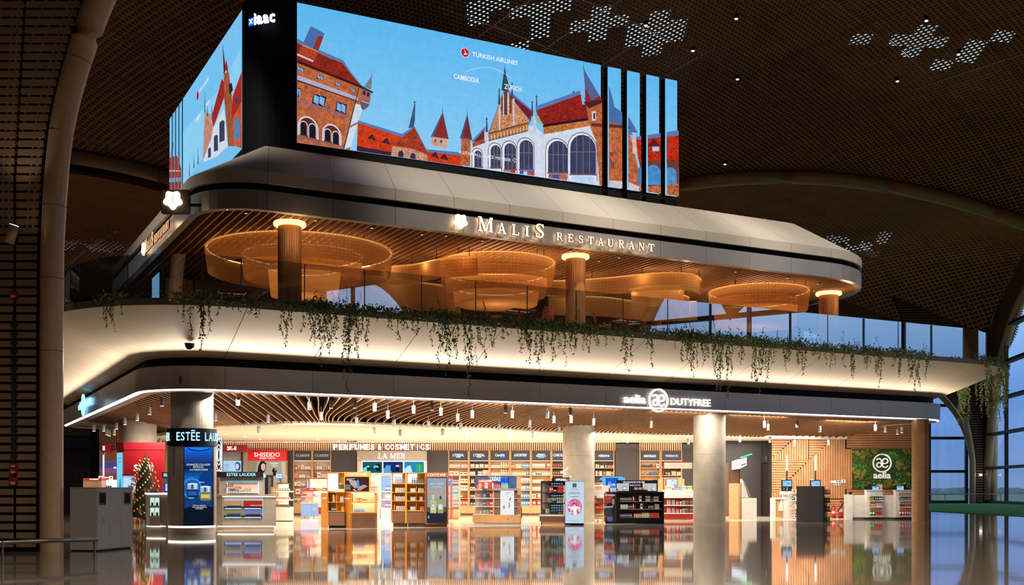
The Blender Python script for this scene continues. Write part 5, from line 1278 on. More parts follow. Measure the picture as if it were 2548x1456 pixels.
for v in (38.5, 40.0, 42.0):
    k += 1; b = BL(LOW[1]+2.5, v, 6.56); plant(b, U, V, [(rv.uniform(-.6, .6), rv.uniform(.9, 2.4), 0) for _ in range(9)], 1.2, '%s trailing plant from the left end, round the right side of the balcony' % ordn(k))
# ================================================================== SHOP SHELL
def facY(px): return LOW[2]/(V.y+V.x*(px-CX)/F)
BY = [(400, 50), (470, 46), (540, 42.6), (700, 41.2), (830, 41.0), (1100, 43.6), (1300, 46.0), (1480, 48.2), (1850, 52.0), (2080, 53.2), (2280, 53.2)]   # inner edge depth by column
BZ = [(400, 3.8), (2080, 3.8), (2122, 3.87), (2174, 4.18), (2280, 4.45)]
ZF = 4.46
# flowing timber baffles
cs = struct('ceiling_shop', 'flowing curved timber baffle ceiling over the shop front')
disc(LOW, -.45, 4.78, 4.84, mat('dark_plenum', (38, 32, 28), .9), 'plenum', cs)
TL = [(219, 50.8), (210, 46.9), (236, 41.9), (280, 37.9), (335, 34.2), (418, 33.1)]
def slat_curve(Tpx, Ty, Bpx, By, zb, n=14):
    P = []
    for i in range(n+1):
        s = i/n; sm = s*s*(3-2*s); x0 = gx(Tpx, Ty); x1 = gx(Bpx, By); y = Ty+(By-Ty)*s; x = x0+(x1-x0)*sm
        P.append(Vector((x, y, ZF+(zb-ZF)*(s**1.3))))
    return P
def baffle(P, wd=.04, ht=.22):
    rows = []
    for i, p in enumerate(P):
        d = P[min(i+1, len(P)-1)]-P[max(i-1, 0)]; d.z = 0; d.normalize(); a = Vector((-d.y, d.x, 0))*wd/2
        rows.append([p-a, p+a, p+a+ZUP*ht, p-a+ZUP*ht])
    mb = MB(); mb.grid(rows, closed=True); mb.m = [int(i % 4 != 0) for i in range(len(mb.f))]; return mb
M_BAF = [wood('baffle_lit', (206, 158, 108), .5, (1, 1, 6)), wood('baffle_shaded', (112, 74, 46), .5, (1, 1, 6))]  # lit undersides and shaded sides painted in as two timber tones
px = 810.0; tops = [810.0]
for sgn, lim in ((1, 2268), (-1, 430)):
    p = 810.0
    while True:
        d = abs(p-810); st_ = 33 if d < 80 else max(12.5, 33-(d-80)*.045)
        p += sgn*st_
        if (p-lim)*sgn > 0: break
        tops.append(p)
for T in sorted(tops):
    d = T-810; off = 165*math.tanh(d/190)
    if T > 1250: off = 165+(T-1250)*.2
    Bp = T-off
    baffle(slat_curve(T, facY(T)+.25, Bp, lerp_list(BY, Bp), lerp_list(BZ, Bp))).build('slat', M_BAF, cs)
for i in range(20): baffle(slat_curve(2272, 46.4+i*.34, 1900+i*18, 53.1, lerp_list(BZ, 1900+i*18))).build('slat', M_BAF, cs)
for i in range(34):                                   # baffles sweeping round the left corner
    f = (i+.5)/34*(len(TL)-1); k_ = int(f); a, b = TL[k_], TL[k_+1]; t = f-k_
    T = (a[0]+(b[0]-a[0])*t, a[1]+(b[1]-a[1])*t); g = i/33
    Bp = 405+200*g; Byy = lerp_list(BY, Bp)
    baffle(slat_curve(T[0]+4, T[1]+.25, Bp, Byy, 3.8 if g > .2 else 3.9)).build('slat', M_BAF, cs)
# white textured ceiling behind the baffles
M_CEIL = mat('white_textured_ceiling', (240, 230, 216), .85, var=.03, vscale=14, bump=.5)
poly = [(gx(p, y), y) for p, y in BY if 400 <= p <= 2080]+[(gx(2108, 53.2), 53.2), (gx(2080, 57.4), 57.4), (gx(300, 57.4), 57.4), (gx(330, 52), 52)]
wc = tag(MB().prism(poly, 3.76, 3.9).build('ceiling_white', M_CEIL), 'white textured ceiling deep inside the shop', kind='structure')

# small round downlights in the white ceiling
dm_ = MB().lathe(0, 0, [(0, -.012), (.075, -.012), (.075, .0)], 12, cap=False).mesh('downlight', emit('downlight_lens', (255, 248, 236), 9)); rg = MB().lathe(0, 0, [(.075, -.014), (.105, -.014), (.105, 0)], 12, cap=False).mesh('bezel', M_WHITE)
rd = random.Random(5)
DLS = [(647, 1093), (699, 1080), (745, 1087), (790, 1094), (611, 1087), (557, 1080), (842, 1097), (712, 1101), (750, 1101), (868, 1078), (976, 1073), (915, 1085), (1081, 1101), (1020, 1093), (1130, 1076), (1186, 1084), (1190, 1095), (1274, 1102), (1293, 1088), (1313, 1096), (1351, 1087), (1324, 1101), (1381, 1093), (1240, 1102), (1205, 1102), (1519, 1087), (1606, 1098), (1675, 1094), (1673, 1102), (1536, 1102), (1611, 1087), (1930, 1099), (1958, 1101), (2042, 1101), (1021, 1073), (1550, 1091)]
DORD = rank([d_[0] for d_ in DLS])
for (p, y) in DLS:
    Y = (3.76-EYE)*F/(HY-y)
    if Y > 56.8: Y = 56.5
    o = link('downlight', dm_, None, (gx(p, Y), Y, 3.757)); link('bezel', rg, o)
    tag(o, 'small bright downlight in the white shop ceiling, %s from the left' % DORD[p], 'downlight', 'downlights in the white shop ceiling')

# ---- white cylinder pendants -----------------------------------------------------
PEND = [(233.7, 1058), (258, 1057.5), (266, 1067), (272, 1069.6), (284.5, 1067), (289.6, 1052), (310.7, 1040), (341.6, 1028.7), (371.9, 1012.8), (403, 990), (398.7, 1091), (535.8, 1028.7), (592, 987.7), (667, 1032.5), (643.7, 1061), (769.8, 1000), (798.8, 1025.5), (824, 995.5), (882.9, 995.5), (887, 1039), (932.3, 1003.6), (965, 1022), (981, 1045), (929.9, 1064), (995.6, 1069), (1029.5, 1009.6), (1065.8, 1048), (1075, 1001.8), (1096.6, 1015), (1101.5, 1067), (1138.6, 1029.7), (1146.4, 1053), (1160, 1073.5), (1175, 1022), (1242, 1054), (1257.6, 1009), (1270.4, 1073.5), (1275, 1022),
        (1362, 1022), (1378, 1035), (1318, 1046), (1419, 1015), (1421, 1035), (1391, 1062), (1477, 1041), (1426, 1080), (1323, 1074), (1620, 1048), (1562, 1087), (1713, 1091), (1902, 1048), (1911, 1055), (1983, 1047), (2040, 1060), (1841, 1086), (1916, 1087), (1977, 1096), (2062, 1094), (2066, 1103), (2178, 1057), (2203, 1061), (2233, 1067), (2244, 1063), (2131, 1102), (2142, 1097)]
pm = MB().lathe(0, 0, [(.055, -.26), (.062, -.26), (.062, 0), (.0, .004)], 14, cap=False).mesh('shade', plain((176, 172, 168)), True)
lm = MB().lathe(0, 0, [(.0, -.245), (.052, -.245), (.056, -.262)], 14, cap=False).mesh('lens', emit('pendant_lens', (255, 246, 230), 7))
PORD = rank([q_[0] for q_ in PEND])
for i, (p, yt) in enumerate(PEND):
    if p < 430:
        Y0 = lerp_list([(200, 46), (236, 42.5), (280, 38.6), (335, 35), (430, 33.2)], p); Y1 = 50
    else: Y0, Y1 = facY(p)+.4, lerp_list(BY, p)
    zb = lerp_list(BZ, p); best = None
    for j in range(60):
        Y = Y0+(Y1+1.5-Y0)*j/59; s = min(1, (Y-Y0)/(Y1-Y0)); zc = ZF+(zb-ZF)*s**1.3; e_ = abs((zc-.2)-gz(yt, Y))
        if best is None or e_ < best[0]: best = (e_, Y, zc)
    _, Y, zc = best; z = gz(yt, Y); top = zc+.02
    o = thing('pendant_light', 'white cylinder pendant under the timber slat ceiling, %s from the left' % PORD[p], 'lamp', (gx(p, Y), Y, z), 0, 'white cylinder pendants under the slat ceiling')
    link('shade', pm, o); link('lens', lm, o)
    MB().cyl(0, 0, 0, max(.05, (4.8 if Y < Y1-.1 or p > 2100 else 3.78)-z), .006, n=5).build('cord', M_STEEL, o)
    if i % 3 == 0: spot('pendant_beam', (gx(p, Y), Y, z-.28), 26, NEUT, 1.5, .7, r=.05)

# ---- shop walls ------------------------------------------------------------------
YW = 57.0
bw = struct('wall_shop_back', 'shop back wall with brand shelf bays')
MB().bx(gx(300, YW), gx(1925, YW), YW+.45, YW+.6, 0, 4.0).build('wall_core', M_CHAR, bw)
hb = struct('trim_6', 'vertical timber slat band above the shelf bays')
def slat_band(x0, x1, z0, z1, y, pitch, wd, parent, m, name='slat_band'):
    mb = MB(); x = x0
    while x < x1-.01: mb.bx(x, x+wd, y-.04, y, z0, z1); x += pitch
    o = mb.build(name, m, parent); o['kind'] = 'stuff'; return o
M_HSL = wood('header_slat', (206, 164, 124), .6, (1, 1, 3))
for (a, b) in ((545, 1400), (1480, 1530), (1591, 1699)):
    slat_band(gx(a, YW), gx(b, YW), gz(1121.5, YW), gz(1103, YW)+.12, YW+.06, .112, .06, hb, M_HSL)
    MB().bx(gx(a, YW), gx(b, YW), YW+.07, YW+.1, gz(1121.5, YW), gz(1103, YW)+.12).build('band_backing', M_OAKD, hb)
ps_ = thing('department_sign', 'large white lit department letters on the timber slat band', 'sign', at(830, 1121, YW+.015))
x = 0
wtot = (1071-830)/F*YW; H_ = (1119-1105)/F*YW
words = (('PERFUMES', 830, 935), ('&', 940, 952), ('COSMETICS', 958, 1071))
for wd_, a, b in words:
    for k_, ch in enumerate(wd_):
        cw = (b-a)/len(wd_); text_mb(ch, cw*.84/F*YW*(1.15 if ch == 'M' else (.3 if ch == 'I' else 1)), H_, .06, .03).build('letter', M_SIGNW, ps_, loc=((a+cw*k_+(cw*.3 if ch == 'I' else 0)-830)/F*YW, 0, gz(1119.5, YW)-gz(1121, YW)))
ex = thing('exit_sign', 'small green illuminated EXIT sign hanging over the back wall', 'sign', at(863.5, 1100, 55.0))
we = (888-864)/F*55; he = 9/F*55
MB().bx(0, we, 0, .06, 0, he).build('panel', emit('exit_green', (20, 96, 54), .8), ex); text_mb('EXIT', we*.74, he*.66, .006, .02).build('lettering', emit('exit_letters', (170, 255, 200), 1.2), ex, loc=(we*.13, -.003, he*.17)); MB().cyl(we/2, .03, he, 3.76-gz(1100, 55), .012, n=6).build('hanger', M_STEEL, ex)

# ---- concrete columns ---------------------------------------------------------------
def conc_col(px, Y, dia, z1, label):
    t = thing('concrete_column', label, 'column', (gx(px, Y), Y, 0)); r = dia/2
    for (a, b) in ((0, 1.35), (1.355, 2.75), (2.755, z1)): MB().cyl(0, 0, a, b, r, n=40).build('drum', M_CONC, t, smooth=False)
    return t
conc_col(1765, 44.6, 1.29, 4.6, 'round concrete column in front of the checkout zone'); conc_col(1440, 46.4, 1.33, 4.4, 'round concrete column behind the flower-print light box'); conc_col(348, 47.0, 1.37, 4.5, 'round concrete column above the red kiosk')
conc_col(478, 34.0, 1.27, 4.6, 'round concrete column rising from the blue cosmetics screen')
for (p, Y) in ((1765, 43.7), (478, 33.2), (340, 46.0), (1420, 45.4)): spot('column_wash', (gx(p, Y)-.1, Y-.35, 4.25), 36, NEUT, .9, .6, rot=(.25, 0, 0))

# ---- timber plank wall, moss wall, dark wall at the right ---------------------------
YR = 53.3
wr = struct('wall_planks', 'timber plank wall with diagonal joints at the right of the shop')
x0, x1 = gx(1921, YR), gx(2285, YR); zt = 4.55
MB().bx(x0, x1, YR+.06, YR+.2, 0, zt).build('wall_core', M_DECK, wr)
M_PLK = wood('plank_wood', (188, 130, 82), .55, (.6, .6, .6), .18, 3)
def zone(px, py):
    if px > 2106: return 'H' if (py < 1117 or py > 1217) else 'V'
    if py > 1241 and px > 2050: return 'H'
    d1 = (px-1922)*(1104-1232)/(2058-1922)+1232      # long diagonal
    if py > d1: return 'V' if py < 1241 or px < 2050 else 'H'
    d2 = (px-1922)*(1104-1140)/(1962-1922)+1140
    if py < d2: return 'H'
    if px > 2012: return 'H'
    return 'V' if py < 1147 else 'H'
pit = 6.1; mbp = MB()
y = 1036.0
while y < 1290:
    run = None; x = 1921
    while x <= 2285:
        h = zone(x, y+pit/2) == 'H' and x < 2284
        if h and run is None: run = x
        if (not h or x >= 2284) and run is not None: mbp.bx(gx(run, YR)+.005, gx(x, YR)-.005, YR+.02, YR+.06, gz(y+pit-1.1, YR), gz(y, YR)); run = None
        x += 1.0
    y += pit
x = 1921.0
while x < 2285:
    run = None; y = 1036.0
    while y <= 1290:
        v_ = zone(x+pit/2, y) == 'V' and y < 1288
        if v_ and run is None: run = y
        if (not v_ or y >= 1289) and run is not None: mbp.bx(gx(x, YR), gx(x+pit-1.1, YR), YR+.02, YR+.06, gz(y, YR)+.005, gz(run, YR)-.005); run = None
        y += 1.0
    x += pit
tag(mbp.build('planks', M_PLK, wr), kind='stuff')
mo = thing('moss_wall', 'green preserved moss wall behind the checkout counter', 'moss wall', at(2194, 1217, YR-.05))
mo.location.z = gz(1217, YR); wm, hm = (2268-2120)/F*YR, 100/F*YR
MB().bx(-wm/2, wm/2, 0, .05, 0, hm).build('backing', mat('moss_flat', (52, 74, 22), .95, var=.4, vscale=12, bump=.8), mo)
MB().bx(-wm/2-.03, -wm/2, -.04, .06, 0, hm).build('frame', M_OAK, mo); MB().bx(-wm/2, wm/2, -.04, .06, hm, hm+.03).build('frame', M_OAK, mo)
rm = random.Random(9)
MS = [mat('moss_olive', (112, 108, 34), .95, var=.3, vscale=20, bump=.8), mat('moss_bright', (66, 132, 36), .95, var=.3, vscale=20, bump=.8), mat('moss_deep', (58, 92, 28), .95, var=.3, vscale=20, bump=.8)]
mm = [MB(), MB(), MB()]
for i in range(520):
    x = rm.uniform(-wm/2+.06, wm/2-.06); z = rm.uniform(.06, hm-.06); f = math.sin(x*2.3+.6)*.32+hm*.5
    d = z-f; band = (d+1.2) % 1.0
    if abs(x) < .75 and abs(z-hm*.52) < .55: k_ = 2; r = rm.uniform(.03, .06)
    elif band < .36: k_ = 0; r = rm.uniform(.05, .13)
    elif band < .72: k_ = 1; r = rm.uniform(.03, .06)
    else: k_ = 2; r = rm.uniform(.03, .06)
    rows = []
    for a in range(4):
        t = PI/2*a/3; rows.append([(x+r*math.cos(t)*math.cos(b), -r*.75*math.sin(t), z+r*math.cos(t)*math.sin(b)) for b in [2*PI*q/8 for q in range(8)]])
    mm[k_].grid(rows, closed=True)
for k_, nm in enumerate(('olive_cushions', 'bright_fronds', 'deep_fronds')): tag(mm[k_].build(nm, MS[k_], mo, smooth=True), kind='stuff')
ls = thing('moss_sign', 'white ring emblem and lower-case name on the moss wall', 'sign', at(2194.5, 1152.5, YR-.2))
ae_strokes(.455, .05, MB()).build('ring_emblem', mat('white_letter', (240, 238, 232), .5, emis=(240, 238, 232), es=.25), ls)
text_mb('aelia', .83, .33, .05, .022).build('lettering', MATS['white_letter'], ls, loc=(-.415, 0, gz(1191, YR)-gz(1152.5, YR)))
for (dx, dz) in ((-.3, 0), (.3, 0), (0, -.65)): MB().tube([(dx, 0, dz), (dx, .16, dz)], .01, 5).build('standoff', M_STEEL, ls)
for px in (2143, 2232): spot('moss_beam', at(px, 1080, YR-.9), 55, NEUT, .8, .5, rot=(-.0+.42, 0, 0))
# dark service wall with doorway
wd = struct('wall_service', 'charcoal service wall with a dark doorway')
Yd = 55.0
MB().bx(gx(1790, Yd), gx(1897, Yd), Yd, Yd+.2, 0, 3.9).build('wall_panel', M_CHAR, wd); MB().bx(gx(1911, Yd), gx(1923, Yd), Yd-1.6, Yd+.2, 0, 3.9).build('wall_return', M_CHAR, wd); MB().bx(gx(1896, Yd), gx(1912, Yd), Yd, Yd+.2, gz(1152, Yd), 3.9).build('lintel', M_CHAR, wd)
dr = struct('door_1', 'dark wooden service door'); 
MB().bx(gx(1897, Yd), gx(1911, Yd), Yd+.1, Yd+.15, .02, gz(1152, Yd)).build('leaf', mat('door_wood', (52, 36, 28), .5), dr); MB().bx(gx(1893, Yd), gx(1896, Yd), Yd-.06, Yd+.06, 0, gz(1152, Yd)).build('jamb', M_DARKMET, dr); MB().lathe(gx(1908, Yd), Yd+.04, [(.03, gz(1224, Yd)), (.03, gz(1222, Yd))], 8).build('handle', M_STEEL, dr)
MB().bx(gx(1905, Yd), gx(1908, Yd), Yd-.03, Yd, gz(1148, Yd), gz(1134, Yd)).build('access_reader', M_STEEL, wd)
MB().bx(gx(1803, Yd), gx(1813, Yd), Yd-.1, Yd+.05, 0, gz(1152, Yd)).build('oak_pilaster', M_OAKD, wd)
# timber corner pillar
pt = thing('timber_pillar', 'fluted timber corner pillar at the right end of the shop', 'pillar', (gx(2287, 46.5), 46.5, 0))
r = .315
for i in range(12):
    a = PI+.1+(i/11)*1.75; MB().cyl(r*.92*math.cos(a), r*.92*math.sin(a), 0, 4.3, .038, n=8).build('flute', M_OAKL, pt)
MB().cyl(0, 0, 0, 4.3, r*.9, n=28).build('core', M_OAK, pt); MB().bx(.05, r+.0, -.26, .3, 0, 4.3).build('plain_face', wood('pillar_veneer', (150, 98, 62)), pt)
# left side walls of the shop
wl = struct('wall_shop_left', 'slatted timber wall at the left of the shop'); Yl = 53.6
MB().bx(gx(247, Yl), gx(312, Yl), Yl, Yl+.15, 0, 4.3).build('wall_core', M_OAKD, wl)
slat_band(gx(248, Yl), gx(312, Yl), gz(1121, Yl), 4.3, Yl-.01, .085, .045, wl, M_HSL)
MB().bx(gx(312, 55), gx(430, 55), 55, 55.2, 0, 4.0).build('wall_panel', M_OAKL, wl); slat_band(gx(405, 55), gx(425, 55), gz(1122, 55), gz(1103, 55), 54.98, .112, .06, wl, M_HSL)
MB().bx(gx(425, 57.2), gx(545, 57.2), 57.2, 57.4, 0, 4.0).build('wall_panel', M_OAKL, wl)
MB().bx(gx(232, Yl), gx(247, Yl), Yl-.4, Yl+.3, 0, 4.25).build('dark_pier', M_BLK, wl)
# ================================================================== PRODUCTS
def cname(c):
    r, g, b = c[:3]; mx, mn = max(r, g, b), min(r, g, b)
    if mx < 60: return 'black'
    if mx-mn < 26: return 'white' if mn > 200 else ('pale grey' if mn > 140 else 'grey')
    if r >= g and r >= b:
        if g > 175 and b > 140: return 'cream'
        if g > 120 and b > 110: return 'pink'
        if g > 120: return 'golden' if b < 110 else 'beige'
        if g > 75: return 'orange' if r > 170 else 'brown'
        return 'red' if b < 90 else 'magenta'
    if g >= b: return 'pale green' if mn > 140 else 'green'
    return 'pale blue' if mn > 130 else ('violet' if r > g+10 else 'blue')
SHN = {'b': ('carton', 'carton'), 'o': ('bottle', 'bottle'), 'p': ('pump_bottle', 'pump bottle'), 't': ('tube', 'tube'), 'j': ('jar', 'jar'), 'n': ('can', 'can'), 'w': ('wine_bottle', 'bottle')}
_pm = {}
def prod_mesh(sh, c, a, w, h):
    k = (sh, c, a, round(w, 3), round(h, 3))
    if k in _pm: return _pm[k]
    mb = MB(); d = min(w, .09)
    if sh == 'b': mb.bx(-w/2, w/2, -d/2, d/2, 0, h); mb.bx(-w*.32, w*.32, -d/2-.002, -d/2, h*.35, h*.7, mi=1)
    elif sh == 'o': mb.lathe(0, 0, [(w*.46, 0), (w*.46, h*.62), (w*.2, h*.74), (w*.2, h*.78)], 8); mb.cyl(0, 0, h*.78, h, w*.24, n=8, mi=1)
    elif sh == 'p': mb.lathe(0, 0, [(w*.46, 0), (w*.46, h*.6), (w*.16, h*.68)], 8); mb.cyl(0, 0, h*.68, h*.9, w*.14, n=6, mi=1); mb.bx(-w*.35, w*.15, -w*.12, w*.12, h*.88, h, mi=1)
    elif sh == 't': mb.bx(-w*.3, w*.3, -d*.3, d*.3, 0, h*.2, mi=1); mb.add([(-w*.3, -d*.3, h*.2), (w*.3, -d*.3, h*.2), (w*.3, d*.3, h*.2), (-w*.3, d*.3, h*.2), (-w*.48, -.004, h), (w*.48, -.004, h), (w*.48, .004, h), (-w*.48, .004, h)], [(4, 5, 6, 7), (0, 1, 5, 4), (1, 2, 6, 5), (2, 3, 7, 6), (3, 0, 4, 7)])
    elif sh == 'j': mb.cyl(0, 0, 0, h*.65, w*.48, n=10); mb.cyl(0, 0, h*.65, h, w*.5, n=10, mi=1)
    elif sh == 'n': mb.lathe(0, 0, [(w*.44, 0), (w*.48, h*.04), (w*.48, h*.96), (w*.44, h)], 10); mb.cyl(0, 0, h*.35, h*.7, w*.485, n=10, mi=1)
    else: mb.lathe(0, 0, [(w*.45, 0), (w*.47, h*.55), (w*.17, h*.74), (w*.15, h*.86)], 10); mb.cyl(0, 0, h*.86, h, w*.17, n=8, mi=1); mb.cyl(0, 0, h*.16, h*.42, w*.48, n=10, mi=1)
    me = mb.mesh(SHN[sh][0], [plain(c, .4), plain(a, .35)]); _pm[k] = me; return me
def prow(sh, c, a, px0, px1, n, py, hpx, Y, where, yaw=0, off=0.0):
    """n alike products standing side by side between two columns, on a surface seen at row py, at depth Y"""
    step = (px1-px0)/n; w = step/F*Y*.92; h = hpx/F*Y; me = prod_mesh(sh, c, a, w, h); nm, word = SHN[sh]
    lab = '%s %s %s' % (cname(c), word, where)
    for i in range(n):
        p = at(px0+step*(i+.5), py, Y+off); p.z = gz(py, Y)
        tag(link(nm, me, None, p, yaw), lab, word, lab)
SHW = ['top', 'second', 'third', 'fourth', 'fifth', 'sixth']

# ================================================================== BACK WALL SHELF BAYS
M_BEI = mat('beige_back', (206, 182, 166), .7); M_HDR = mat('header_charcoal', (56, 50, 50), .55)
M_CAB = wood('cabinet_oak', (198, 150, 100), .5, (1, 1, 6), .12)
def bay(px0, px1, ys, label, back, frame, sign=None, y0=1121.5, y1=1146.5, yb=1281.5, sign_m=M_SIGNBLUE, sy=(1129, 1138), sw=.55):
    Y = YW; t = thing('shelf_unit', label, 'shelf', (gx((px0+px1)/2, Y), Y, 0)); hw = (px1-px0)/2/F*Y
    for s in (-1, 1): MB().bx(min(s*hw, s*(hw-.045)), max(s*hw, s*(hw-.045)), 0, .42, .08, gz(y0, Y)).build('side_panel', frame, t)
    MB().bx(-hw+.045, hw-.045, .38, .42, .08, gz(y1, Y)).build('back_panel', back, t)
    MB().bx(-hw+.045, hw-.045, .02, .40, gz(y1, Y), gz(y0, Y)).build('header', M_HDR, t)
    MB().bx(-hw+.06, hw-.06, .06, .10, gz(y1, Y)-.02, gz(y1, Y)).build('light_strip', emit('shelf_strip', (255, 214, 160), 5), t)
    for y in ys: MB().bx(-hw+.045, hw-.045, .03, .38, gz(y, Y)-.035, gz(y, Y)).build('shelf', frame, t)
    zc = gz(ys[-1], Y)-.035; MB().bx(-hw+.045, hw-.045, .03, .40, .10, zc-.01).build('cabinet_door', M_CAB, t); MB().bx(-hw, hw, .06, .42, 0, .08).build('plinth', M_OAKD, t)
    if sign:
        w_ = 2*hw*sw; fn = serif_mb if all(ch in GLYPH for ch in sign) and sign in ('CLARINS', 'VERSACE') else text_mb
        (fn(sign, w_, (sy[1]-sy[0])/F*Y, .02, oy=0) if fn is serif_mb else text_mb(sign, w_, (sy[1]-sy[0])/F*Y, .02, .01)).build('brand_sign', sign_m, t, loc=(-w_/2, .015, gz(sy[1], Y)))
    return t
YP = YW+.14
def stock(ys, rows, where):
    for k_, r in enumerate(rows):
        for (sh, c, a, p0, p1, n, h) in r: prow(sh, c, a, p0, p1, n, ys[k_], h, YP, 'on the %s shelf of %s' % (SHW[k_], where))
M_SIGNSOFT = emit('sign_soft', (238, 226, 212), .8)
PK = (226, 196, 186); PCH = (222, 140, 104); GLD = (196, 160, 104); CRM = (232, 222, 210); RD = (196, 40, 44); DKR = (120, 24, 30); TEA = (40, 110, 100); WHT = (236, 232, 226); BLK = (30, 28, 30); BLU_ = (36, 136, 196); ORG = (222, 100, 50); LBL = (150, 196, 220)
yc = [1167.3, 1188, 1208.5, 1229, 1250.4]
bay(729.5, 776.5, yc, 'pale shelf bay left of its twin, between charcoal pier and white counter', M_BEI, M_OAKL, 'CLARINS', yb=1276, sign_m=M_SIGNSOFT, sy=(1130.5, 1136.5), sw=.72)
bay(777, 824, yc, 'pale shelf bay beside the black panel', M_BEI, M_OAKL, 'CLARINS', yb=1276, sign_m=M_SIGNSOFT, sy=(1130.5, 1136.5), sw=.72)
stock(yc, [[('j', CRM, PK, 734, 740, 1, 5), ('b', PCH, CRM, 741, 746, 1, 10), ('b', CRM, PCH, 748, 757, 1, 10), ('b', WHT, PK, 758, 774, 3, 6)], [('b', PCH, ORG, 732, 744, 2, 9), ('b', WHT, PK, 745, 760, 3, 6), ('j', CRM, PCH, 761, 774, 3, 6)], [('b', CRM, PK, 733, 739, 1, 9), ('b', WHT, RD, 740, 749, 1, 9), ('j', WHT, PK, 750, 758, 2, 7)], [('b', CRM, RD, 735, 747, 1, 12)], [('j', TEA, WHT, 732, 738, 1, 9), ('j', PCH, CRM, 739, 748, 2, 9)]], 'the left pale bay')
stock(yc, [[('o', GLD, CRM, 781, 787, 1, 10), ('b', WHT, (150, 150, 160), 788, 802, 1, 6), ('o', GLD, WHT, 803, 815, 2, 8), ('b', CRM, GLD, 816, 822, 1, 7)], [('b', DKR, RD, 779, 788, 2, 9), ('b', WHT, RD, 789, 798, 1, 12), ('b', CRM, RD, 799, 822, 4, 7)], [('b', WHT, PK, 780, 792, 1, 8), ('b', WHT, PK, 795, 804, 1, 7), ('b', WHT, CRM, 806, 812, 1, 7)], [], []], 'the right pale bay')
dp = struct('wall_dark_panels', 'black brand panels between the shelf bays')
for (a, b, y0) in ((712, 729, 1122), (825, 871.5, 1122), (872, 889, 1122), (1062, 1115, 1122), (1531, 1584, 1104), (1584.5, 1591, 1104), (1698, 1725, 1104)):
    MB().bx(gx(a, YW), gx(b, YW), YW-.02, YW+.3, 0, gz(y0, YW)).build('panel', M_HDR, dp)
yo = [1163.8, 1182.7, 1201, 1220, 1239.8, 1257.7]
OB = mat('oak_back', (206, 160, 108), .6, var=.12, stretch=(1, 1, 5)); DB = mat('walnut_back', (70, 54, 46), .6)
NB = ['first oak bay past the black panel', 'second oak bay past the black panel', 'third oak bay past the black panel', 'fourth oak bay past the black panel', 'fifth oak bay past the black panel', 'last oak bay, half hidden by the concrete column']
for nm_, (a, b), bk, sg_, sw in zip(NB, ((1115.4, 1166), (1166.5, 1217.5), (1218, 1269.3), (1269.8, 1320.7), (1321.2, 1371.8), (1372.3, 1423)), (OB, DB, OB, OB, OB, DB), ("L'OREAL", "L'OREAL", 'CeraVe', 'LA ROCHE POSAY', 'MARIO', 'CAROLINA H'), (.55, .55, .45, .62, .36, .85)):
    t = bay(a, b, yo, nm_, bk, M_CAB, sg_, sw=sw, sy=(1129, 1136) if sg_ != 'MARIO' else (1129, 1133))
    if sg_ == "L'OREAL": text_mb('PARIS', .22, .06, .02).build('brand_sign', M_SIGNBLUE, t, loc=(-.11, .015, gz(1139, YW)))
    if sg_ == 'MARIO':
        text_mb('BADESCU', .5, .09, .02).build('brand_sign', M_SIGNBLUE, t, loc=(-.25, .015, gz(1137, YW))); text_mb('SKINCARE', .3, .04, .02).build('brand_sign', M_SIGNBLUE, t, loc=(-.15, .015, gz(1139.6, YW)))
    if sg_ == 'CeraVe': MB().bx(.02, .26, -.004, .015, gz(1138.5, YW), gz(1129, YW)).build('sign_block', emit('block_blue', (90, 140, 235), 1.1), t)
P2 = (220, 170, 160); BRN = (120, 74, 52)
stock(yo, [[('b', P2, CRM, 1118, 1146, 4, 8), ('b', P2, CRM, 1147, 1164, 2, 8)], [('b', CRM, BLK, 1118, 1128, 2, 10), ('b', CRM, ORG, 1129, 1142, 1, 9), ('b', CRM, BLK, 1143, 1164, 2, 7)], [('b', CRM, RD, 1144, 1164, 3, 9)], [('b', CRM, ORG, 1144, 1164, 3, 12)], [('b', BRN, CRM, 1144, 1153, 1, 9), ('o', (170, 80, 44), BLK, 1154, 1164, 4, 9)], [('b', (206, 70, 46), CRM, 1144, 1164, 3, 12)]], 'the first oak bay past the black panel')
stock(yo, [[('b', P2, CRM, 1170, 1182, 1, 9), ('b', CRM, PK, 1183, 1192, 1, 8), ('b', P2, CRM, 1193, 1204, 1, 9), ('b', P2, CRM, 1205, 1216, 1, 8)], [('b', P2, CRM, 1169, 1183, 3, 9), ('o', BLK, BLK, 1184, 1188, 1, 9), ('b', CRM, BLK, 1189, 1200, 4, 9), ('b', P2, PK, 1201, 1216, 6, 13)], [('o', PK, WHT, 1172, 1180, 2, 9), ('b', (180, 90, 120), CRM, 1196, 1214, 3, 7)], [('b', PK, RD, 1170, 1182, 2, 8)], [('t', GLD, BLK, 1170, 1182, 4, 8)], [('b', (60, 60, 64), CRM, 1170, 1184, 2, 8)]], 'the second oak bay past the black panel')
stock(yo, [[('b', CRM, (110, 120, 150), 1221, 1245, 4, 6), ('p', (214, 206, 180), WHT, 1245, 1268, 4, 13)], [('b', CRM, (110, 120, 150), 1221, 1245, 4, 6), ('p', (214, 206, 180), WHT, 1245, 1268, 4, 13)], [], [], [], []], 'the third oak bay past the black panel')
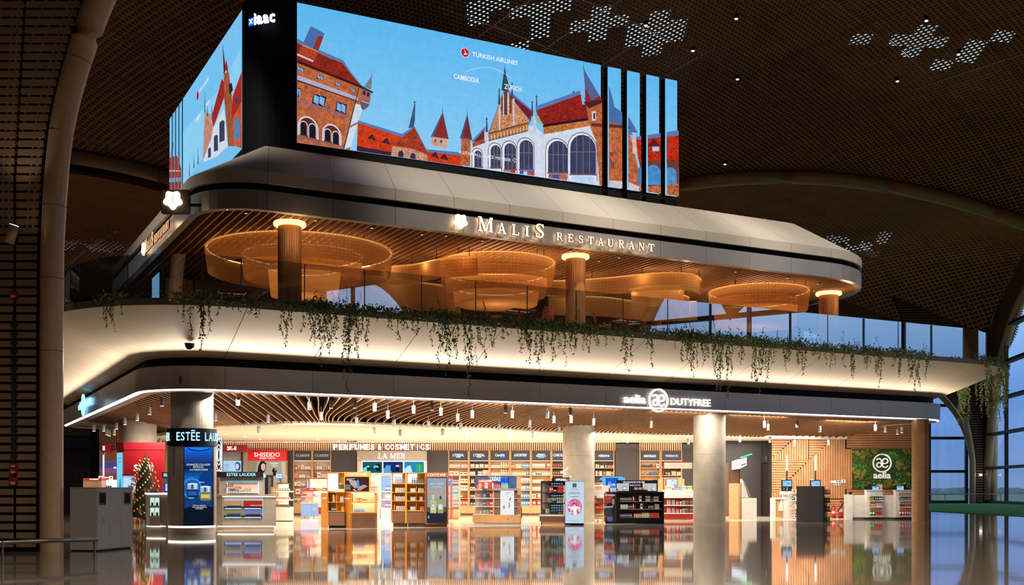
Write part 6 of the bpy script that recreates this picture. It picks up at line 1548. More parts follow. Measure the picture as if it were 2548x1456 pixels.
stock(yo, [[('b', ORG, WHT, 1272, 1282, 2, 7), ('b', CRM, ORG, 1283, 1298, 3, 8), ('b', (60, 150, 200), WHT, 1299, 1319, 4, 10)], [('o', CRM, WHT, 1272, 1310, 9, 9), ('b', (60, 150, 200), WHT, 1311, 1315, 1, 11), ('t', WHT, WHT, 1316, 1320, 1, 9)], [('t', WHT, LBL, 1296, 1319, 5, 11)], [('t', WHT, LBL, 1296, 1308, 3, 10), ('b', (60, 150, 200), WHT, 1309, 1319, 2, 12)], [('b', BLU_, WHT, 1296, 1319, 4, 11)], [('b', BLU_, WHT, 1296, 1319, 4, 11)]], 'the fourth oak bay past the black panel')
stock(yo, [[('t', CRM, WHT, 1324, 1357, 11, 9), ('b', (222, 96, 76), WHT, 1360, 1370, 1, 12)], [('o', WHT, (110, 180, 150), 1324, 1333, 2, 10), ('j', (70, 160, 190), WHT, 1334, 1346, 2, 9), ('o', CRM, WHT, 1347, 1370, 5, 10)], [('j', CRM, WHT, 1324, 1352, 7, 7), ('b', (220, 80, 60), WHT, 1358, 1362, 1, 7)], [('j', CRM, WHT, 1324, 1345, 5, 8)], [('b', CRM, RD, 1324, 1334, 1, 10), ('b', (228, 130, 116), WHT, 1337, 1346, 1, 12)], [('b', (214, 66, 50), WHT, 1324, 1334, 1, 12), ('b', (214, 66, 50), WHT, 1336, 1346, 1, 12)]], 'the fifth oak bay past the black panel')
stock(yo, [[('b', (44, 34, 34), RD, 1375, 1398, 4, 11)], [('b', (44, 34, 40), ORG, 1375, 1398, 4, 11)], [], [], [], []], 'the last oak bay left of the concrete column')
yr = [1164, 1183, 1202, 1221, 1240, 1258]
bay(1477, 1529, yr, 'oak shelf bay just right of the concrete column', DB, M_CAB, 'rabanne', sy=(1130, 1137), sw=.52)
stock(yr, [[('b', CRM, GLD, 1482, 1486, 1, 8), ('b', GLD, CRM, 1487, 1491, 1, 8), ('j', CRM, GLD, 1493, 1503, 2, 6), ('b', (90, 90, 90), CRM, 1505, 1510, 1, 7), ('b', RD, GLD, 1511, 1522, 2, 6), ('j', CRM, GLD, 1523, 1528, 1, 7)], [('b', CRM, GLD, 1482, 1486, 1, 10), ('b', BRN, GLD, 1487, 1490, 1, 11), ('b', CRM, GLD, 1491, 1498, 1, 10), ('b', BRN, GLD, 1500, 1507, 2, 10), ('b', GLD, CRM, 1508, 1520, 3, 10), ('b', BRN, CRM, 1521, 1528, 2, 10)], [], [], [], []], 'the oak bay right of the concrete column')
bay(1591.5, 1643.5, yr, 'oak shelf bay right of the tall black panels', OB, M_CAB, 'MONTBLANC', sy=(1132, 1138), sw=.58)
stock(yr, [[('b', BLK, (70, 70, 74), 1597, 1606, 1, 7), ('b', BLK, (60, 60, 60), 1607, 1615, 1, 6), ('b', BLK, (60, 60, 60), 1616, 1624, 1, 8), ('b', WHT, BLK, 1633, 1640, 1, 9)], [('b', (30, 40, 80), WHT, 1601, 1608, 1, 6), ('b', (34, 70, 140), (60, 100, 170), 1615, 1634, 1, 8), ('b', WHT, BLK, 1639, 1643, 1, 4)], [('b', (54, 52, 54), (90, 90, 90), 1600, 1612, 1, 5), ('b', (54, 52, 54), (90, 90, 90), 1625, 1636, 1, 8)], [], [], []], 'the oak bay right of the tall black panels')
bay(1644.5, 1697.5, yr, 'oak shelf bay behind the red-framed fixture', DB, M_CAB, 'VERSACE', sy=(1132, 1137), sw=.58)
stock(yr, [[('b', DKR, RD, 1646, 1652, 1, 7)], [('o', (170, 110, 50), GLD, 1647, 1652, 1, 6), ('j', (120, 100, 60), GLD, 1655, 1661, 1, 7), ('b', (180, 160, 130), GLD, 1662, 1667, 1, 7), ('b', (180, 160, 130), GLD, 1670, 1682, 1, 10), ('b', (190, 170, 140), CRM, 1683, 1694, 2, 9)], [], [], [], []], 'the oak bay behind the red-framed fixture')

# ---- wall units with pictures --------------------------------------------------------
M_LB = picture('light_box', 1.0, gscale=14); M_PRT = picture('poster_print', 1.0, gscale=10, backlit=False)
class K:
    """a fixture laid out frontally at depth Y; x from photo columns, z from rows, d = metres behind the front plane"""
    def __init__(s, name, label, cat, Y, px, group=None):
        s.Y = Y; s.x0 = gx(px, Y); s.t = thing(name, label, cat, (s.x0, Y, 0), 0, group)
    def X(s, px, d=0): return gx(px, s.Y+d)-s.x0
    def Z(s, py): return gz(py, s.Y)
    def box(s, part, p0, p1, y0, y1, d0, d1, m):
        z0 = max(0, s.Z(y1)); return MB().bx(gx(p0, s.Y)-s.x0, gx(p1, s.Y)-s.x0, d0, d1, z0, s.Z(y0)).build(part, m, s.t)
    def plan(s, part, pts, y0, y1, m): return MB().prism([(gx(p, s.Y+d)-s.x0, d) for p, d in pts], max(0, s.Z(y1)), s.Z(y0)).build(part, m, s.t)
    def pic(s, part, polys, d=-.01, m=None, step=.0015):
        mb = MB()
        for k_, (P, c) in enumerate(polys):
            P = clip_poly(P, polys[0][0])
            if P: mb.quad([(gx(x, s.Y)-s.x0, d-step*k_, s.Z(y)) for x, y in P], 0, lin(c)[:3]+((c[3] if len(c) > 3 else 0),))
        return mb.build(part, m or M_LB, s.t)
    def text(s, part, st, p0, p1, y0, y1, m, d=-.01, depth=.012, bold=.0, serif=False):
        w_ = (p1-p0)/F*s.Y; h_ = (y1-y0)/F*s.Y; f = serif_mb(st, w_, h_, depth) if serif else text_mb(st, w_, h_, depth, bold)
        return f.build(part, m, s.t, loc=(gx(p0, s.Y)-s.x0, d, s.Z(y1)))
M_TAU = mat('taupe_laminate', (176, 162, 146), .55); M_TAUL = mat('pale_taupe', (204, 190, 174), .5); M_SREDM = mat('lacquer_red', (146, 14, 26), .4); M_SRED2 = mat('bright_red', (214, 12, 18), .4, emis=(214, 12, 18), es=.35)
M_NAVY = mat('ink_black', (16, 20, 28), .35); M_WLAC = mat('white_lacquer', (226, 220, 210), .35); M_WGLOW = emit('white_glow', (240, 246, 255), 1.3)
M_TXTD = plain((60, 56, 56)); M_TXTB = emit('sign_iceblue', (170, 226, 255), 1.6)
k = K('wall_unit', 'taupe wall unit with pale portrait light box left of the red-topped unit', 'wall unit', 56.0, 575)
k.box('body', 545, 613, 1125, 1284, 0, .4, M_TAU); k.text('brand_sign', 'THE WHOO', 528, 597, 1129.5, 1138, emit('sign_slate', (90, 140, 180), .7), serif=False)
def lady(cx, cy, s, hair, skin, flip=1):
    f = flip
    return [([(cx-5*s*f, cy+9*s), (cx-6*s*f, cy-2*s), (cx-3*s*f, cy-8*s), (cx+2*s*f, cy-9*s), (cx+6*s*f, cy-5*s), (cx+6*s*f, cy+2*s), (cx+3*s*f, cy+10*s)], hair),
            ([(cx-2*s*f, cy+3*s), (cx-2.4*s*f, cy-2*s), (cx+1*s*f, cy-5.5*s), (cx+4.6*s*f, cy-3*s), (cx+5.2*s*f, cy+.5*s), (cx+4.2*s*f, cy+5*s), (cx+2.4*s*f, cy+7*s), (cx+.0*s*f, cy+7*s)], skin),
            ([(cx+1*s*f, cy-.6*s), (cx+2.6*s*f, cy-.8*s), (cx+2.6*s*f, cy-.2*s), (cx+1*s*f, cy)], (50, 40, 44, 0)), ([(cx+4*s*f, cy-.8*s), (cx+5*s*f, cy-.8*s), (cx+5*s*f, cy-.2*s), (cx+4*s*f, cy-.2*s)], (50, 40, 44, 0)), ([(cx+2.6*s*f, cy+4*s), (cx+4.4*s*f, cy+4*s), (cx+3.4*s*f, cy+5*s)], (190, 70, 80, 0))]
k.pic('light_box', [(rect(546, 1147, 601, 1173), (176, 214, 244, .1))]+lady(592, 1160, 1.15, (60, 80, 110, .2), (222, 226, 240, .05), -1)+[(rect(556, y, 571, y+1), (110, 130, 160, 0)) for y in (1155, 1158, 1161, 1165, 1170)], -.02)
k.box('dark_fin', 602, 605, 1125, 1284, -.15, .0, M_NAVY)
k = K('hanging_sign', 'red sign box over the pale portrait light box', 'sign', 54.6, 584); k.box('box', 553, 613, 1107, 1125, 0, .3, M_SREDM); k.text('brand_sign', 'SK-II', 565, 588, 1110.8, 1120.5, M_SIGNW, bold=.02); k.box('rail', 613, 717, 1116, 1118, .1, .15, M_SREDM); k.box('hanger', 582, 583, 1095, 1107, .1, .14, M_STEEL)
k = K('wall_unit', 'wall unit with bright red header and portrait picture', 'wall unit', 56.4, 663)
k.box('header', 616, 712, 1122, 1146, -.05, .3, M_SRED2); k.text('brand_sign', 'SHISEIDO', 633, 697, 1126.5, 1137, M_SIGNW, d=-.06, bold=.0); k.text('brand_subsign', 'GINZA TOKYO', 646, 686, 1139, 1142.3, M_SIGNW, d=-.06)
k.box('body', 616, 712, 1146, 1284, .02, .4, M_OAKL)
k.pic('light_box', [(rect(618, 1148, 710, 1206), (176, 164, 140, .25)), ([(618, 1148), (640, 1148), (632, 1206), (618, 1206)], (150, 136, 112, .2)), ([(700, 1150), (710, 1148), (710, 1206), (704, 1206)], (206, 196, 176, 0)), ([(640, 1200), (644, 1178), (652, 1174), (662, 1182), (664, 1200)], (226, 224, 232, .1))]+lady(653, 1161, 1.55, (38, 28, 30, .1), (226, 186, 168, .1), 1)+
      [([(640, 1178), (643, 1160), (648, 1154), (650, 1170), (646, 1184)], (38, 28, 30, .1)), (flat := [(683+5.8*math.cos(2*PI*i/16), 1172+6.5*math.sin(2*PI*i/16)) for i in range(16)], (34, 36, 36, .2)), ([(679, 1178), (687, 1178), (686, 1186), (680, 1186)], (30, 28, 28, 0)), ([(684, 1168), (686, 1167), (686.5, 1172), (685, 1172)], (210, 220, 200, 0)), (rect(672, 1152, 693, 1154), (244, 244, 240, 0)), (rect(675, 1156.5, 691, 1158), (230, 230, 224, 0)), (rect(676, 1160, 689, 1161), (230, 230, 224, 0))], -.0)
k = K('wall_unit', 'grey wall unit with three lit screens', 'wall unit', 56.6, 975)
k.box('header', 889, 1061.5, 1122, 1146, -.05, .3, mat('warm_grey', (176, 164, 152), .6)); k.text('brand_sign', 'LA MER', 941, 1009, 1128, 1141.5, M_SIGNW, d=-.06, serif=True)
k.box('frame', 900, 1059, 1146.5, 1178, .05, .4, M_WGLOW); k.box('side_fin', 889, 900, 1146.5, 1284, .0, .4, M_TAUL); k.box('side_fin', 1057, 1062, 1146.5, 1284, .0, .4, M_TAUL); k.box('lower_wall', 900, 1057, 1178, 1284, .1, .4, M_TAUL)
for (a, b, c1, c2, c3) in ((903, 950, (22, 92, 100), (120, 214, 206), (10, 30, 40)), (954.5, 1001.5, (20, 50, 110), (120, 170, 220), (96, 66, 60)), (1007, 1054, (40, 140, 190), (190, 232, 244), (40, 170, 110))):
    k.box('screen_body', a-.6, b+.6, 1149.5, 1177, -.02, .05, M_BLK)
    P = [(rect(a, 1150.5, b, 1176.5), c1+(.3,)), ([(a, 1176), (a, 1166), (a+14, 1158), (a+20, 1176)], c2+(.5,)), (rect(b-14, 1156, b-3, 1172), c3+(.4,))]
    if a < 910: P += [(rect(913, 1163, 921, 1172), (16, 60, 60, .2)), (rect(915, 1159, 919, 1163), (190, 230, 220, 0)), (rect(924, 1161, 929, 1171), (24, 80, 70, .2)), (rect(931, 1159, 941, 1160.5), (230, 250, 250, 0)), (rect(929, 1162, 943, 1163.5), (230, 250, 250, 0))]
    elif a < 960: P += [(rect(960, 1158, 972, 1174), (90, 160, 220, .3)), (rect(984, 1162, 994, 1173), (16, 34, 80, .2)), (rect(985, 1158, 993, 1162), (200, 220, 240, 0))]
    else: P += [(rect(1036, 1157, 1040.5, 1174), (60, 170, 130, .2)), (rect(1042, 1157, 1046, 1174), (120, 190, 70, .2)), (rect(1012, 1160, 1022, 1161.5), (240, 250, 255, 0))]
    k.pic('screen', P, -.03)
k = K('cosmetics_wall', 'pink wall unit with a purple screen at the far left of the shop', 'wall unit', 53.0, 270)
k.box('body', 247, 297, 1121, 1290, 0, .3, mat('salmon_panel', (206, 130, 116), .6)); k.box('niche_frame', 248, 297, 1146, 1181, -.06, 0, mat('peach_wood', (206, 160, 130), .6))
k.pic('screen', [(rect(251, 1150, 296, 1177), (70, 66, 128, .3)), ([(251, 1166), (296, 1163), (296, 1177), (251, 1177)], (120, 76, 130, .3)), (rect(284, 1162, 291, 1166), (240, 240, 250, 0))], -.08)

# ================================================================== ISLANDS AND COUNTERS
# ---- grey recycling bin in the foreground
rb = thing('recycling_bin', 'large matt grey triple recycling bin in the left foreground', 'bin', (gx(241, 24.4), 24.4, 0), math.atan2(1.4, .30)-PI/2)
M_BIN = mat('bin_grey', (168, 164, 160), .6, var=.04); Lb, Wb, Hb = 1.44, .66, 1.40
MB().bx(-Wb, 0, 0, Lb, .03, Hb).build('body', M_BIN, rb); MB().bx(-Wb+.03, -.03, .03, Lb-.03, 0, .03).build('plinth', M_BLACK, rb); MB().bx(-Wb-.008, .012, -.008, Lb+.008, Hb, Hb+.02).build('lid', M_BIN, rb)
for i, (a, b) in enumerate(((.02, .49), (.50, .96), (.97, 1.42))):
    d_ = MB().bx(0, .012, a, b, .05, Hb-.03).build('door', M_BIN, rb)
    if i != 1: c = (a+b)/2-.06*(i == 0); MB().bx(.012, .022, c-.13, c+.13, 1.03, 1.31).build('aperture_frame', plain((60, 62, 66)), d_); MB().bx(.016, .026, c-.105, c+.105, 1.06, 1.28).build('aperture', M_BLACK, d_)
    MB().bx(.012, .017, a+.2, a+.26, .62, .74).build('symbol', plain(((150, 140, 130), (190, 140, 136), (180, 150, 146))[i]), d_)
# ---- Christmas tree
Yt = 44.3; tr_ = thing('christmas_tree', 'decorated Christmas tree with gold baubles beside the grey bin', 'tree', (gx(361, Yt), Yt, 0))
rt = random.Random(4); mbn = MB(); Ht = 2.82
def TR(z): return .66*(1-((z-.2)/(Ht-.1))**1.7)+.03
M_NDL = mat('fir_needles', (34, 62, 34), .7, var=.4, vscale=8)
for i in range(2600):
    z = .22+(Ht-.3)*(1-math.sqrt(rt.random())); R_ = TR(z); a = rt.uniform(0, 2*PI); rr = R_*rt.uniform(.55, 1.05)
    p = Vector((rr*math.cos(a), rr*math.sin(a), z)); d = Vector((math.cos(a), math.sin(a), rt.uniform(-.5, .5))).normalized(); s = rt.uniform(.06, .12); q = Vector((-d.y, d.x, rt.uniform(-.3, .3)))*s*.16
    mbn.add([p-q, p+q, p+d*s], [(0, 1, 2)])
tag(mbn.build('needles', M_NDL, tr_), kind='stuff')
MB().lathe(0, 0, [(.50, .25), (.46, .9), (.30, 1.7), (.03, Ht-.1)], 14).build('inner_cone', mat('fir_core', (20, 36, 22), .9), tr_); MB().cyl(0, 0, 0, .25, .06, n=8).build('trunk', M_OAKD, tr_); MB().tube([(0, 0, Ht-.12), (.02, 0, Ht+.02)], .02, 5).build('leader', M_NDL, tr_)
bb = MB().lathe(0, 0, [(0, -.05), (.02, -.046), (.04, -.03), (.05, 0), (.04, .03), (.02, .046), (0, .05)], 12, cap=False).mesh('bauble', mat('gold_bauble', (206, 150, 70), .12, 1.0), True); bb2 = MB().lathe(0, 0, [(0, -.05), (.02, -.046), (.04, -.03), (.05, 0), (.04, .03), (.02, .046), (0, .05)], 12, cap=False).mesh('bauble', mat('amber_bauble', (176, 110, 44), .35, .6), True)
for i in range(96):
    z = .35+(Ht-.6)*((i+.5)/96)**1.25; R_ = TR(z)+.02; a = i*2.39996
    if math.sin(a) > .55: a += PI
    link('bauble', bb if i % 4 else bb2, tr_, (R_*math.cos(a), R_*math.sin(a), z))
for i, (a, z) in enumerate(((-1.2, 1.35), (-1.9, 1.0), (-1.5, .5), (-2.6, 1.75), (-.6, .7))):
    R_ = TR(z)+.02; mbp = MB()
    for q in range(6): b = q*PI/3; mbp.add([(0, -.01, 0), (.06*math.cos(b-.35), -.03, .06*math.sin(b-.35)), (.12*math.cos(b), -.01, .12*math.sin(b)), (.06*math.cos(b+.35), -.03, .06*math.sin(b+.35))], [(0, 1, 2, 3)])
    mbp.build('poinsettia', mat('gold_leaf', (170, 120, 50), .35, .6), tr_, loc=(R_*math.cos(a), R_*math.sin(a)-.05, z))
for i, (px, w_, h_, c, l) in enumerate(((338, .26, .2, (150, 60, 40), 'red-brown wrapped gift box at the left foot of the Christmas tree'), (378, .22, .28, (120, 108, 96), 'grey gift box at the right foot of the Christmas tree'), (390, .2, .16, (150, 140, 130), 'small pale gift box beside the grey one'), (352, .24, .14, (60, 70, 56), 'flat green gift box in front of the tree'))):
    t = thing('gift_box', l, 'gift', (gx(px, Yt-.75), Yt-.75-.03*i, 0)); MB().bx(-w_/2, w_/2, -.1, .1, 0, h_).build('box', plain(c), t); MB().bx(-.015, .015, -.103, .103, 0, h_+.003).build('ribbon', plain((200, 170, 90)), t); MB().bx(-w_/2-.002, w_/2+.002, -.012, .012, 0, h_+.004).build('ribbon', plain((200, 170, 90)), t)
# ---- red kiosk with pitched light box
k = K('brand_kiosk', 'tall red kiosk with white letters behind the Christmas tree', 'kiosk', 45.2, 359)
k.plan('body', [(308, 0), (410, 0), (410, 1.1), (296, 1.1), (291.5, .5)], 1120, 1400, M_SREDM); k.plan('top_band', [(307.5, -.03), (410.5, -.03), (410.5, 1.1), (296, 1.1), (291, .5)], 1101, 1119.5, M_SREDM); k.text('brand_sign', 'SK-II', 333, 381, 1156, 1173, M_SIGNW, bold=.02)
z0, z1 = k.Z(1214), k.Z(1126); a_, b_ = Vector((k.X(292, .45), .45, 0)), Vector((k.X(307, 0)-.01, -.0, 0)); n_ = Vector((-(b_-a_).y, (b_-a_).x, 0)).normalized()*-.02
if n_.y > 0: n_ = -n_
mb = MB(); mb.quad([a_+n_+ZUP*z0, b_+n_+ZUP*z0, b_+n_+ZUP*z1, a_+n_+ZUP*z1], 0, lin((120, 206, 240))[:3]+(.25,)); n2 = n_*1.15; mb.quad([a_+(b_-a_)*.3+n2+ZUP*z0, a_+(b_-a_)*.8+n2+ZUP*z0, a_+(b_-a_)*.6+n2+ZUP*(z0+.5)], 0, lin((40, 150, 214))[:3]+(.2,))
for y in (1141, 1150): c = a_+(b_-a_)*.3; mb.quad([c+n2+ZUP*k.Z(y), c+(b_-a_)*.4+n2+ZUP*k.Z(y), c+(b_-a_)*.4+n2+ZUP*k.Z(y-1.6), c+n2+ZUP*k.Z(y-1.6)], 0, lin((50, 80, 120)))
mb.build('light_box', M_LB, k.t)
k = K('cube_sign', 'small red cube sign on a lit pole left of the red kiosk', 'sign', 45.4, 262); k.box('cube', 252, 273, 1106, 1124, 0, .35, M_SREDM); k.box('emblem', 255.5, 261, 1110, 1121, -.012, 0, M_TXTB); k.box('pole', 254.5, 258, 1126, 1290, .05, .1, M_WLAC); k.box('glow_tube', 255, 257.5, 1132, 1185, .03, .05, emit('pole_glow', (210, 226, 255), 1.5)); k.box('collar', 255, 257.5, 1124, 1132, .05, .1, M_SREDM); k.box('arm', 273, 291, 1114, 1115.5, .1, .14, M_SREDM)
k = K('makeup_counter', 'peach make-up counter partly hidden by the grey bin', 'counter', 44.8, 240); k.box('body', 207, 253, 1196, 1400, 0, .5, mat('peach_lacquer', (214, 160, 136), .5)); k.box('header', 207, 253, 1190, 1196, -.02, .5, mat('coral', (196, 70, 62), .5)); k.text('brand_sign', 'KYLIE COSMETICS', 224, 246, 1191.5, 1194.5, M_SIGNW, d=-.03); k.box('inner_panel', 211, 249, 1200, 1214, -.02, 0, M_OAKL)
k = K('makeup_counter', 'white-lit make-up counter beside the pale blue light box', 'counter', 46.0, 275); k.box('body', 258, 300, 1213, 1400, 0, .5, M_TAUL); k.box('lit_back', 259, 292, 1194, 1213, .2, .3, M_WGLOW); k.box('header', 243, 279, 1184, 1194, .1, .3, mat('coral', (196, 70, 62)))
mbx = MB(); 
for (a, b) in ((244, 254), (270, 279)):
    mbf = MB(); X0, X1, Z0, Z1 = k.X(a), k.X(b), k.Z(1194), k.Z(1185); mbf.bx(X0, X1, .06, .1, Z1-.03, Z1); mbf.bx(X0, X1, .06, .1, Z0, Z0+.03); mbf.bx(X0, X0+.03, .06, .1, Z0, Z1); mbf.bx(X1-.03, X1, .06, .1, Z0, Z1); mbf.build('square_emblem', M_SIGNW, k.t)
k.text('brand_sign', 'B BEAUTY', 257, 269, 1187, 1190, M_SIGNW, d=.08)
prow('o', (40, 60, 110), BLK, 262, 278, 3, 1213, 5, 46.1, 'on the white-lit make-up counter')
k = K('tester_case', 'clear tester case with blue-lit sides left of the Christmas tree', 'display case', 45.0, 322); k.box('case', 306, 333, 1184, 1213, 0, .3, mat('ice_panel', (160, 190, 226), .2, emis=(150, 190, 235), es=.6)); k.box('top', 304, 336, 1181.5, 1184, -.03, .33, M_NAVY); k.box('stand', 304, 336, 1213, 1400, -.3, .4, M_TAUL)
prow('o', (60, 80, 110), BLK, 318, 328, 3, 1213, 6, 44.9, 'in front of the clear tester case')

# ---- blue-screen cosmetics column (round cladding) and its counters
Ye = 34.0; ec = thing('column_cladding', 'round taupe column cladding with lit black name band', 'display column', (gx(478, Ye), Ye, 0)); R1 = .725
n = 96; ring = [((R1 if i % 2 else R1-.012)*math.cos(2*PI*i/n), (R1 if i % 2 else R1-.012)*math.sin(2*PI*i/n)) for i in range(n)]
inner = [(.66*math.cos(2*PI*i/n), .66*math.sin(2*PI*i/n)) for i in range(n)]
def tubewall(z0, z1, outer, m, nm):
    mb = MB(); rows = [[(x, y, z0) for x, y in outer], [(x, y, z1) for x, y in outer], [(x*.9, y*.9, z1) for x, y in outer], [(x*.9, y*.9, z0) for x, y in outer]]; mb.grid(rows+[rows[0]], closed=True); return mb.build(nm, m, ec)
tubewall(.26, gz(1112, Ye), ring, M_TAU, 'fluted_shell'); circ_ = [(math.cos(2*PI*i/48), math.sin(2*PI*i/48)) for i in range(48)]
tubewall(gz(1110.5, Ye), gz(1068.5, Ye), [(x*.742, y*.742) for x, y in circ_], M_NAVY, 'name_band'); tubewall(0, .2, [(x*.70, y*.70) for x, y in circ_], M_TAUL, 'plinth'); tubewall(.2, .26, [(x*.705, y*.705) for x, y in circ_], emit('plinth_glow', (255, 246, 232), 3), 'light_ring')
def bend_text(st, a0, h_, z, r, sp, m):
    x = 0
    for ch in st:
        if ch == ' ': x += sp*1.1; continue
        wv = {'I': .05, 'L': .105, 'E': .115, 'S': .115, 'T': .13, 'U': .14, 'D': .145, 'A': .15, 'R': .13}.get(ch, .13)
        a = a0+(x+wv/2)/r
        o = text_mb(ch, wv, h_, .012, .004, ox=-wv/2).build('letter', m, ec, loc=(r*math.cos(a), r*math.sin(a), z), rz=a+PI/2); x += wv+.03
        bend_text.n += ch == 'E'
        if ch == 'E' and bend_text.n == 2: MB().bx(-wv/2, wv/2, -.012, 0, h_*1.12, h_*1.24).build('letter_bar', m, ec, loc=(r*math.cos(a), r*math.sin(a), z), rz=a+PI/2)
bend_text.n = 0
bend_text('ESTEE LAUDER', -PI/2-.36, .255, gz(1099, Ye), .745, .12, M_TXTB); bend_text('LAUDER', -PI/2-2.02, .255, gz(1099, Ye), .745, .12, M_TXTB)
k = K('portrait_screen', 'tall blue portrait screen with two cream jars on the round column', 'screen', 33.18, 494)
k.box('casing', 457.5, 530.5, 1111.5, 1308, 0, .12, M_NAVY)
P = [(rect(459, 1113, 529, 1306.5), (6, 26, 66, .1))]
for i in range(10): P.append((rect(459, 1113+i*5, 529, 1113+(i+1)*5), (20+i*1, 110-i*8, 235-i*16, .05)))
for i in range(12): P.append((rect(459, 1163+i*7, 529, 1170+i*7), (int(10+20*math.sin(PI*i/12)), int(40+76*math.sin(PI*i/12)), int(84+130*math.sin(PI*i/12)), .1)))
P += [(rect(459, 1247, 529, 1306.5), (14, 22, 42, .2)), ([(459, 1246), (529, 1246), (529, 1262), (494, 1254), (459, 1266)], (24, 60, 120, .4)), (ell(497, 1116, 28, 7), (6, 50, 140, 0)), (ell(497, 1113, 27, 7), (30, 130, 235, 0)), (ell(520, 1200, 28, 34), (20, 80, 160, .1)), (ell(521, 1200, 26, 32), (14, 60, 130, .1)), (ell(478, 1215, 24, 26), (50, 140, 220, .2)), (ell(479, 1216, 21, 22), (26, 90, 170, .2))]
for (cx_, cy_, s_) in ((480, 1219, 1.0), (512, 1226, 1.0)):
    gold = cx_ > 500
    P += [([(cx_-14, cy_-1), (cx_+14, cy_-1), (cx_+14, cy_+17), (cx_+10, cy_+20), (cx_-10, cy_+20), (cx_-14, cy_+17)], (16, 46, 96, .2) if not gold else (128, 118, 60, .3)), (rect(cx_-11, cy_+4, cx_+11, cy_+14), (40, 90, 160, .3) if not gold else (206, 190, 120, .2)), (rect(cx_-13, cy_-14, cx_+13, cy_-1), (150, 180, 210, .1)), (ell(cx_, cy_-14, 13, 3), (214, 228, 240, 0)), (rect(cx_-4, cy_-13, cx_+2, cy_-2), (60, 90, 140, 0)), (rect(cx_+6, cy_-13, cx_+9, cy_-2), (226, 236, 244, 0))]
k.pic('picture', P, -.004, step=.0006)
def cap(k, st, p0, p1, y0, y1, m=None, serif=False, d=-.05): return k.text('caption', st, p0, p1, y0, y1, m or M_PTXT, d=d, depth=.003, serif=serif)
cap(k, 'ADVANCED COLLAGEN', 465, 524, 1154, 1159); cap(k, 'PROTOCOL', 482, 508, 1160, 1165); cap(k, '24小时胶原分时管理', 473, 518, 1166.5, 1171.5); cap(k, 'FROM 30 YEARS OF', 482, 513, 1256.5, 1259.5); cap(k, 'COLLAGEN RESEARCH', 479, 516, 1260.5, 1263.5); cap(k, '30年胶原研究', 487, 507, 1264.5, 1267.5); cap(k, '持续滋养', 470, 484, 1238, 1241); cap(k, '早晚修护', 497, 510, 1199, 1202)
t = thing('portrait_screen', 'smaller blue portrait screen on the left side of the round column', 'screen', (gx(428, Ye-.35), Ye-.42, 0), -1.0)
MB().bx(-.24, .24, 0, .1, gz(1186, Ye), gz(1112, Ye)).build('casing', M_NAVY, t); mb = MB(); zz0, zz1 = gz(1185, Ye), gz(1113.5, Ye)
def lq(x0, x1, z0, z1, c, k_): mb.quad([(x0, -.003*k_, z0), (x1, -.003*k_, z0), (x1, -.003*k_, z1), (x0, -.003*k_, z1)], 0, lin(c)[:3]+(c[3],))
lq(-.22, .22, zz0, zz1, (14, 70, 180, .2), 1); lq(-.12, .1, zz0, zz1, (60, 160, 240, .2), 2); lq(-.1, .0, zz0+.15, zz0+.45, (14, 24, 50, .2), 3); lq(-.22, .22, zz0, zz0+.12, (12, 50, 140, .1), 4)
mb.build('picture', M_LB, t)
k = K('cosmetics_counter', 'curved taupe counter with four lit jar niches left of the round column', 'counter', 34.9, 398)
k.plan('body', [(363, .35), (372, .0), (398, .0), (398, .7), (363, .7)], 1231, 1309, M_TAUL); k.plan('wing', [(398, .06), (433, -.12), (433, .7), (398, .7)], 1231, 1312, M_TAU); k.plan('worktop', [(360, .32), (371, -.04), (400, -.04), (433, -.17), (433, .75), (360, .75)], 1226.5, 1231, M_WGLOW)
for i in range(2):
    for j in range(2):
        k.box('niche', 374+i*12, 384+i*12, 1239+j*25, 1260+j*25, -.012, 0, emit('niche_glow', (206, 240, 226), 1.0)); k.box('niche_shelf', 374+i*12, 384+i*12, 1258+j*25, 1260+j*25, -.12, 0, M_TAUL); prow('j', (60, 66, 76), WHT, 376+i*12, 382+i*12, 1, 1258+j*25, 8, 34.84, 'in a lit niche of the curved taupe counter')
k.plan('toe_light', [(364, .38), (373, .03), (398, .03), (433, -.08), (433, 0), (398, .12), (373, .12), (366, .4)], 1309, 1311, emit('plinth_glow', (255, 246, 232), 3)); k.plan('plinth', [(365, .4), (374, .06), (398, .06), (433, -.06), (433, .7), (365, .7)], 1311, 1330, M_TAUL)
k.box('sign_box', 396, 421, 1175.5, 1188, .3, .5, M_NAVY); k.text('brand_sign', 'ESTEE LAUDER', 400, 419, 1178, 1186, M_TXTB, d=.29); k.box('sign_post', 397, 419, 1188, 1226, .32, .5, M_TAU); k.pic('light_box', [(rect(399, 1203, 414, 1225), (30, 60, 150, .4)), (rect(404, 1204, 410, 1222), (180, 200, 236, .4))], .30)
prow('o', (40, 60, 110), LBL, 375, 397, 6, 1226.5, 8, 34.95, 'on the curved taupe counter beside the Christmas tree')
k = K('cosmetics_counter', 'wide taupe counter with lit make-up trays', 'counter', 36.6, 612)
k.plan('body', [(537, .25), (553, 0), (687, 0), (687, .8), (537, .8)], 1235, 1309, M_TAU); k.plan('worktop', [(533, .2), (551, -.06), (689, -.06), (689, .85), (533, .85)], 1230.5, 1235, M_TAU); k.plan('top_light', [(553, -.015), (686, -.015), (686, .0), (553, .0)], 1235, 1237, emit('plinth_glow', (255, 246, 232), 3)); k.plan('toe_light', [(541, .22), (554, .04), (682, .04), (682, .1), (541, .3)], 1309, 1311, emit('plinth_glow', (255, 246, 232), 3)); k.plan('plinth', [(542, .25), (555, .06), (681, .06), (681, .8), (542, .8)], 1311, 1330, M_TAUL)
k.box('tray_recess', 558, 655, 1237.5, 1288.5, -.008, .0, plain((190, 206, 206)))
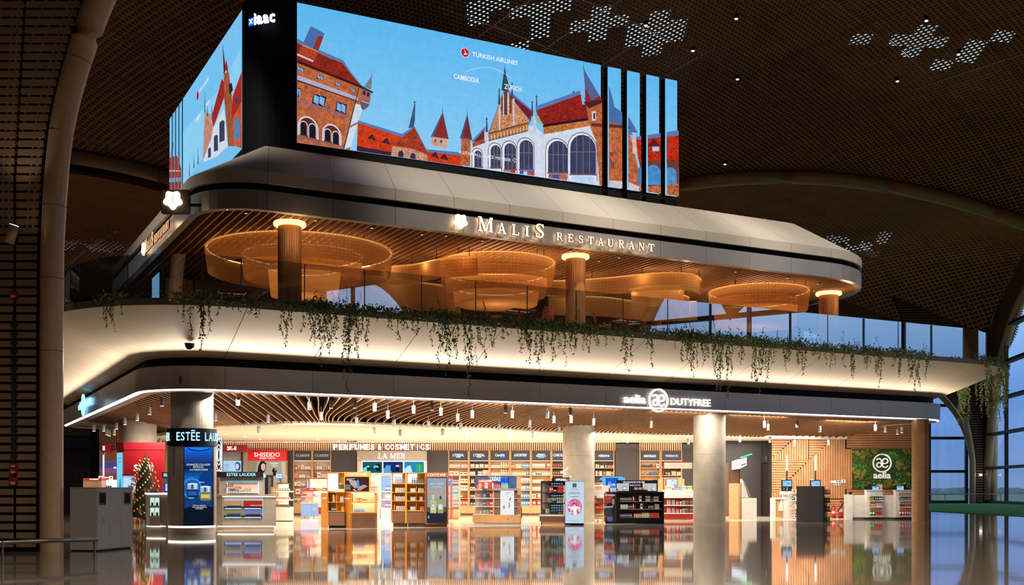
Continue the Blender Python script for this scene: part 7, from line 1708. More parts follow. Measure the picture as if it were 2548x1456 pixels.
for i in range(2):
    for j, c in ((0, ((180, 150, 130), (160, 30, 30))), (1, ((150, 144, 90), (120, 130, 190)))):
        p0 = 558+i*48; k.box('tray', p0+.5, p0+46.5, 1246+j*22, 1261+j*22, -.03, -.008, plain(c[i])); k.box('tray_edge', p0, p0+47, 1261+j*22, 1265+j*22, -.05, -.008, M_NAVY); k.box('tray_light', p0+3, p0+44, 1264.5+j*22, 1266.5+j*22, -.055, -.05, emit('tray_blue', (150, 190, 255), 2.0))
prow('j', (60, 48, 44), GLD, 566, 600, 8, 1261, 4, 36.55, 'in the upper left make-up tray', off=.02); prow('j', (206, 60, 50), CRM, 622, 652, 7, 1261, 4, 36.55, 'in the upper right make-up tray', off=.02); prow('b', (60, 90, 150), (20, 20, 40), 566, 598, 4, 1283, 5, 36.55, 'in the lower left make-up tray', off=.02); prow('j', (50, 44, 60), BLK, 612, 648, 8, 1283, 3.5, 36.55, 'in the lower right make-up tray', off=.02)
k.box('cabinet', 541, 656, 1189, 1230.5, .3, .75, M_TAU); k.box('lit_niche', 559.5, 638, 1197, 1228.5, .285, .3, mat('niche_back', (206, 176, 158), .6, emis=(206, 176, 158), es=.35)); k.box('niche_head', 559, 639, 1196.5, 1201, .22, .3, plain((110, 160, 170))); k.box('niche_edge', 559, 560.5, 1200, 1229, .26, .3, M_WGLOW); k.box('niche_edge', 637.5, 639, 1200, 1229, .26, .3, M_WGLOW)
for i in range(3): k.box('tester_shelf', 562+i*26, 587+i*26, 1224.5, 1228, .12, .28, plain((190, 214, 214)))
for i in range(3): k.box('step_shelf', 560+i*22, 581+i*22, 1212.5+i*4.5, 1214.5+i*4.5, .18, .28, M_WLAC)
prow('o', (150, 116, 84), BLK, 562, 582, 4, 1212.5, 8, 36.8, 'on the top step inside the lit taupe niche'); prow('o', (170, 130, 96), BLK, 583, 603, 4, 1217, 7, 36.8, 'on the middle step inside the lit taupe niche'); prow('o', (196, 160, 120), GLD, 606, 626, 4, 1221.5, 8, 36.8, 'on the lower step inside the lit taupe niche'); prow('j', (206, 190, 160), BLK, 572, 590, 3, 1224.5, 6, 36.74, 'on a tester shelf of the lit taupe niche'); prow('o', (206, 190, 160), WHT, 594, 604, 2, 1224.5, 6, 36.74, 'on a tester shelf of the lit taupe niche')
k.plan('sign_canopy', [(540, .18), (655, .18), (655, .8), (540, .8)], 1174.5, 1188.5, M_NAVY); k.text('brand_sign', 'ESTEE LAUDER', 561.5, 634, 1177, 1185, M_TXTB, d=.16, bold=.0); k.box('side_fin', 655, 663, 1188, 1230.5, .25, .7, M_NAVY)
em = thing('emblem_plate', 'upright white line emblem plate edge-on beside the round column', 'sign', at(545, 1172.5, 36.3), -.8); He = 81/F*36.3; We = .42
MB().bx(-We/2, We/2, 0, .03, 0, He).build('plate', M_NAVY, em); mb = MB()
for (x0_, x1_, z0_, z1_) in ((-We/2, We/2, 0, .03), (-We/2, We/2, He-.03, He), (-We/2, -We/2+.03, 0, He), (We/2-.03, We/2, 0, He)): mb.bx(x0_, x1_, -.015, 0, z0_, z1_)
for (rx, rz_) in ((.19, .5), (.13, .34), (.08, .2)): mb.tube([(rx*math.cos(2*PI*i/28), -.01, He*.5+rz_*math.sin(2*PI*i/28)) for i in range(28)], .012, 4, closed=True)
MB().bx(-.3, -.1, .03, .05, He*.4, He*.45).build('arm', M_DARKMET, em); mb.build('line_emblem', emit('emblem_ice', (226, 240, 255), 1.8), em)
# ---- round tiered beauty tower
k = K('beauty_tower', 'round beige tiered beauty tower under the small monitor', 'display', 46.2, 700)
for (y0, y1, r, m) in ((1262, 1296, .42, M_TAUL), (1243, 1246, .40, M_WLAC), (1222, 1225, .42, M_WLAC), (1202, 1204, .3, M_CHAR)): MB().cyl(0, .45, max(.04, k.Z(y1)), k.Z(y0), r, n=24).build('tier', m, k.t)
MB().cyl(0, .45, 0, .05, .36, n=20).build('plinth', M_DARKMET, k.t); MB().cyl(0, .45, .5, k.Z(1202), .22, n=16).build('core', mat('glow_core', (226, 222, 196), .5, emis=(226, 222, 190), es=.35), k.t); k.box('post', 693.5, 695, 1190, 1202, .3, .34, M_DARKMET)
k.box('backboard', 657, 675, 1182, 1212, .35, .42, M_NAVY); k.box('picture_board', 674, 709, 1184, 1202, .4, .44, plain((170, 150, 140)))
for (y, n, c, a) in ((1222, 7, (150, 130, 116), WHT), (1243, 7, (196, 176, 160), RD), (1262, 9, (40, 36, 36), GLD)): prow('b', c, a, 680, 722, n, y, 6, 46.2, {1222: 'on the upper tier of the round beauty tower', 1243: 'on the middle tier of the round beauty tower', 1262: 'on the lowest tier of the round beauty tower'}[y], off=.16)
k = K('monitor', 'small white lit monitor on the round beauty tower', 'monitor', 46.4, 694); k.box('casing', 686, 703, 1178, 1191, 0, .05, plain((60, 120, 200))); k.pic('screen', [(rect(687.5, 1179.5, 701.5, 1189.5), (226, 240, 252, 0)), (rect(690, 1183.5, 699, 1185.5), (70, 150, 220, 0))], -.004); k.box('stalk', 694, 695, 1191, 1196, .01, .04, M_DARKMET)
# ---- blue and coral island
k = K('cosmetics_island', 'blue-based island with red and peach trays and upright purple sign', 'display', 50.8, 767)
k.box('base', 749, 787, 1254, 1286, 0, .6, mat('cornflower_blue', (104, 136, 186), .5)); k.box('base_joint', 775, 775.4, 1254, 1286, -.004, 0, plain((80, 100, 150)))
for p in (755, 779): k.box('foot', p, p+2, 1286, 1300, .1, .14, M_STEEL)
k.box('base_cap', 748, 786, 1250, 1254, -.02, .62, plain((226, 150, 136))); k.box('middle_core', 758, 774, 1237, 1250, .1, .5, plain((232, 160, 150))); k.box('middle_tray', 749, 785, 1234, 1237, 0, .6, plain((224, 140, 128))); k.box('upper_core', 756, 776, 1222, 1234, .1, .5, plain((240, 170, 164))); k.box('top_tray', 751, 784, 1218, 1222, -.02, .6, M_SREDM); k.text('base_print', 'LANEIGE', 779, 787, 1265, 1270, plain((170, 190, 220)), d=-.006, depth=.004)
k.box('sign_blade', 760, 768, 1191, 1217, .2, .26, plain((96, 26, 60))); o = k.text('sign_letters', 'LANEIGE', 0, 22, 0, 4.5, M_SIGNW, depth=.01); o.rotation_euler = (0, PI/2, 0); o.location = (k.X(764)+.04*-1, .19, k.Z(1193)); k.box('sign_foot', 762, 766, 1217, 1218, .15, .3, M_DARKMET)
prow('o', RD, WHT, 752, 763, 3, 1234, 7, 50.8, 'on the peach tray of the blue-based island', off=.06); prow('o', (206, 60, 80), WHT, 778, 784, 2, 1234, 7, 50.8, 'on the peach tray of the blue-based island', off=.06); prow('b', (200, 70, 120), WHT, 752, 764, 3, 1250, 3.5, 50.8, 'on the cap of the blue-based island', off=.02); prow('b', (226, 150, 60), WHT, 768, 783, 3, 1250, 3.5, 50.8, 'on the cap of the blue-based island', off=.02)
k = K('white_counter', 'white counter with lit shelf slots behind the blue-based island', 'counter', 53.4, 790); k.box('body', 768, 828, 1225, 1288, .2, .6, M_TAUL); k.box('top_shelf', 768, 830, 1223, 1226, -.02, .6, M_WLAC)
for y in (1208, 1226, 1244): k.box('lit_slot', 769, 828, y, y+6, .16, .2, M_WGLOW)
k.box('upper_back', 768, 828, 1192, 1214, .2, .4, M_BEI); k.box('red_base', 787, 800, 1263, 1279, .1, .2, M_SREDM)
prow('b', (70, 150, 170), WHT, 769, 781, 4, 1223, 8, 53.4, 'on the lit white counter', off=.04); prow('b', (226, 160, 40), ORG, 785, 802, 3, 1223, 9, 53.4, 'on the lit white counter', off=.04); prow('j', ORG, CRM, 803, 808, 1, 1223, 6, 53.4, 'on the lit white counter', off=.04)
# ---- golden kiosk, left
M_OCH = mat('ochre_lacquer', (226, 150, 50), .45, var=.05); M_OCHD = mat('ochre_inside', (206, 148, 54), .5, emis=(206, 140, 40), es=.12); M_BRW = wood('brown_plinth', (122, 82, 56), .55)
def lit_case(k, p0, p1, y0, y1, d, lit=None): k.box('case_back', p0, p1, y0, y1, d+.28, d+.3, lit or M_OCHD)
k = K('display_kiosk', 'golden yellow display kiosk with a hand-cream picture screen', 'kiosk', 38.6, 866)
k.plan('side_panel', [(799, .75), (815, .0), (816.5, .0), (802, .75)], 1227, 1314, M_OCH); k.text('panel_print', 'L’OCCITANE', 800.5, 812.5, 1238.5, 1241.5, M_SIGNW, d=.1)
lit_case(k, 815, 857, 1177, 1272, .3); k.box('cabinet', 815, 857, 1274, 1308, .02, .6, M_BRW); k.box('toe', 817, 857, 1308, 1330, .08, .6, M_DARKMET)
for y in (1224, 1249, 1272): k.box('shelf', 815, 857, y, y+1.6, .0, .6, M_OCH)
k.box('upright', 814, 816, 1176, 1274, .0, .6, M_OCH); k.box('upright', 836, 837, 1225, 1272, .05, .6, M_OCH); k.box('top', 814, 857, 1175.5, 1177, 0, .6, M_OCH); k.box('frosted_panel', 816, 841, 1178, 1222, .04, .06, mat('frosted_glass', (200, 220, 226), .4, emis=(196, 222, 232), es=.7, var=.25, vscale=8)); k.box('tester_tray', 831, 856, 1217, 1224, .0, .2, plain((214, 196, 168)))
k.box('header', 857, 920, 1175, 1224.5, -.05, .25, M_OCH); k.text('brand_sign', "L'OCCITANE", 866, 912, 1178, 1184.5, M_SIGNW, d=-.06, serif=True)
k.box('screen_body', 859.5, 918.5, 1187, 1222.5, -.065, -.05, M_BLK)
k.pic('screen', [(rect(860.5, 1188, 917.5, 1222), (70, 40, 40, .5)), (rect(860.5, 1206, 873, 1219), (120, 124, 120, .3)), ([(868, 1194), (886, 1196), (892, 1206), (884, 1216), (872, 1204)], (200, 174, 160, .3)), ([(886, 1214), (906, 1206), (916, 1210), (900, 1219)], (190, 160, 146, .3)), ([(888, 1199), (890, 1194), (892, 1194), (894, 1199), (895, 1213), (887, 1213)], (90, 160, 230, .2)), (rect(863, 1191, 883, 1192.4), (226, 230, 240, 0)), (rect(863, 1194, 876, 1195.4), (226, 230, 240, 0)), ([(881, 1217), (888, 1221), (886, 1222), (879, 1219)], (240, 236, 226, 0)), (rect(890, 1217, 899, 1221.5), (170, 140, 106, .2))], -.068)
k.plan('side_panel', [(856.5, .3), (874, -.25), (876, -.25), (860, .3)], 1227, 1317, M_OCH); k.text('panel_print', 'L’OCCITANE', 859, 872, 1239, 1242, M_SIGNW, d=-.1)
k.plan('worktop', [(856, .3), (874, -.3), (937.5, -.3), (937.5, .3)], 1224.5, 1227.5, plain((206, 180, 146))); k.box('case_back', 876, 935.5, 1228, 1275, .15, .2, mat('case_back', (226, 206, 176), .5, emis=(255, 226, 180), es=.4)); k.box('shelf', 874.5, 935.5, 1250, 1252.5, -.24, .15, M_OCH); k.box('shelf', 874.5, 935.5, 1274, 1276.5, -.24, .2, M_OCH); k.box('upright', 934.5, 937, 1227, 1276.5, -.25, .2, M_OCH)
for i in range(22): k.box('flute', 875+i*2.82, 877+i*2.82, 1276.5, 1318, -.26, -.22, M_BRW)
k.box('cabinet', 875, 937, 1276.5, 1318, -.22, .2, M_BRW); k.box('light_strip', 876, 934, 1227.6, 1228.6, -.1, .1, emit('shelf_strip', (255, 214, 160), 5)); k.box('light_strip', 876, 934, 1252.6, 1253.6, -.1, .1, emit('shelf_strip', (255, 214, 160), 5))
prow('o', (70, 90, 60), WHT, 844, 856, 3, 1217, 15, 38.66, 'on the tester tray of the left golden kiosk'); prow('b', (200, 150, 110), GLD, 828, 833, 1, 1249, 17, 38.7, 'in the upper cube of the left golden kiosk'); prow('o', (190, 160, 60), BLK, 834, 836, 1, 1249, 17, 38.7, 'in the upper cube of the left golden kiosk'); prow('o', (190, 214, 226), WHT, 846, 855, 2, 1249, 14, 38.7, 'in the upper cube of the left golden kiosk'); prow('b', (60, 70, 90), WHT, 825, 836, 3, 1272, 9, 38.7, 'in the lower cube of the left golden kiosk'); prow('o', (226, 170, 120), GLD, 849, 856, 2, 1272, 13, 38.7, 'in the lower cube of the left golden kiosk')
prow('b', (206, 160, 70), WHT, 887, 901, 2, 1250, 10, 38.5, 'on the upper lit shelf of the left golden kiosk'); prow('b', (226, 216, 190), GLD, 902, 914, 4, 1250, 9, 38.5, 'on the upper lit shelf of the left golden kiosk'); prow('b', (80, 140, 214), WHT, 881, 908, 4, 1274, 6, 38.5, 'on the lower lit shelf of the left golden kiosk')
# ---- golden kiosk, right
k = K('display_kiosk', 'golden yellow display kiosk with a tall bottle poster screen', 'kiosk', 39.6, 1045)
for (p0, p1, e_) in ((973, 1010, .35), (1010, 1057, .1)):
    lit_case(k, p0+1, p1-1, 1178, 1271, .25); k.box('cabinet', p0+1, p1, 1273, 1302, .03+e_*.3, .6, M_BRW); k.box('toe', p0+4, p1, 1302, 1320, .1+e_*.3, .6, M_OAKD); k.box('upright', p0, p0+2, 1177, 1302, .0+e_*.3, .6, M_OCH)
    for y in (1203, 1224.6, 1246, 1270): k.box('shelf', p0+1, p1, y, y+1.8, .0+e_*.3, .55, M_OCH)
    k.box('top', p0, p1, 1176.5, 1178, e_*.3, .6, M_OCH); k.box('lit_panel', p0+2, p0+25, 1179, 1202, .46, .49, M_WGLOW)
k.box('upright', 1008, 1011, 1177, 1302, .02, .6, M_OCH); k.box('upright', 1035, 1036, 1203, 1270, .1, .5, M_OCH)
k.plan('poster_block', [(1057, -.05), (1116, -.15), (1116, .5), (1057, .5)], 1176, 1305, wood('poster_frame', (150, 86, 34))); k.plan('poster_toe', [(1059, .0), (1112, -.08), (1112, .5), (1059, .5)], 1305, 1320, M_OAKD); k.text('brand_sign', "L'OCCITANE", 1065, 1109, 1179, 1185.5, M_SIGNW, d=-.16, serif=True); k.box('screen_body', 1063, 1112.5, 1188.5, 1301, -.175, -.15, M_BLK)
def poster_bottle(cx, y0, y1, w_, body, capc): return [([(cx-w_/2, y1), (cx-w_/2, y0+(y1-y0)*.34), (cx-w_*.2, y0+(y1-y0)*.2), (cx+w_*.2, y0+(y1-y0)*.2), (cx+w_/2, y0+(y1-y0)*.34), (cx+w_/2, y1)], body), (rect(cx-w_*.16, y0, cx+w_*.16, y0+(y1-y0)*.2), capc), (rect(cx-w_*.36, y0+(y1-y0)*.5, cx+w_*.36, y0+(y1-y0)*.78), (226, 232, 206, .1))]
P = [(rect(1064, 1190, 1111.5, 1300), (150, 166, 184, .15)), (rect(1064, 1214, 1111.5, 1240), (172, 164, 156, .2)), (rect(1064, 1240, 1111.5, 1262), (146, 160, 176, .2)), (rect(1064, 1262, 1111.5, 1274), (90, 84, 90, .2)), (rect(1064, 1274, 1111.5, 1300), (40, 44, 54, .1))]
P += poster_bottle(1079, 1232, 1277, 15, (196, 196, 120, .2), (206, 214, 214, .1))+poster_bottle(1097, 1234, 1277, 14, (170, 166, 100, .2), (60, 66, 70, .1))+[(ell(1079, 1258, 6, 5), (90, 150, 150, .1)), (ell(1079, 1258, 4.6, 3.6), (220, 230, 206, 0)), (rect(1066, 1283, 1069.5, 1290), (90, 170, 240, .3))]
k.pic('screen', P, -.18)
for (st, a, b, y0, y1) in (('滋养肌肤 八款精选臻选', 1071, 1105, 1202.5, 1206), ('植物精粹 温和亲肤', 1077, 1099, 1210.5, 1213)): k.text('caption', st, a, b, y0, y1, M_PTXT, d=-.215, depth=.003)
OK_ = (70, 40, 26); WL = (226, 226, 222)
for (p0, p1, y, n, nm_) in ((983, 1008, 1203, 6, 'top'), (983, 1008, 1224.6, 6, 'second'), (984, 1008, 1246, 6, 'third'), (985, 1008, 1270, 5, 'fourth')): prow('p', (150, 150, 150) if y < 1210 else (210, 210, 206), OK_, p0, p1, n, y, 16, 39.8, 'in right golden kiosk, left column, %s shelf' % nm_)
for (p0, p1, y, n, nm_, c) in ((1024, 1056, 1203, 6, 'top', (96, 110, 130)), (1021, 1034, 1224.6, 3, 'second', WL), (1040, 1055, 1224.6, 3, 'second', (190, 190, 176)), (1021, 1034, 1246, 3, 'third', WL), (1044, 1052, 1246, 2, 'third', (206, 212, 226)), (1021, 1034, 1270, 4, 'fourth', WL), (1045, 1056, 1270, 3, 'fourth', (226, 130, 120))): prow('p', c, OK_ if c != WL else BLK, p0, p1, n, y, 14, 39.75, 'in right golden kiosk, right column, %s shelf' % nm_)
prow('b', (200, 150, 100), GLD, 980, 983, 1, 1246, 14, 39.8, 'in right golden kiosk, left column, third shelf'); prow('b', (200, 150, 100), GLD, 980, 983, 1, 1270, 14, 39.8, 'in right golden kiosk, left column, fourth shelf')
# ---- lit shelves between and behind the golden kiosks
k = K('tester_stand', 'beige arched tester stand between the golden kiosks', 'display', 48.6, 932); k.plan('arch_panel', [(919, .0), (946, .0), (946, .1), (919, .1)], 1183, 1296, mat('arch_beige', (206, 190, 172), .6))
for y in (1208, 1226, 1246): k.box('shelf', 919, 941, y, y+2, -.3, 0, M_WLAC)
k.box('base', 919, 945, 1262, 1296, -.25, 0, mat('arch_beige', (206, 190, 172)))
prow('o', GLD, TEA, 921, 934, 3, 1208, 9, 48.4, 'on the arched beige stand, top shelf'); prow('b', (150, 120, 100), WHT, 921, 938, 3, 1226, 7, 48.4, 'on the arched beige stand, middle shelf'); prow('b', (170, 60, 110), WHT, 936, 941, 1, 1246, 11, 48.4, 'on the arched beige stand, lowest shelf')
k = K('lit_shelving', 'blue-white lit perfume shelving behind the right golden kiosk', 'shelf', 50.4, 963); k.box('glass_back', 947, 973, 1184, 1222, .2, .24, emit('ice_glow', (176, 206, 246), 1.0)); k.box('base', 946, 974, 1266, 1294, 0, .5, mat('pale_green', (200, 210, 190), .5))
k.box('side_panel', 945, 947, 1184, 1294, 0, .5, M_WLAC); k.box('side_panel', 973, 975, 1184, 1294, 0, .5, M_WLAC)
for y in (1222, 1243, 1264): k.box('shelf', 946, 974, y, y+2, 0, .5, M_WGLOW)
k.box('middle_back', 947, 973, 1224, 1266, .4, .45, M_TAUL)
for (y, c) in ((1222, (90, 110, 200)), (1243, (180, 160, 190)), (1264, (130, 90, 170))): prow('b', c, WHT, 958, 973, 4, y, 13, 50.5, 'on the blue-white lit shelving, %s shelf' % {1222: 'top', 1243: 'middle', 1264: 'lowest'}[y])
k = K('lit_shelving', 'red-posted lit perfume shelving right of the poster kiosk', 'shelf', 49.6, 1130); k.box('red_header', 1116, 1122, 1184, 1191, 0, .3, M_SREDM); k.box('blue_header', 1116, 1124, 1191, 1207, .0, .3, plain((60, 100, 140))); k.text('brand_sign', 'A', 1117, 1121, 1192, 1197, M_SIGNW); k.box('dark_header', 1126, 1142, 1184, 1194, .2, .5, plain((90, 20, 30)))
k.box('red_post', 1121, 1125.5, 1208, 1289, -.1, .0, plain((176, 60, 50))); k.box('side_panel', 1142, 1144, 1184, 1288, 0, .6, M_CAB); k.box('glow_back', 1116, 1142, 1194, 1266, .45, .5, emit('pale_glow', (226, 236, 232), .9)); k.box('drawers', 1116, 1142, 1267, 1290, .02, .5, M_OAKL); k.box('red_base', 1115, 1140, 1290, 1293, -.15, .3, plain((200, 70, 60)))
for y in (1207.5, 1227, 1246, 1265): k.box('shelf', 1116, 1142, y, y+1.4, 0, .5, plain((60, 70, 130)))
for (y, c, q) in ((1207.5, (170, 60, 70), 'top'), (1227, (130, 200, 190), 'second'), (1246, (220, 206, 170), 'third'), (1265, (206, 140, 80), 'fourth')): prow('b', c, WHT, 1126, 1141, 5, y, 11, 49.7, 'on the red-posted lit shelving, %s shelf' % q, off=.1)
# ---- oak island with small white poster
k = K('oak_island', 'oak sun-care island with a small white poster and blue backboard', 'display', 41.2, 1235)
k.plan('plinth', [(1180, .4), (1233, 0), (1291, 0), (1291, .9), (1180, .9)], 1301, 1330, M_TAUL); k.plan('base', [(1176, .4), (1231, -.05), (1294, -.05), (1294, .95), (1176, .95)], 1281, 1301, M_CAB)
k.plan('body', [(1229, .02), (1288, .02), (1288, .9), (1229, .9)], 1221, 1281, mat('taupe_dark', (110, 88, 74), .6)); k.plan('display_back', [(1182, .75), (1229, .5), (1229, .9), (1182, .9)], 1221, 1281, M_WLAC); k.plan('post', [(1226, .02), (1229.5, .0), (1229.5, .1), (1226, .1)], 1221, 1281, M_CAB)
k.plan('worktop', [(1174, .38), (1228, -.06), (1294, -.06), (1294, .95), (1174, .95)], 1215.5, 1221, mat('stone_top', (150, 138, 126), .5))
for i, c in enumerate(((206, 150, 130), (190, 160, 130), (60, 80, 90), (190, 70, 60))): k.plan('name_tile', [(1175+i*12.8, .37-.1*i-.03), (1187+i*12.8, .37-.1*(i+1)-.03), (1187+i*12.8, .37-.1*(i+1)), (1175+i*12.8, .37-.1*i)], 1216, 1220.5, plain(c))
for y in (1241, 1261.5, 1281): k.plan('shelf', [(1178, .4), (1228, .0), (1228, .6), (1182, .75)], y-1.6, y+.6, M_WLAC)
for y in (1240, 1261): k.box('side_shelf', 1229, 1291, y, y+1.6, -.02, .05, M_TAUL)
k.box('poster_body', 1245.5, 1279, 1221.5, 1281.5, -.04, .02, M_WGLOW)
k.pic('poster', [(rect(1247, 1223, 1277.5, 1280.5), (238, 240, 240, .0)), ([(1266, 1244), (1270, 1238), (1272, 1239), (1270, 1245)], (90, 130, 150, .2)), ([(1266, 1252), (1269, 1251), (1269, 1262), (1265, 1264)], (140, 160, 180, .3)), (rect(1267, 1245, 1267.6, 1252), (120, 150, 160, 0)), ([(1251, 1262), (1254, 1255), (1257, 1262), (1256, 1267), (1252, 1267)], (210, 160, 120, .3)), (rect(1255, 1226, 1272, 1227), (150, 160, 180, 0)), (rect(1257, 1229.5, 1268, 1230.5), (170, 180, 190, 0))], -.045)
k.text('emblem', 'V', 1262, 1266, 1290, 1296, M_DARKMET, d=-.06, depth=.005)
k.plan('blue_board', [(1182, .85), (1285, .85), (1285, .93), (1182, .93)], 1186, 1215.5, mat('teal_blue', (34, 84, 128), .5)); k.plan('board_crown', [(1219, .84), (1282, .84), (1282, .94), (1219, .94)], 1183.5, 1186, mat('teal_blue', (34, 84, 128)))
k.box('orange_card', 1188, 1227, 1193, 1214, .7, .73, plain((206, 60, 30))); k.text('brand_sign', 'LANCASTER', 1191, 1222, 1194.5, 1199.5, M_SIGNW, d=.69, bold=.02); k.box('screen_body', 1236, 1265, 1187, 1203, .8, .84, M_BLK); k.pic('screen', [(rect(1237, 1188, 1264, 1202), (30, 96, 226, .2)), (rect(1237, 1188, 1264, 1189), (150, 190, 250, 0)), (ell(1258, 1194, 1.5, 1), (110, 170, 250, 0))], .795); k.text('brand_sign', 'CAUDALIE', 1219, 1245, 1186, 1197, M_SIGNW, d=.6, bold=.01)
W1 = 'on the worktop of the oak sun-care island'
for (sh, c, a, p0, p1, n, h, off) in (('t', (214, 110, 60), ORG, 1186, 1190, 1, 9, .3), ('t', (214, 180, 160), WHT, 1191, 1198, 2, 12, .3), ('b', (190, 190, 220), (150, 150, 210), 1206, 1214, 2, 14, .2), ('t', (60, 90, 90), BLK, 1220, 1226, 2, 11, .2), ('t', (226, 214, 206), WHT, 1224, 1228, 1, 13, .2), ('o', (226, 90, 90), (240, 120, 100), 1228, 1245, 5, 12, .2), ('o', (150, 190, 190), WHT, 1247, 1264, 5, 14, .25), ('o', (50, 60, 90), BLK, 1271, 1277, 2, 9, .3)): prow(sh, c, a, p0, p1, n, 1215.5, h, 41.2, W1, off=off)
for (y, q, cs) in ((1240, 'upper', ((214, 150, 140), (170, 150, 210), (120, 130, 210), (60, 90, 100), (226, 110, 70))), (1260.5, 'middle', ((214, 190, 190), (170, 190, 230), (60, 110, 100), (226, 90, 120), (220, 80, 90))), (1280, 'lower', ((214, 170, 150), (226, 206, 206), (110, 190, 150), (170, 210, 214), (214, 70, 70)))):
    for i, c in enumerate(cs): prow('o' if i % 2 else 'b', c, WHT, 1186+i*8.2, 1193.4+i*8.2, 2, y-1.6, 12, 41.2, 'on the %s left shelf of the oak sun-care island' % q, off=.5-.08*i)
k = K('oak_side_stand', 'narrow oak stand close behind the oak island', 'display', 43.2, 1297); k.box('panel', 1287, 1297, 1186, 1330, .0, .5, M_CAB); k.box('side', 1297, 1299, 1264, 1290, .0, .5, M_CHAR)
for y in (1231, 1249, 1266): k.box('shelf', 1286, 1296, y, y+2, -.25, 0, M_CAB)
# ---- black island with flower light box
k = K('black_island', 'black framed bath-care island with a pink blossom light box', 'display', 42.0, 1398)
k.plan('base', [(1342.5, .25), (1405, .0), (1405, .9), (1346, .9)], 1285, 1298.5, wood('zebrano', (92, 60, 42), .5, (8, 8, 1))); k.plan('base_top', [(1342, .24), (1405, -.01), (1405, .9), (1345, .9)], 1281, 1285, plain((206, 198, 186))); k.plan('plinth', [(1350, .3), (1405, .06), (1405, .9), (1350, .9)], 1298.5, 1320, M_CAB); k.box('foot', 1347, 1350, 1298, 1320, .3, .36, M_NAVY)
k.box('post', 1346.5, 1349.5, 1198, 1283, .3, .36, M_NAVY); k.box('top', 1346, 1407, 1197, 1199, .0, .9, M_NAVY); k.box('grey_back', 1349.5, 1372, 1199, 1281, .8, .84, plain((170, 160, 152))); k.box('dark_back', 1371, 1404, 1199, 1281, .6, .64, M_NAVY)
for y in (1202, 1208, 1232, 1238, 1257, 1263, 1269):
    for i in range(5): k.box('window_motif', 1373+i*6.2, 1377.4+i*6.2, y, y+3.4, .59, .6, emit('motif_glow', (150, 190, 220), .6))
for y in (1227, 1252.5): k.plan('shelf', [(1350, .35), (1405, .02), (1405, .75), (1352, .75)], y-1.2, y+1.2, M_NAVY)
k.plan('light_box_body', [(1405, -.08), (1454, -.12), (1454, .9), (1405, .9)], 1197.5, 1304, M_NAVY); k.box('light_box_toe', 1406, 1452, 1302.5, 1320, -.05, .8, M_BLACK)
P = [(rect(1406, 1198.5, 1453, 1302), (196, 214, 232, .12)), (rect(1424, 1203, 1434, 1213), (70, 110, 110, .3)), (rect(1420, 1215.5, 1438, 1216.3), (130, 150, 160, 0)), (rect(1420, 1218.2, 1438, 1219), (130, 150, 160, 0)), (rect(1416, 1225, 1442, 1226.4), (140, 150, 166, 0)), (rect(1415, 1228, 1443, 1229.4), (140, 150, 166, 0)), (rect(1420, 1235, 1439, 1236.6), (100, 140, 150, 0)), (ell(1429.5, 1262, 18, 20.5), (214, 98, 140, .25))]
rp = random.Random(8)
for i in range(26): a = rp.uniform(0, 2*PI); r_ = rp.uniform(.6, 1.02); P.append((ell(1429.5+17*r_*math.cos(a), 1262+19*r_*math.sin(a), rp.uniform(1, 2.6), rp.uniform(.8, 2), 8), (236, 226, 232, .1)))
P += [([(1425, 1281.5), (1426, 1270), (1418, 1266), (1412, 1264), (1413, 1261), (1424, 1260.5), (1429, 1257), (1433, 1260), (1444, 1262), (1445, 1265), (1434, 1268), (1435, 1281.5)], (238, 236, 240, .1)), (ell(1428.5, 1255.5, 2.0, 2.6, 10), (214, 170, 150, 0)), (ell(1428.2, 1253.4, 2.3, 1.5, 10), (40, 30, 36, 0)), (rect(1414, 1295.5, 1444, 1296.2), (150, 160, 170, 0)), (rect(1424, 1298, 1434, 1298.7), (150, 160, 170, 0))]
k.pic('light_box', P, -.125, step=.001)
k.box('sign_board', 1381, 1418.5, 1189, 1198, .3, .35, plain((110, 90, 74))); k.box('sign_frame', 1380, 1419, 1188.5, 1189.5, .28, .36, M_NAVY); k.text('brand_sign', 'RITUALS...', 1385, 1413, 1191, 1196.5, M_SIGNW, d=.29, bold=.02); k.box('sign_block', 1374, 1381, 1190, 1198, .4, .6, M_NAVY)
prow('b', (214, 40, 30), WHT, 1367, 1376, 2, 1225.8, 16, 42.0, 'on the upper shelf of the black bath-care island', off=.3); prow('b', (70, 20, 30), WHT, 1377, 1385, 2, 1225.8, 9, 42.0, 'on the upper shelf of the black bath-care island', off=.25); prow('b', (214, 44, 34), DKR, 1387, 1403, 3, 1225.8, 16, 42.0, 'on the upper shelf of the black bath-care island', off=.2)
prow('o', (110, 140, 96), WHT, 1362, 1374, 4, 1251.3, 11, 42.0, 'on the middle shelf of the black bath-care island', off=.3); prow('b', (34, 64, 46), GLD, 1374, 1384, 2, 1251.3, 16, 42.0, 'on the middle shelf of the black bath-care island', off=.25); prow('t', (120, 130, 110), WHT, 1385, 1403, 4, 1251.3, 12, 42.0, 'on the middle shelf of the black bath-care island', off=.15)
prow('b', (60, 58, 58), BLK, 1350, 1357, 2, 1281, 14, 42.0, 'on the base of the black bath-care island', off=.45); prow('t', (170, 168, 164), BLK, 1357, 1366, 2, 1281, 14, 42.0, 'on the base of the black bath-care island', off=.4); prow('o', (50, 48, 50), BLK, 1367, 1388, 5, 1281, 12, 42.0, 'on the base of the black bath-care island', off=.3); prow('o', (120, 100, 84), BLK, 1389, 1403, 3, 1281, 9, 42.0, 'on the base of the black bath-care island', off=.2)
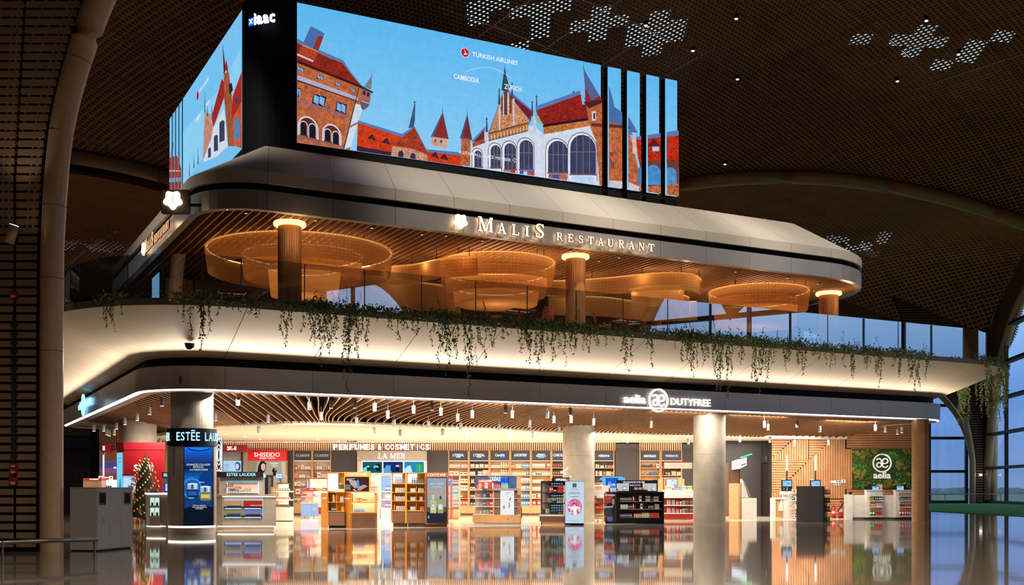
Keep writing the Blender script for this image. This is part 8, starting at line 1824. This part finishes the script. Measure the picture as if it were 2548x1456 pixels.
orc = thing('orchid', 'white orchid spray rising behind the black island sign', 'flower', at(1404, 1198, 42.5)); MB().tube([(0, 0, 0), (.02, 0, .2), (-.02, 0, .4), (-.08, 0, .47)], .006, 4).build('stem', M_STEM, orc); MB().tube([(0, 0, .05), (.1, 0, .22), (.25, 0, .2)], .005, 4).build('stem', M_STEM, orc)
for (x, z) in ((-.08, .33), (-.03, .38), (.02, .43), (.1, .47), (.03, .30), (.24, .18), (-.12, .36), (.12, .5)):
    mbp = MB()
    for q in range(5): b = q*2*PI/5; mbp.add([(0, -.01, 0), (.035*math.cos(b-.5), -.02, .035*math.sin(b-.5)), (.055*math.cos(b), 0, .055*math.sin(b)), (.035*math.cos(b+.5), -.02, .035*math.sin(b+.5))], [(0, 1, 2, 3)])
    mbp.build('blossom', plain((240, 236, 230)), orc, loc=(x, 0, z))
MB().cyl(0, 0, -.16, .0, .06, .07, n=10).build('pot', M_NAVY, orc)
# ---- black fragrance counter
k = K('fragrance_counter', 'black men\'s fragrance counter with striped display and portrait end panel', 'counter', 43.4, 1580)
k.plan('body', [(1536, .0), (1652.5, .0), (1652.5, .8), (1510, .8), (1506, .35)], 1289, 1303, M_BLK); k.box('frame_top', 1536, 1652.5, 1226, 1229.5, 0, .5, M_BLK); k.box('frame_side', 1536, 1541.5, 1226, 1290, 0, .5, M_BLK); k.box('frame_side', 1647, 1652.5, 1226, 1290, 0, .5, M_BLK); k.box('inner_back', 1541, 1647, 1229, 1290, .45, .5, mat('olive_taupe', (136, 120, 92), .5)); k.plan('end_core', [(1509, .45), (1537, .06), (1537, .8), (1512, .8)], 1226, 1303, M_BLK); k.box('toe', 1510, 1650, 1303, 1320, .12, .7, M_BLACK); k.plan('worktop', [(1505, .4), (1535, -.04), (1653.5, -.04), (1653.5, .85), (1507, .85)], 1224, 1226.5, M_NAVY)
for y in (1247.5, 1266.5, 1288.5): k.box('shelf', 1541, 1647, y, y+1.6, .02, .45, plain((120, 108, 90)))
a_, b_ = Vector((k.X(1503.5, .42), .42, 0)), Vector((k.X(1534.5, -.0), -.0, 0)); nn = Vector(((b_-a_).y, -(b_-a_).x, 0)).normalized()*.012
def ep(u, y): p = a_+(b_-a_)*u; return Vector((p.x, p.y, k.Z(y)))
mb = MB(); kk_ = [0]
def eq(P, c): kk_[0] += 1; mb.quad([ep(u, y)+nn*(1+.12*kk_[0]) for u, y in P], 0, lin(c)[:3]+((c[3] if len(c) > 3 else 0),))
eq([(0, 1228), (1, 1228), (1, 1300), (0, 1300)], (176, 72, 52, .3)); eq([(0, 1262), (1, 1262), (1, 1300), (0, 1300)], (70, 66, 66, .3)); eq([(.75, 1228), (1, 1228), (1, 1300), (.7, 1300)], (60, 50, 48, .2)); eq([(.2, 1262), (.25, 1254), (.6, 1250), (.6, 1244), (.75, 1236), (.9, 1240), (.88, 1254), (.8, 1262), (.85, 1280), (.7, 1290), (.6, 1264)], (50, 38, 36, .2)); eq([(.62, 1252), (.64, 1244), (.78, 1240), (.86, 1244), (.84, 1254), (.74, 1258)], (196, 130, 96, .2)); eq([(0, 1261), (.75, 1259), (.75, 1263), (0, 1265)], (130, 190, 240, .2)); eq([(.15, 1287), (.7, 1285), (.7, 1294), (.5, 1298), (.2, 1296)], (90, 110, 160, .2)); eq([(.2, 1241), (.55, 1239), (.55, 1241), (.2, 1243)], (110, 130, 190, .2)); eq([(0, 1284), (.12, 1284), (.12, 1299), (0, 1299)], (220, 90, 70, .1)); eq([(.08, 1231), (.9, 1231), (.9, 1234.5), (.08, 1234.5)], (216, 200, 196, .5))
mb.build('portrait_panel', picture('dim_light_box', .75, gscale=14), k.t)
k.box('back_board', 1536, 1640, 1195, 1225, .45, .5, M_NAVY); k.text('counter_sign', 'FRAGRANCES FOR HIM', 1554, 1607, 1197.5, 1202.5, M_SIGNWARM and M_PTXT, d=.44, bold=.005); k.text('counter_sign', 'TRAVEL IN STYLE', 1569, 1597, 1206, 1209.5, M_PTXT, d=.44)
for i in range(9): k.box('light_bar', 1538+i*3.4, 1539.8+i*3.4, 1203, 1222, .42, .45, emit('bar_glow', (240, 240, 244), 1.2))
for i in range(11): k.box('light_bar', 1603+i*3.2, 1604.6+i*3.2, 1203, 1222, .42, .45, emit('bar_glow', (240, 240, 244), 1.2))
k.plan('tester_podium', [(1572, .15), (1576, .02), (1608, .02), (1612, .15), (1612, .4), (1572, .4)], 1219, 1224, M_BLK)
prow('b', (150, 150, 150), WHT, 1549, 1560, 1, 1222, 13, 43.6, 'beside the light bars on the black fragrance counter'); prow('b', (206, 196, 180), WHT, 1622, 1628, 1, 1222, 11, 43.6, 'beside the light bars on the black fragrance counter'); prow('j', (190, 140, 110), GLD, 1578, 1607, 3, 1219, 6, 43.6, 'on the podium of the black fragrance counter'); prow('o', (30, 40, 60), BLK, 1514, 1519, 1, 1224, 10, 43.6, 'at the left end of the black fragrance counter', off=.1); prow('o', (206, 80, 40), BLK, 1534, 1540, 1, 1224, 8, 43.6, 'on the left part of the black fragrance counter', off=.1); prow('o', (170, 200, 226), WHT, 1521, 1533, 3, 1224, 9, 43.6, 'at the left end of the black fragrance counter', off=.15)
GR = (70, 74, 80); SV = (190, 190, 190)
for (y, q, rows) in ((1247.5, 'top', (('b', GR, SV, 1542, 1572, 6, 10), ('b', ORG, WHT, 1574, 1578, 1, 13), ('o', BLK, BLK, 1579, 1583, 1, 12), ('b', WHT, BLK, 1590, 1596, 1, 13), ('b', SV, GR, 1606, 1618, 4, 13), ('b', (44, 60, 66), GR, 1619, 1625, 1, 10), ('b', SV, GR, 1626, 1639, 4, 12))), (1266.5, 'middle', (('b', SV, WHT, 1543, 1562, 3, 11), ('b', (50, 66, 110), SV, 1563, 1573, 2, 10), ('b', ORG, WHT, 1574, 1578, 1, 13), ('o', BLK, BLK, 1579, 1583, 1, 11), ('b', WHT, BLK, 1593, 1599, 1, 13), ('o', BLK, GR, 1600, 1610, 2, 14), ('b', GR, SV, 1612, 1627, 3, 9), ('b', SV, GLD, 1629, 1640, 3, 12))), (1288.5, 'bottom', (('b', GR, SV, 1542, 1573, 6, 10), ('b', (214, 140, 126), PK, 1577, 1595, 4, 10), ('b', (206, 186, 150), CRM, 1596, 1616, 5, 12), ('b', (196, 60, 34), ORG, 1617, 1640, 5, 12)))):
    for (sh, c, a, p0, p1, n, h) in rows: prow(sh, c, a, p0, p1, n, y, h, 43.4, 'on the %s shelf of the black fragrance counter' % q, off=.15)
# ---- blue board, white desk, shop assistant behind the black counter
k = K('info_board', 'rounded blue board with a lit price screen behind the black counter', 'board', 49.6, 1525); k.box('board', 1493, 1556, 1189, 1240, 0, .08, mat('sky_board', (30, 128, 190), .5)); k.box('crown', 1499, 1550, 1186.5, 1189, 0, .08, mat('sky_board', (30, 128, 190))); k.box('screen_body', 1508, 1538, 1190, 1212, -.03, 0, M_BLK); k.pic('screen', [(rect(1509, 1191, 1537, 1211), (30, 90, 226, .2)), ([(1514, 1211), (1526, 1203), (1537, 1206), (1537, 1211)], (90, 170, 240, .2))], -.032); cap(k, 'FROM', 1513, 1520, 1199, 1201.4, d=-.05); cap(k, '$29.00', 1513, 1530, 1203, 1209, d=-.05); k.box('foot', 1494, 1556, 1240, 1300, .0, .4, M_CAB)
k = K('service_desk', 'white service desk with red shelves at the concrete column', 'counter', 46.6, 1493); k.box('screen_back', 1479, 1500, 1206, 1216, -.1, -.05, plain((226, 220, 214))); k.box('orange_strip', 1480, 1497, 1211, 1215, -.11, -.1, plain((214, 120, 60))); k.box('desk_front', 1479, 1522, 1216, 1238, 0, .5, plain((214, 204, 192))); k.box('lower_body', 1479, 1503, 1238, 1292, .2, .6, M_CAB); k.box('printer', 1500, 1518, 1208, 1216, 0, .3, plain((206, 196, 184)))
for y in (1238, 1252, 1267, 1291): k.box('shelf', 1479, 1503, y, y+2, -.05, .3, M_SREDM if y in (1252, 1267) else plain((206, 190, 170)))
prow('j', RD, WHT, 1480, 1484, 1, 1238, 6, 46.55, 'on the desk-front shelf beside the concrete column'); prow('b', WHT, PK, 1485, 1502, 4, 1238, 6, 46.55, 'on the desk-front shelf beside the concrete column'); prow('b', RD, ORG, 1480, 1484, 1, 1252, 9, 46.55, 'on the upper red shelf of the service desk'); prow('o', (70, 60, 50), BLK, 1491, 1502, 3, 1252, 8, 46.55, 'on the upper red shelf of the service desk'); prow('b', (200, 40, 30), ORG, 1482, 1501, 2, 1267, 8, 46.55, 'on the lower red shelf of the service desk'); prow('b', (196, 170, 130), BLK, 1480, 1502, 5, 1289, 9, 46.55, 'on the bottom shelf of the service desk')
def assistant():
    t = thing('person', 'dark-haired shop assistant in dark clothing bending over the service desk', 'person', (gx(1493, 48.3), 48.3, 0))
    me = bpy.data.meshes.new('body'); V_ = [(0, 0, .95), (0, -.03, 1.2), (0, -.1, 1.42), (0, -.17, 1.55), (.19, -.1, 1.42), (.26, -.2, 1.15), (.2, -.42, 1.06), (-.19, -.1, 1.42), (-.26, -.2, 1.15), (-.2, -.42, 1.06), (.1, 0, .9), (.11, 0, .48), (.11, .02, .06), (-.1, 0, .9), (-.11, 0, .48), (-.11, .02, .06), (.11, -.14, .04), (-.11, -.14, .04)]
    E_ = [(0, 1), (1, 2), (2, 3), (2, 4), (4, 5), (5, 6), (2, 7), (7, 8), (8, 9), (0, 10), (10, 11), (11, 12), (0, 13), (13, 14), (14, 15), (12, 16), (15, 17)]
    R_ = [.15, .15, .16, .06, .075, .05, .036, .075, .05, .036, .1, .07, .05, .1, .07, .05, .04, .04]
    me.from_pydata(V_, E_, []); o = bpy.data.objects.new('body', me); COL.objects.link(o); o.parent = t
    m_ = o.modifiers.new('skin', 'SKIN'); o.modifiers.new('sub', 'SUBSURF').levels = 2
    for i, r_ in enumerate(R_): sv = me.skin_vertices[0].data[i]; sv.radius = (r_, r_*.8); sv.use_root = (i == 0)
    me.materials.append(plain((44, 44, 56), .8))
    mb = MB(); 
    def egg(cx, cy, cz, rx, ry, rz_, a0=0, n=12, mm=10, mi=0):
        rows = [[(cx+rx*math.sin(PI*i/mm)*math.cos(2*PI*j/n), cy+ry*math.sin(PI*i/mm)*math.sin(2*PI*j/n), cz+rz_*math.cos(PI*i/mm)) for j in range(n)] for i in range(mm+1)]; mb.grid(rows, mi, True)
    egg(0, -.24, 1.66, .075, .092, .112); egg(0, -.335, 1.645, .012, .022, .02); egg(.076, -.23, 1.655, .012, .02, .03); egg(-.076, -.23, 1.655, .012, .02, .03)
    mb.build('head', plain((206, 150, 120), .6), t, smooth=True); mb = MB(); egg(0, -.25, 1.70, .086, .105, .092); mb.build('hair', plain((24, 20, 20), .6), t, smooth=True)
    mb = MB()
    for s in (-1, 1): egg(s*.03, -.325, 1.665, .012, .01, .007); 
    mb.build('eyes', plain((30, 24, 24)), t); mb = MB(); egg(0, -.318, 1.6, .025, .012, .006); mb.build('mouth', plain((150, 80, 76)), t)
    for s in (-1, 1):
        mb = MB(); mb.bx(s*.2-.035, s*.2+.035, -.5, -.42, 1.04, 1.07)
        for f in range(4): mb.tube([(s*.2-.03+.02*f, -.5, 1.055), (s*.2-.03+.02*f, -.55-.01*(f in (1, 2)), 1.05), (s*.2-.03+.02*f, -.575, 1.035)], .009, 5)
        mb.tube([(s*.2-s*.035, -.45, 1.055), (s*.2-s*.065, -.49, 1.05), (s*.2-s*.06, -.52, 1.04)], .01, 5); mb.build('hand', plain((206, 150, 120), .6), t)
assistant()
# ---- red and white fixture left of the right-hand column
k = K('red_fixture', 'red framed fixture with white tester bar left of the front column', 'display', 48.6, 1690); k.box('base', 1653, 1725, 1279, 1291, .05, .6, M_SREDM); k.box('plinth', 1655, 1725, 1291, 1305, .1, .6, M_OAKL)
for (y0, y1) in ((1240, 1257), (1259, 1277)): k.box('red_back', 1654, 1725, y0, y1, .35, .4, plain((120, 20, 24)))
for y in (1257, 1277): k.box('shelf', 1653, 1725, y, y+2, 0, .4, plain((226, 214, 206)))
k.box('tester_bar', 1653, 1725, 1221, 1239, .0, .5, plain((226, 216, 204))); k.box('bar_light', 1654, 1725, 1231, 1233, -.02, 0, M_WGLOW); k.box('upper_ledge', 1653, 1725, 1219, 1221, .1, .5, M_WLAC); k.box('frame_post', 1652.5, 1654.5, 1149, 1221, .3, .36, M_SREDM); k.box('frame_beam', 1652.5, 1726, 1148.5, 1150.5, .3, .36, M_SREDM); k.box('pelmet', 1655, 1725, 1151, 1166, .3, .34, plain((206, 190, 170)))
for (y, q) in ((1257, 'upper'), (1277, 'lower')):
    for (sh, c, a, p0, p1, n, h) in (('o', (222, 150, 136), PK, 1659, 1669, 3, 13), ('o', (160, 160, 140), SV, 1671, 1680, 3, 13), ('j', (214, 110, 100), RD, 1681, 1690, 1, 11), ('j', (170, 160, 150), SV, 1691, 1696, 1, 9), ('o', (150, 160, 120), WHT, 1697, 1705, 3, 11), ('o', (90, 100, 100), SV, 1706, 1713, 3, 11), ('o', (80, 90, 96), SV, 1716, 1724, 3, 10)): prow(sh, c, a, p0, p1, n, y, h, 48.6, 'on the %s red shelf beside the front column' % q, off=.1)
for (sh, c, a, p0, p1, n, h) in (('b', (206, 206, 196), (110, 190, 110), 1656, 1671, 3, 10), ('o', (190, 40, 80), WHT, 1672, 1677, 2, 6), ('b', (60, 150, 190), WHT, 1684, 1697, 2, 7), ('b', WHT, (90, 170, 90), 1698, 1708, 2, 10), ('b', (214, 220, 190), (120, 170, 90), 1710, 1722, 2, 10)): prow(sh, c, a, p0, p1, n, 1219, h, 48.6, 'on top of the white tester bar beside the front column', off=.25)
k = K('oak_board', 'rounded oak board with a white lit screen behind the red fixture', 'board', 51.2, 1670); k.plan('board', [(1638, 0), (1703, 0), (1703, .08), (1638, .08)], 1192, 1228, M_OAKL); k.plan('crown', [(1643, 0), (1698, 0), (1698, .08), (1643, .08)], 1188, 1192, M_OAKL); k.box('leg', 1640, 1701, 1228, 1300, .02, .06, M_OAKL); k.box('screen_body', 1656.5, 1685.5, 1191, 1219, -.04, 0, plain((60, 70, 120))); k.pic('screen', [(rect(1658, 1192.5, 1684, 1218), (236, 240, 250, 0)), ([(1671, 1194), (1676, 1196), (1675, 1198), (1672, 1196)], (60, 170, 150, 0)), ([(1676, 1206), (1683, 1205), (1684, 1216), (1678, 1216)], (196, 160, 220, .3))], -.042)

# ---- checkout zone -------------------------------------------------------------------
k = K('self_checkout', 'oak-clad self checkout with white base and tilted terminal', 'checkout', 49.4, 1848)
k.plan('oak_box', [(1814, .5), (1838, .0), (1846, .1), (1846, 1.0), (1818, 1.2)], 1203, 1294, M_OAKL); k.plan('white_box', [(1845.5, -.05), (1883, -.05), (1883, .6), (1845.5, .6)], 1240, 1293, M_WLAC); k.box('terminal_foot', 1846, 1869, 1238, 1240, .0, .4, plain((150, 150, 150)))
MB().prismy([(k.X(1846), k.Z(1238)), (k.X(1864), k.Z(1238)), (k.X(1850), k.Z(1196)), (k.X(1846), k.Z(1196))], .05, .35).build('terminal_housing', plain((206, 204, 198)), k.t); MB().prismy([(k.X(1865), k.Z(1236)), (k.X(1868.5), k.Z(1235)), (k.X(1854), k.Z(1200)), (k.X(1850.5), k.Z(1201))], .02, .38).build('terminal_screen', plain((120, 118, 116), .3), k.t); k.box('receipt_slot', 1844.5, 1849, 1192, 1200, .1, .3, plain((190, 188, 184)))
k = K('lamp_row', 'row of glowing lane lamps with green tips over the oak checkout', 'lamp', 50.0, 1842)
k.box('bronze_panel', 1820, 1843, 1163, 1203, .3, .36, mat('bronze', (120, 84, 62), .3, .5))
for i, (a, b, y0, y1) in enumerate(((1824, 1829, 1147, 1169), (1830, 1835, 1145, 1168), (1836, 1841.5, 1143, 1167))): k.box('lamp_box', a, b, y0, y1, .2-.06*i, .3, M_WGLOW)
MB().prismy([(k.X(1842), k.Z(1166)), (k.X(1858), k.Z(1158)), (k.X(1858), k.Z(1138)), (k.X(1842), k.Z(1143))], 0, .1).build('lamp_box', M_WGLOW, k.t); MB().prismy([(k.X(1844.5), k.Z(1160)), (k.X(1856), k.Z(1155)), (k.X(1856), k.Z(1152.5)), (k.X(1844.5), k.Z(1156.5))], -.02, 0).build('lamp_shadow_line', M_CHAR, k.t)
for i in range(4): MB().obx((k.X(1846+7*i), .02, k.Z(1138-2.3*i)), .16, .06, .05, 0, ry=-.25).build('green_tip', emit('green_tip', (70, 240, 130), 2.5), k.t)
k.box('post', 1841.5, 1843, 1166, 1203, .2, .24, M_DARKMET)
def lane_lamp(px, lab):
    k = K('lane_lamp', lab, 'lamp', 52.0, px); MB().cyl(0, 0, 0, k.Z(1170), .035, n=8).build('pole', M_DARKMET, k.t); MB().tube([(0, 0, k.Z(1171)), (.01, 0, k.Z(1142))], .04, 8).build('glow_tube', emit('lane_glow', (226, 232, 255), 3), k.t); MB().cyl(.01, 0, k.Z(1141), k.Z(1139), .045, n=8).build('green_ring', emit('green_tip', (70, 240, 130)), k.t); MB().lathe(.01, 0, [(.045, k.Z(1139)), (.05, k.Z(1136)), (.02, k.Z(1133.5))], 8).build('tip', emit('tip_glow', (250, 252, 240), 2), k.t)
lane_lamp(1958, 'glowing lane lamp over the left checkout terminal'); lane_lamp(2029, 'glowing lane lamp above the grey cabinet')
def terminal(px0, px1, y0, y1, lab, full):
    k = K('checkout_terminal', lab, 'terminal', 51.2, (px0+px1)/2); k.box('casing', px0, px1, y0, y1 if full else y0+21, 0, .12, M_NAVY); k.pic('screen', [(rect(px0+2, y0+2.5, px1-2, y0+17), (150, 206, 250, .05)), (rect(px0+3.5, y0+4, px0+9, y0+5), (90, 130, 180, 0))]+[(rect(px0+12+3*i, y0+9, px0+13.6+3*i, y0+11), (40, 60, 110, 0)) for i in range(3)], -.006); k.box('label_tab', px0+1, px0+8, y0-1.5, y0+.5, -.01, .02, plain((226, 226, 226)))
    if full:
        k.box('card_reader', px0+3, px0+7, y0+20, y0+26, -.02, 0, plain((70, 66, 66)))
        for i in range(2): k.box('slot_mark', px0+12, px0+14, y0+20+4*i, y0+22+4*i, -.004, 0, plain((206, 206, 206)))
    else: k.box('stand', px0+8, px1-8, y0+21, 1320, .02, .1, M_NAVY)
terminal(1945.5, 1971.5, 1193.5, 1222.5, 'black checkout terminal with blue screen beside the plank wall', True); terminal(2016.5, 2042, 1194.5, 1222, 'black checkout terminal peeping over the grey cabinet', False)
k = K('checkout_stand', 'white checkout stand with open bagging frame', 'checkout', 51.0, 1955); k.box('scanner_shelf', 1945, 1973, 1223, 1231, -.1, .4, M_WLAC); k.box('leg_panel', 1950, 1966, 1231, 1300, .05, .35, M_WLAC); k.box('bench_top', 1922.5, 1984, 1239, 1242.5, 0, .5, M_WLAC); k.box('bench_leg', 1922.5, 1929.5, 1242, 1300, 0, .5, M_WLAC); k.box('bag_rail', 1930, 1950, 1243, 1249, .2, .24, M_TAUL)
bg_ = thing('carrier_bag', 'crumpled white carrier bag hanging from the bagging frame', 'bag', at(1944, 1271, 51.1)); mb = MB(); hb_ = 27/F*51
rows = []
for i in range(9):
    z = hb_*i/8; wv = (.125, .13, .13, .12, .115, .10, .085, .07, .05)[i]; rows.append([(wv*math.cos(2*PI*j/12)+.02*math.sin(j*3+i), .045*math.sin(2*PI*j/12)*(1+.3*math.sin(j*5+i*2)), z) for j in range(12)])
mb.grid(rows, closed=True); mb.build('bag_body', plain((232, 226, 214), .7), bg_, smooth=True); MB().tube([(-.04, 0, hb_), (-.02, 0, hb_+.1), (.02, 0, hb_+.1), (.04, 0, hb_)], .006, 4).build('handle', plain((232, 226, 214), .7), bg_)
k = K('impulse_rack', 'white impulse shelf rack in front of the left terminal', 'shelf', 50.2, 1976); k.box('back', 1966, 1984, 1226, 1295, .3, .34, M_WLAC)
for y in (1227, 1246, 1265.5, 1288): k.plan('shelf', [(1967, .0), (1984, -.05), (1984, .3), (1967, .3)], y-1, y+1, M_WLAC)
k.box('foot', 1967, 1984, 1289, 1300, .0, .34, M_TAUL)
for (y, q, cs) in ((1226, 'top', ((206, 190, 170), (200, 60, 60), WHT)), (1245, 'second', ((60, 110, 80), BLK, WHT)), (1264.5, 'third', ((206, 120, 70), (214, 170, 130), WHT)), (1287, 'bottom', ((214, 100, 100), PK, BLK))):
    for i, c in enumerate(cs): prow('b' if i != 1 else 'o', c, WHT, 1970+i*4.4, 1974+i*4.4, 1, y, 9, 50.25, 'on the %s shelf of the white impulse rack' % q)
k = K('grey_cabinet', 'dark grey double cabinet in front of the checkouts', 'cabinet', 45.8, 2018); k.box('door', 1982, 2014, 1210, 1300, 0, .02, mat('graphite', (84, 78, 76), .6)); k.box('door', 2014.6, 2047, 1210, 1300, 0, .02, mat('graphite', (84, 78, 76))); k.plan('body', [(1982, .02), (2047, .02), (2051, .7), (1990, .7)], 1210, 1302, mat('graphite', (84, 78, 76)))
k.plan('side_panel', [(2047, .0), (2050, .02), (2052, .7), (2049, .7)], 1210, 1302, M_CHAR)
for y in (1228.5, 1249.5, 1271, 1298): k.plan('bottle_shelf', [(2050, .1), (2067+(4 if y > 1290 else 0), .1), (2067, .6), (2050, .6)], y, y+2.2, M_CHAR)
k.box('white_end', 2063, 2069, 1240, 1297, .62, .7, M_WLAC)
for (y, c, a, n, q) in ((1228.5, (120, 80, 110), PK, 4, 'top'), (1249.5, (38, 34, 22), (190, 110, 90), 3, 'second'), (1271, (40, 38, 20), (196, 100, 70), 3, 'third'), (1298, (34, 36, 24), (90, 60, 50), 5, 'bottom')): prow('w', c, a, 2050.5, 2065.5, n, y, 15, 45.8, 'on the %s end shelf of the grey cabinet' % q, off=.3)
def extinguisher(px, y0, y1, r, lab, big):
    Y = 52.2; t = thing('fire_extinguisher', lab, 'extinguisher', (gx(px, Y), Y, 0)); H_ = gz(y0, Y); rd_ = plain((196, 26, 20), .35)
    MB().lathe(0, 0, [(r*.96, .05), (r, .08), (r, H_*.74), (r*.75, H_*.82), (r*.3, H_*.87), (r*.28, H_*.9)], 14).build('cylinder', rd_, t, smooth=True); MB().cyl(0, 0, 0, .06, r*1.02, n=14).build('base_ring', M_DARKMET, t); MB().bx(-.05, .07, -.02, .02, H_*.9, H_*.95).build('valve', M_DARKMET, t); MB().tube([(0, 0, H_*.95), (.09, 0, H_)], .014, 5).build('lever', rd_ if not big else M_DARKMET, t); MB().lathe(0, 0, [(r*1.01, H_*.35), (r*1.01, H_*.55)], 14, cap=False).build('label_print', plain((226, 190, 180)), t)
    if big: MB().tube([(.05, -.03, H_*.92), (.14, -.06, H_*.95), (.02, -.12, H_*.75), (-.18, -.14, H_*.38)], [.016, .016, .03, .035], 8).build('horn', M_DARKMET, t)
    else: MB().tube([(-.04, 0, H_*.92), (-.12, -.02, H_*.7), (-.11, -.02, H_*.4)], .012, 5).build('hose', M_DARKMET, t)
extinguisher(2074, 1258, 1288, .095, 'small red fire extinguisher beside the bottle cabinet', False); extinguisher(2092, 1246, 1290, .095, 'tall red fire extinguisher with black discharge horn', True)
k = K('socket_plate', 'white socket and switch plates on the plank wall', 'socket', YR-.02, 2085); k.box('plate', 2067, 2092, 1196, 1202, 0, .03, M_WLAC); k.box('plate', 2074, 2092, 1202, 1208, 0, .03, M_WLAC); k.box('switch', 2094, 2098, 1193, 1202, 0, .03, M_WLAC); k.box('switch', 2100, 2104, 1193, 1202, 0, .03, M_WLAC)
for (p, y) in ((2081, 1197.5), (2087, 1197.5), (2075, 1203), (2081, 1203), (2087, 1203)): k.box('socket', p, p+4, y, y+2.6, -.005, 0, M_CHAR)
# ---- white checkout counters in front of the moss
k = K('checkout_counter', 'long white checkout counter in front of the moss wall', 'counter', 49.8, 2184); k.plan('end_block', [(2100, -.05), (2122, -.05), (2122, .7), (2100, .7)], 1231, 1320, M_WLAC); k.plan('front', [(2122, .12), (2290, .12), (2290, .7), (2122, .7)], 1232, 1288, M_WLAC); k.plan('plinth', [(2122, .16), (2290, .16), (2290, .7), (2122, .7)], 1288, 1320, plain((130, 122, 112)))
for (p0, p1) in ((2151, 2200), (2223, 2290)): k.plan('tall_block', [(p0, .1), (p0+6, -.1), (p1-6, -.1), (p1, .1), (p1, .5), (p0, .5)], 1221, 1288, M_WLAC); k.plan('block_top', [(p0-1, .1), (p0+5, -.13), (p1-5, -.13), (p1+1, .1), (p1+1, .5), (p0-1, .5)], 1219, 1221, plain((206, 198, 190)))
for (p0, p1) in ((2163, 2194), (2236, 2267)):
    k.box('rack_recess', p0, p1, 1224, 1286, -.106, -.1, plain((196, 186, 172)))
    for y in (1233.5, 1245.5, 1261, 1283.5): k.box('rack_shelf', p0, p1, y, y+2, -.22, -.1, M_WLAC)
for (p0, p1, y, n, sh, c, a, h, q) in ((2164, 2180, 1233.5, 4, 'n', (150, 200, 226), WHT, 8, 'top shelf of the left snack rack'), (2164, 2175, 1245.5, 3, 'b', (90, 120, 50), (206, 190, 90), 9, 'second shelf of the left snack rack'), (2176, 2185, 1245.5, 2, 'b', BLK, WHT, 9, 'second shelf of the left snack rack'), (2186, 2194, 1245.5, 2, 'b', (60, 110, 110), WHT, 9, 'second shelf of the left snack rack'), (2164, 2178, 1261, 3, 'b', (190, 100, 50), WHT, 8, 'third shelf of the left snack rack'), (2179, 2194, 1261, 3, 'b', (214, 200, 186), (196, 60, 50), 8, 'third shelf of the left snack rack'), (2164, 2177, 1283.5, 2, 'n', (60, 140, 60), WHT, 13, 'bottom shelf of the left snack rack'), (2178, 2194, 1283.5, 3, 'n', (214, 96, 40), (160, 40, 30), 13, 'bottom shelf of the left snack rack'),
    (2237, 2267, 1233.5, 7, 'b', (120, 80, 60), CRM, 6, 'top shelf of the right snack rack'), (2237, 2267, 1245.5, 8, 'b', (90, 84, 84), SV, 6, 'second shelf of the right snack rack'), (2238, 2250, 1261, 3, 'o', (90, 60, 44), CRM, 9, 'third shelf of the right snack rack'), (2251, 2266, 1261, 4, 'o', (196, 60, 60), WHT, 9, 'third shelf of the right snack rack'), (2237, 2250, 1283.5, 2, 'n', (206, 50, 36), WHT, 14, 'bottom shelf of the right snack rack'), (2251, 2267, 1283.5, 3, 'n', (206, 60, 40), LBL, 14, 'bottom shelf of the right snack rack')): prow(sh, c, a, p0, p1, n, y, h, 49.64, 'on the '+q)
for (p0, p1, y0, lab, m_) in ((2170, 2187, 1209, 'lit till screen on the left checkout block', 0), (2228, 2249, 1208.5, 'lit till screen on the right checkout block', 1)):
    k = K('till_screen', lab, 'till', 49.9, (p0+p1)/2); k.box('casing', p0-1, p1+1, y0, 1220, 0, .08, M_NAVY); k.pic('screen', [(rect(p0+.5+3*m_, y0+1.5, p1-.5, 1219), (150, 200, 248, .05)), (rect(p0+5, y0+3, p1-5, y0+4.2), (40, 60, 100, 0))], -.004); k.box('foot', p0+5, p1-5, 1219.5, 1221, .0, .15, M_NAVY)
k = K('till_printer', 'black receipt printer with a red light beside the left till', 'printer', 50.0, 2158); k.box('body', 2150, 2160, 1210, 1219.5, 0, .2, M_NAVY); k.box('mast', 2160, 2166, 1204, 1219.5, .0, .1, M_NAVY); k.box('light', 2161, 2166, 1201.5, 1203.5, .0, .06, emit('till_red', (230, 80, 60), 1))
k = K('till_printer', 'black receipt printer with a red light beside the right till', 'printer', 50.0, 2250); k.box('mast', 2248, 2255, 1205, 1219.5, .0, .1, M_NAVY); k.box('light', 2249, 2253, 1202, 1204.5, .0, .06, emit('till_red', (230, 80, 60), 1)); k.box('body', 2222, 2226, 1210, 1219.5, .05, .2, M_NAVY); k.box('base', 2222, 2255, 1218.8, 1219.6, .02, .2, M_NAVY)
k = K('leaflet_holder', 'small pink leaflet holder between the tills', 'leaflet', 49.95, 2192); k.box('card', 2186.5, 2197, 1206, 1219, .1, .12, plain((206, 170, 180))); k.box('stand', 2186.5, 2197, 1218, 1219.2, .05, .2, M_WLAC)
k = K('phone_cradle', 'small black device on the end of the white counter', 'device', 49.9, 2117); k.box('body', 2114, 2120, 1224.5, 1231, 0, .12, M_NAVY); k.box('cap', 2114.5, 2119.5, 1223.5, 1224.5, .02, .1, M_CHAR)
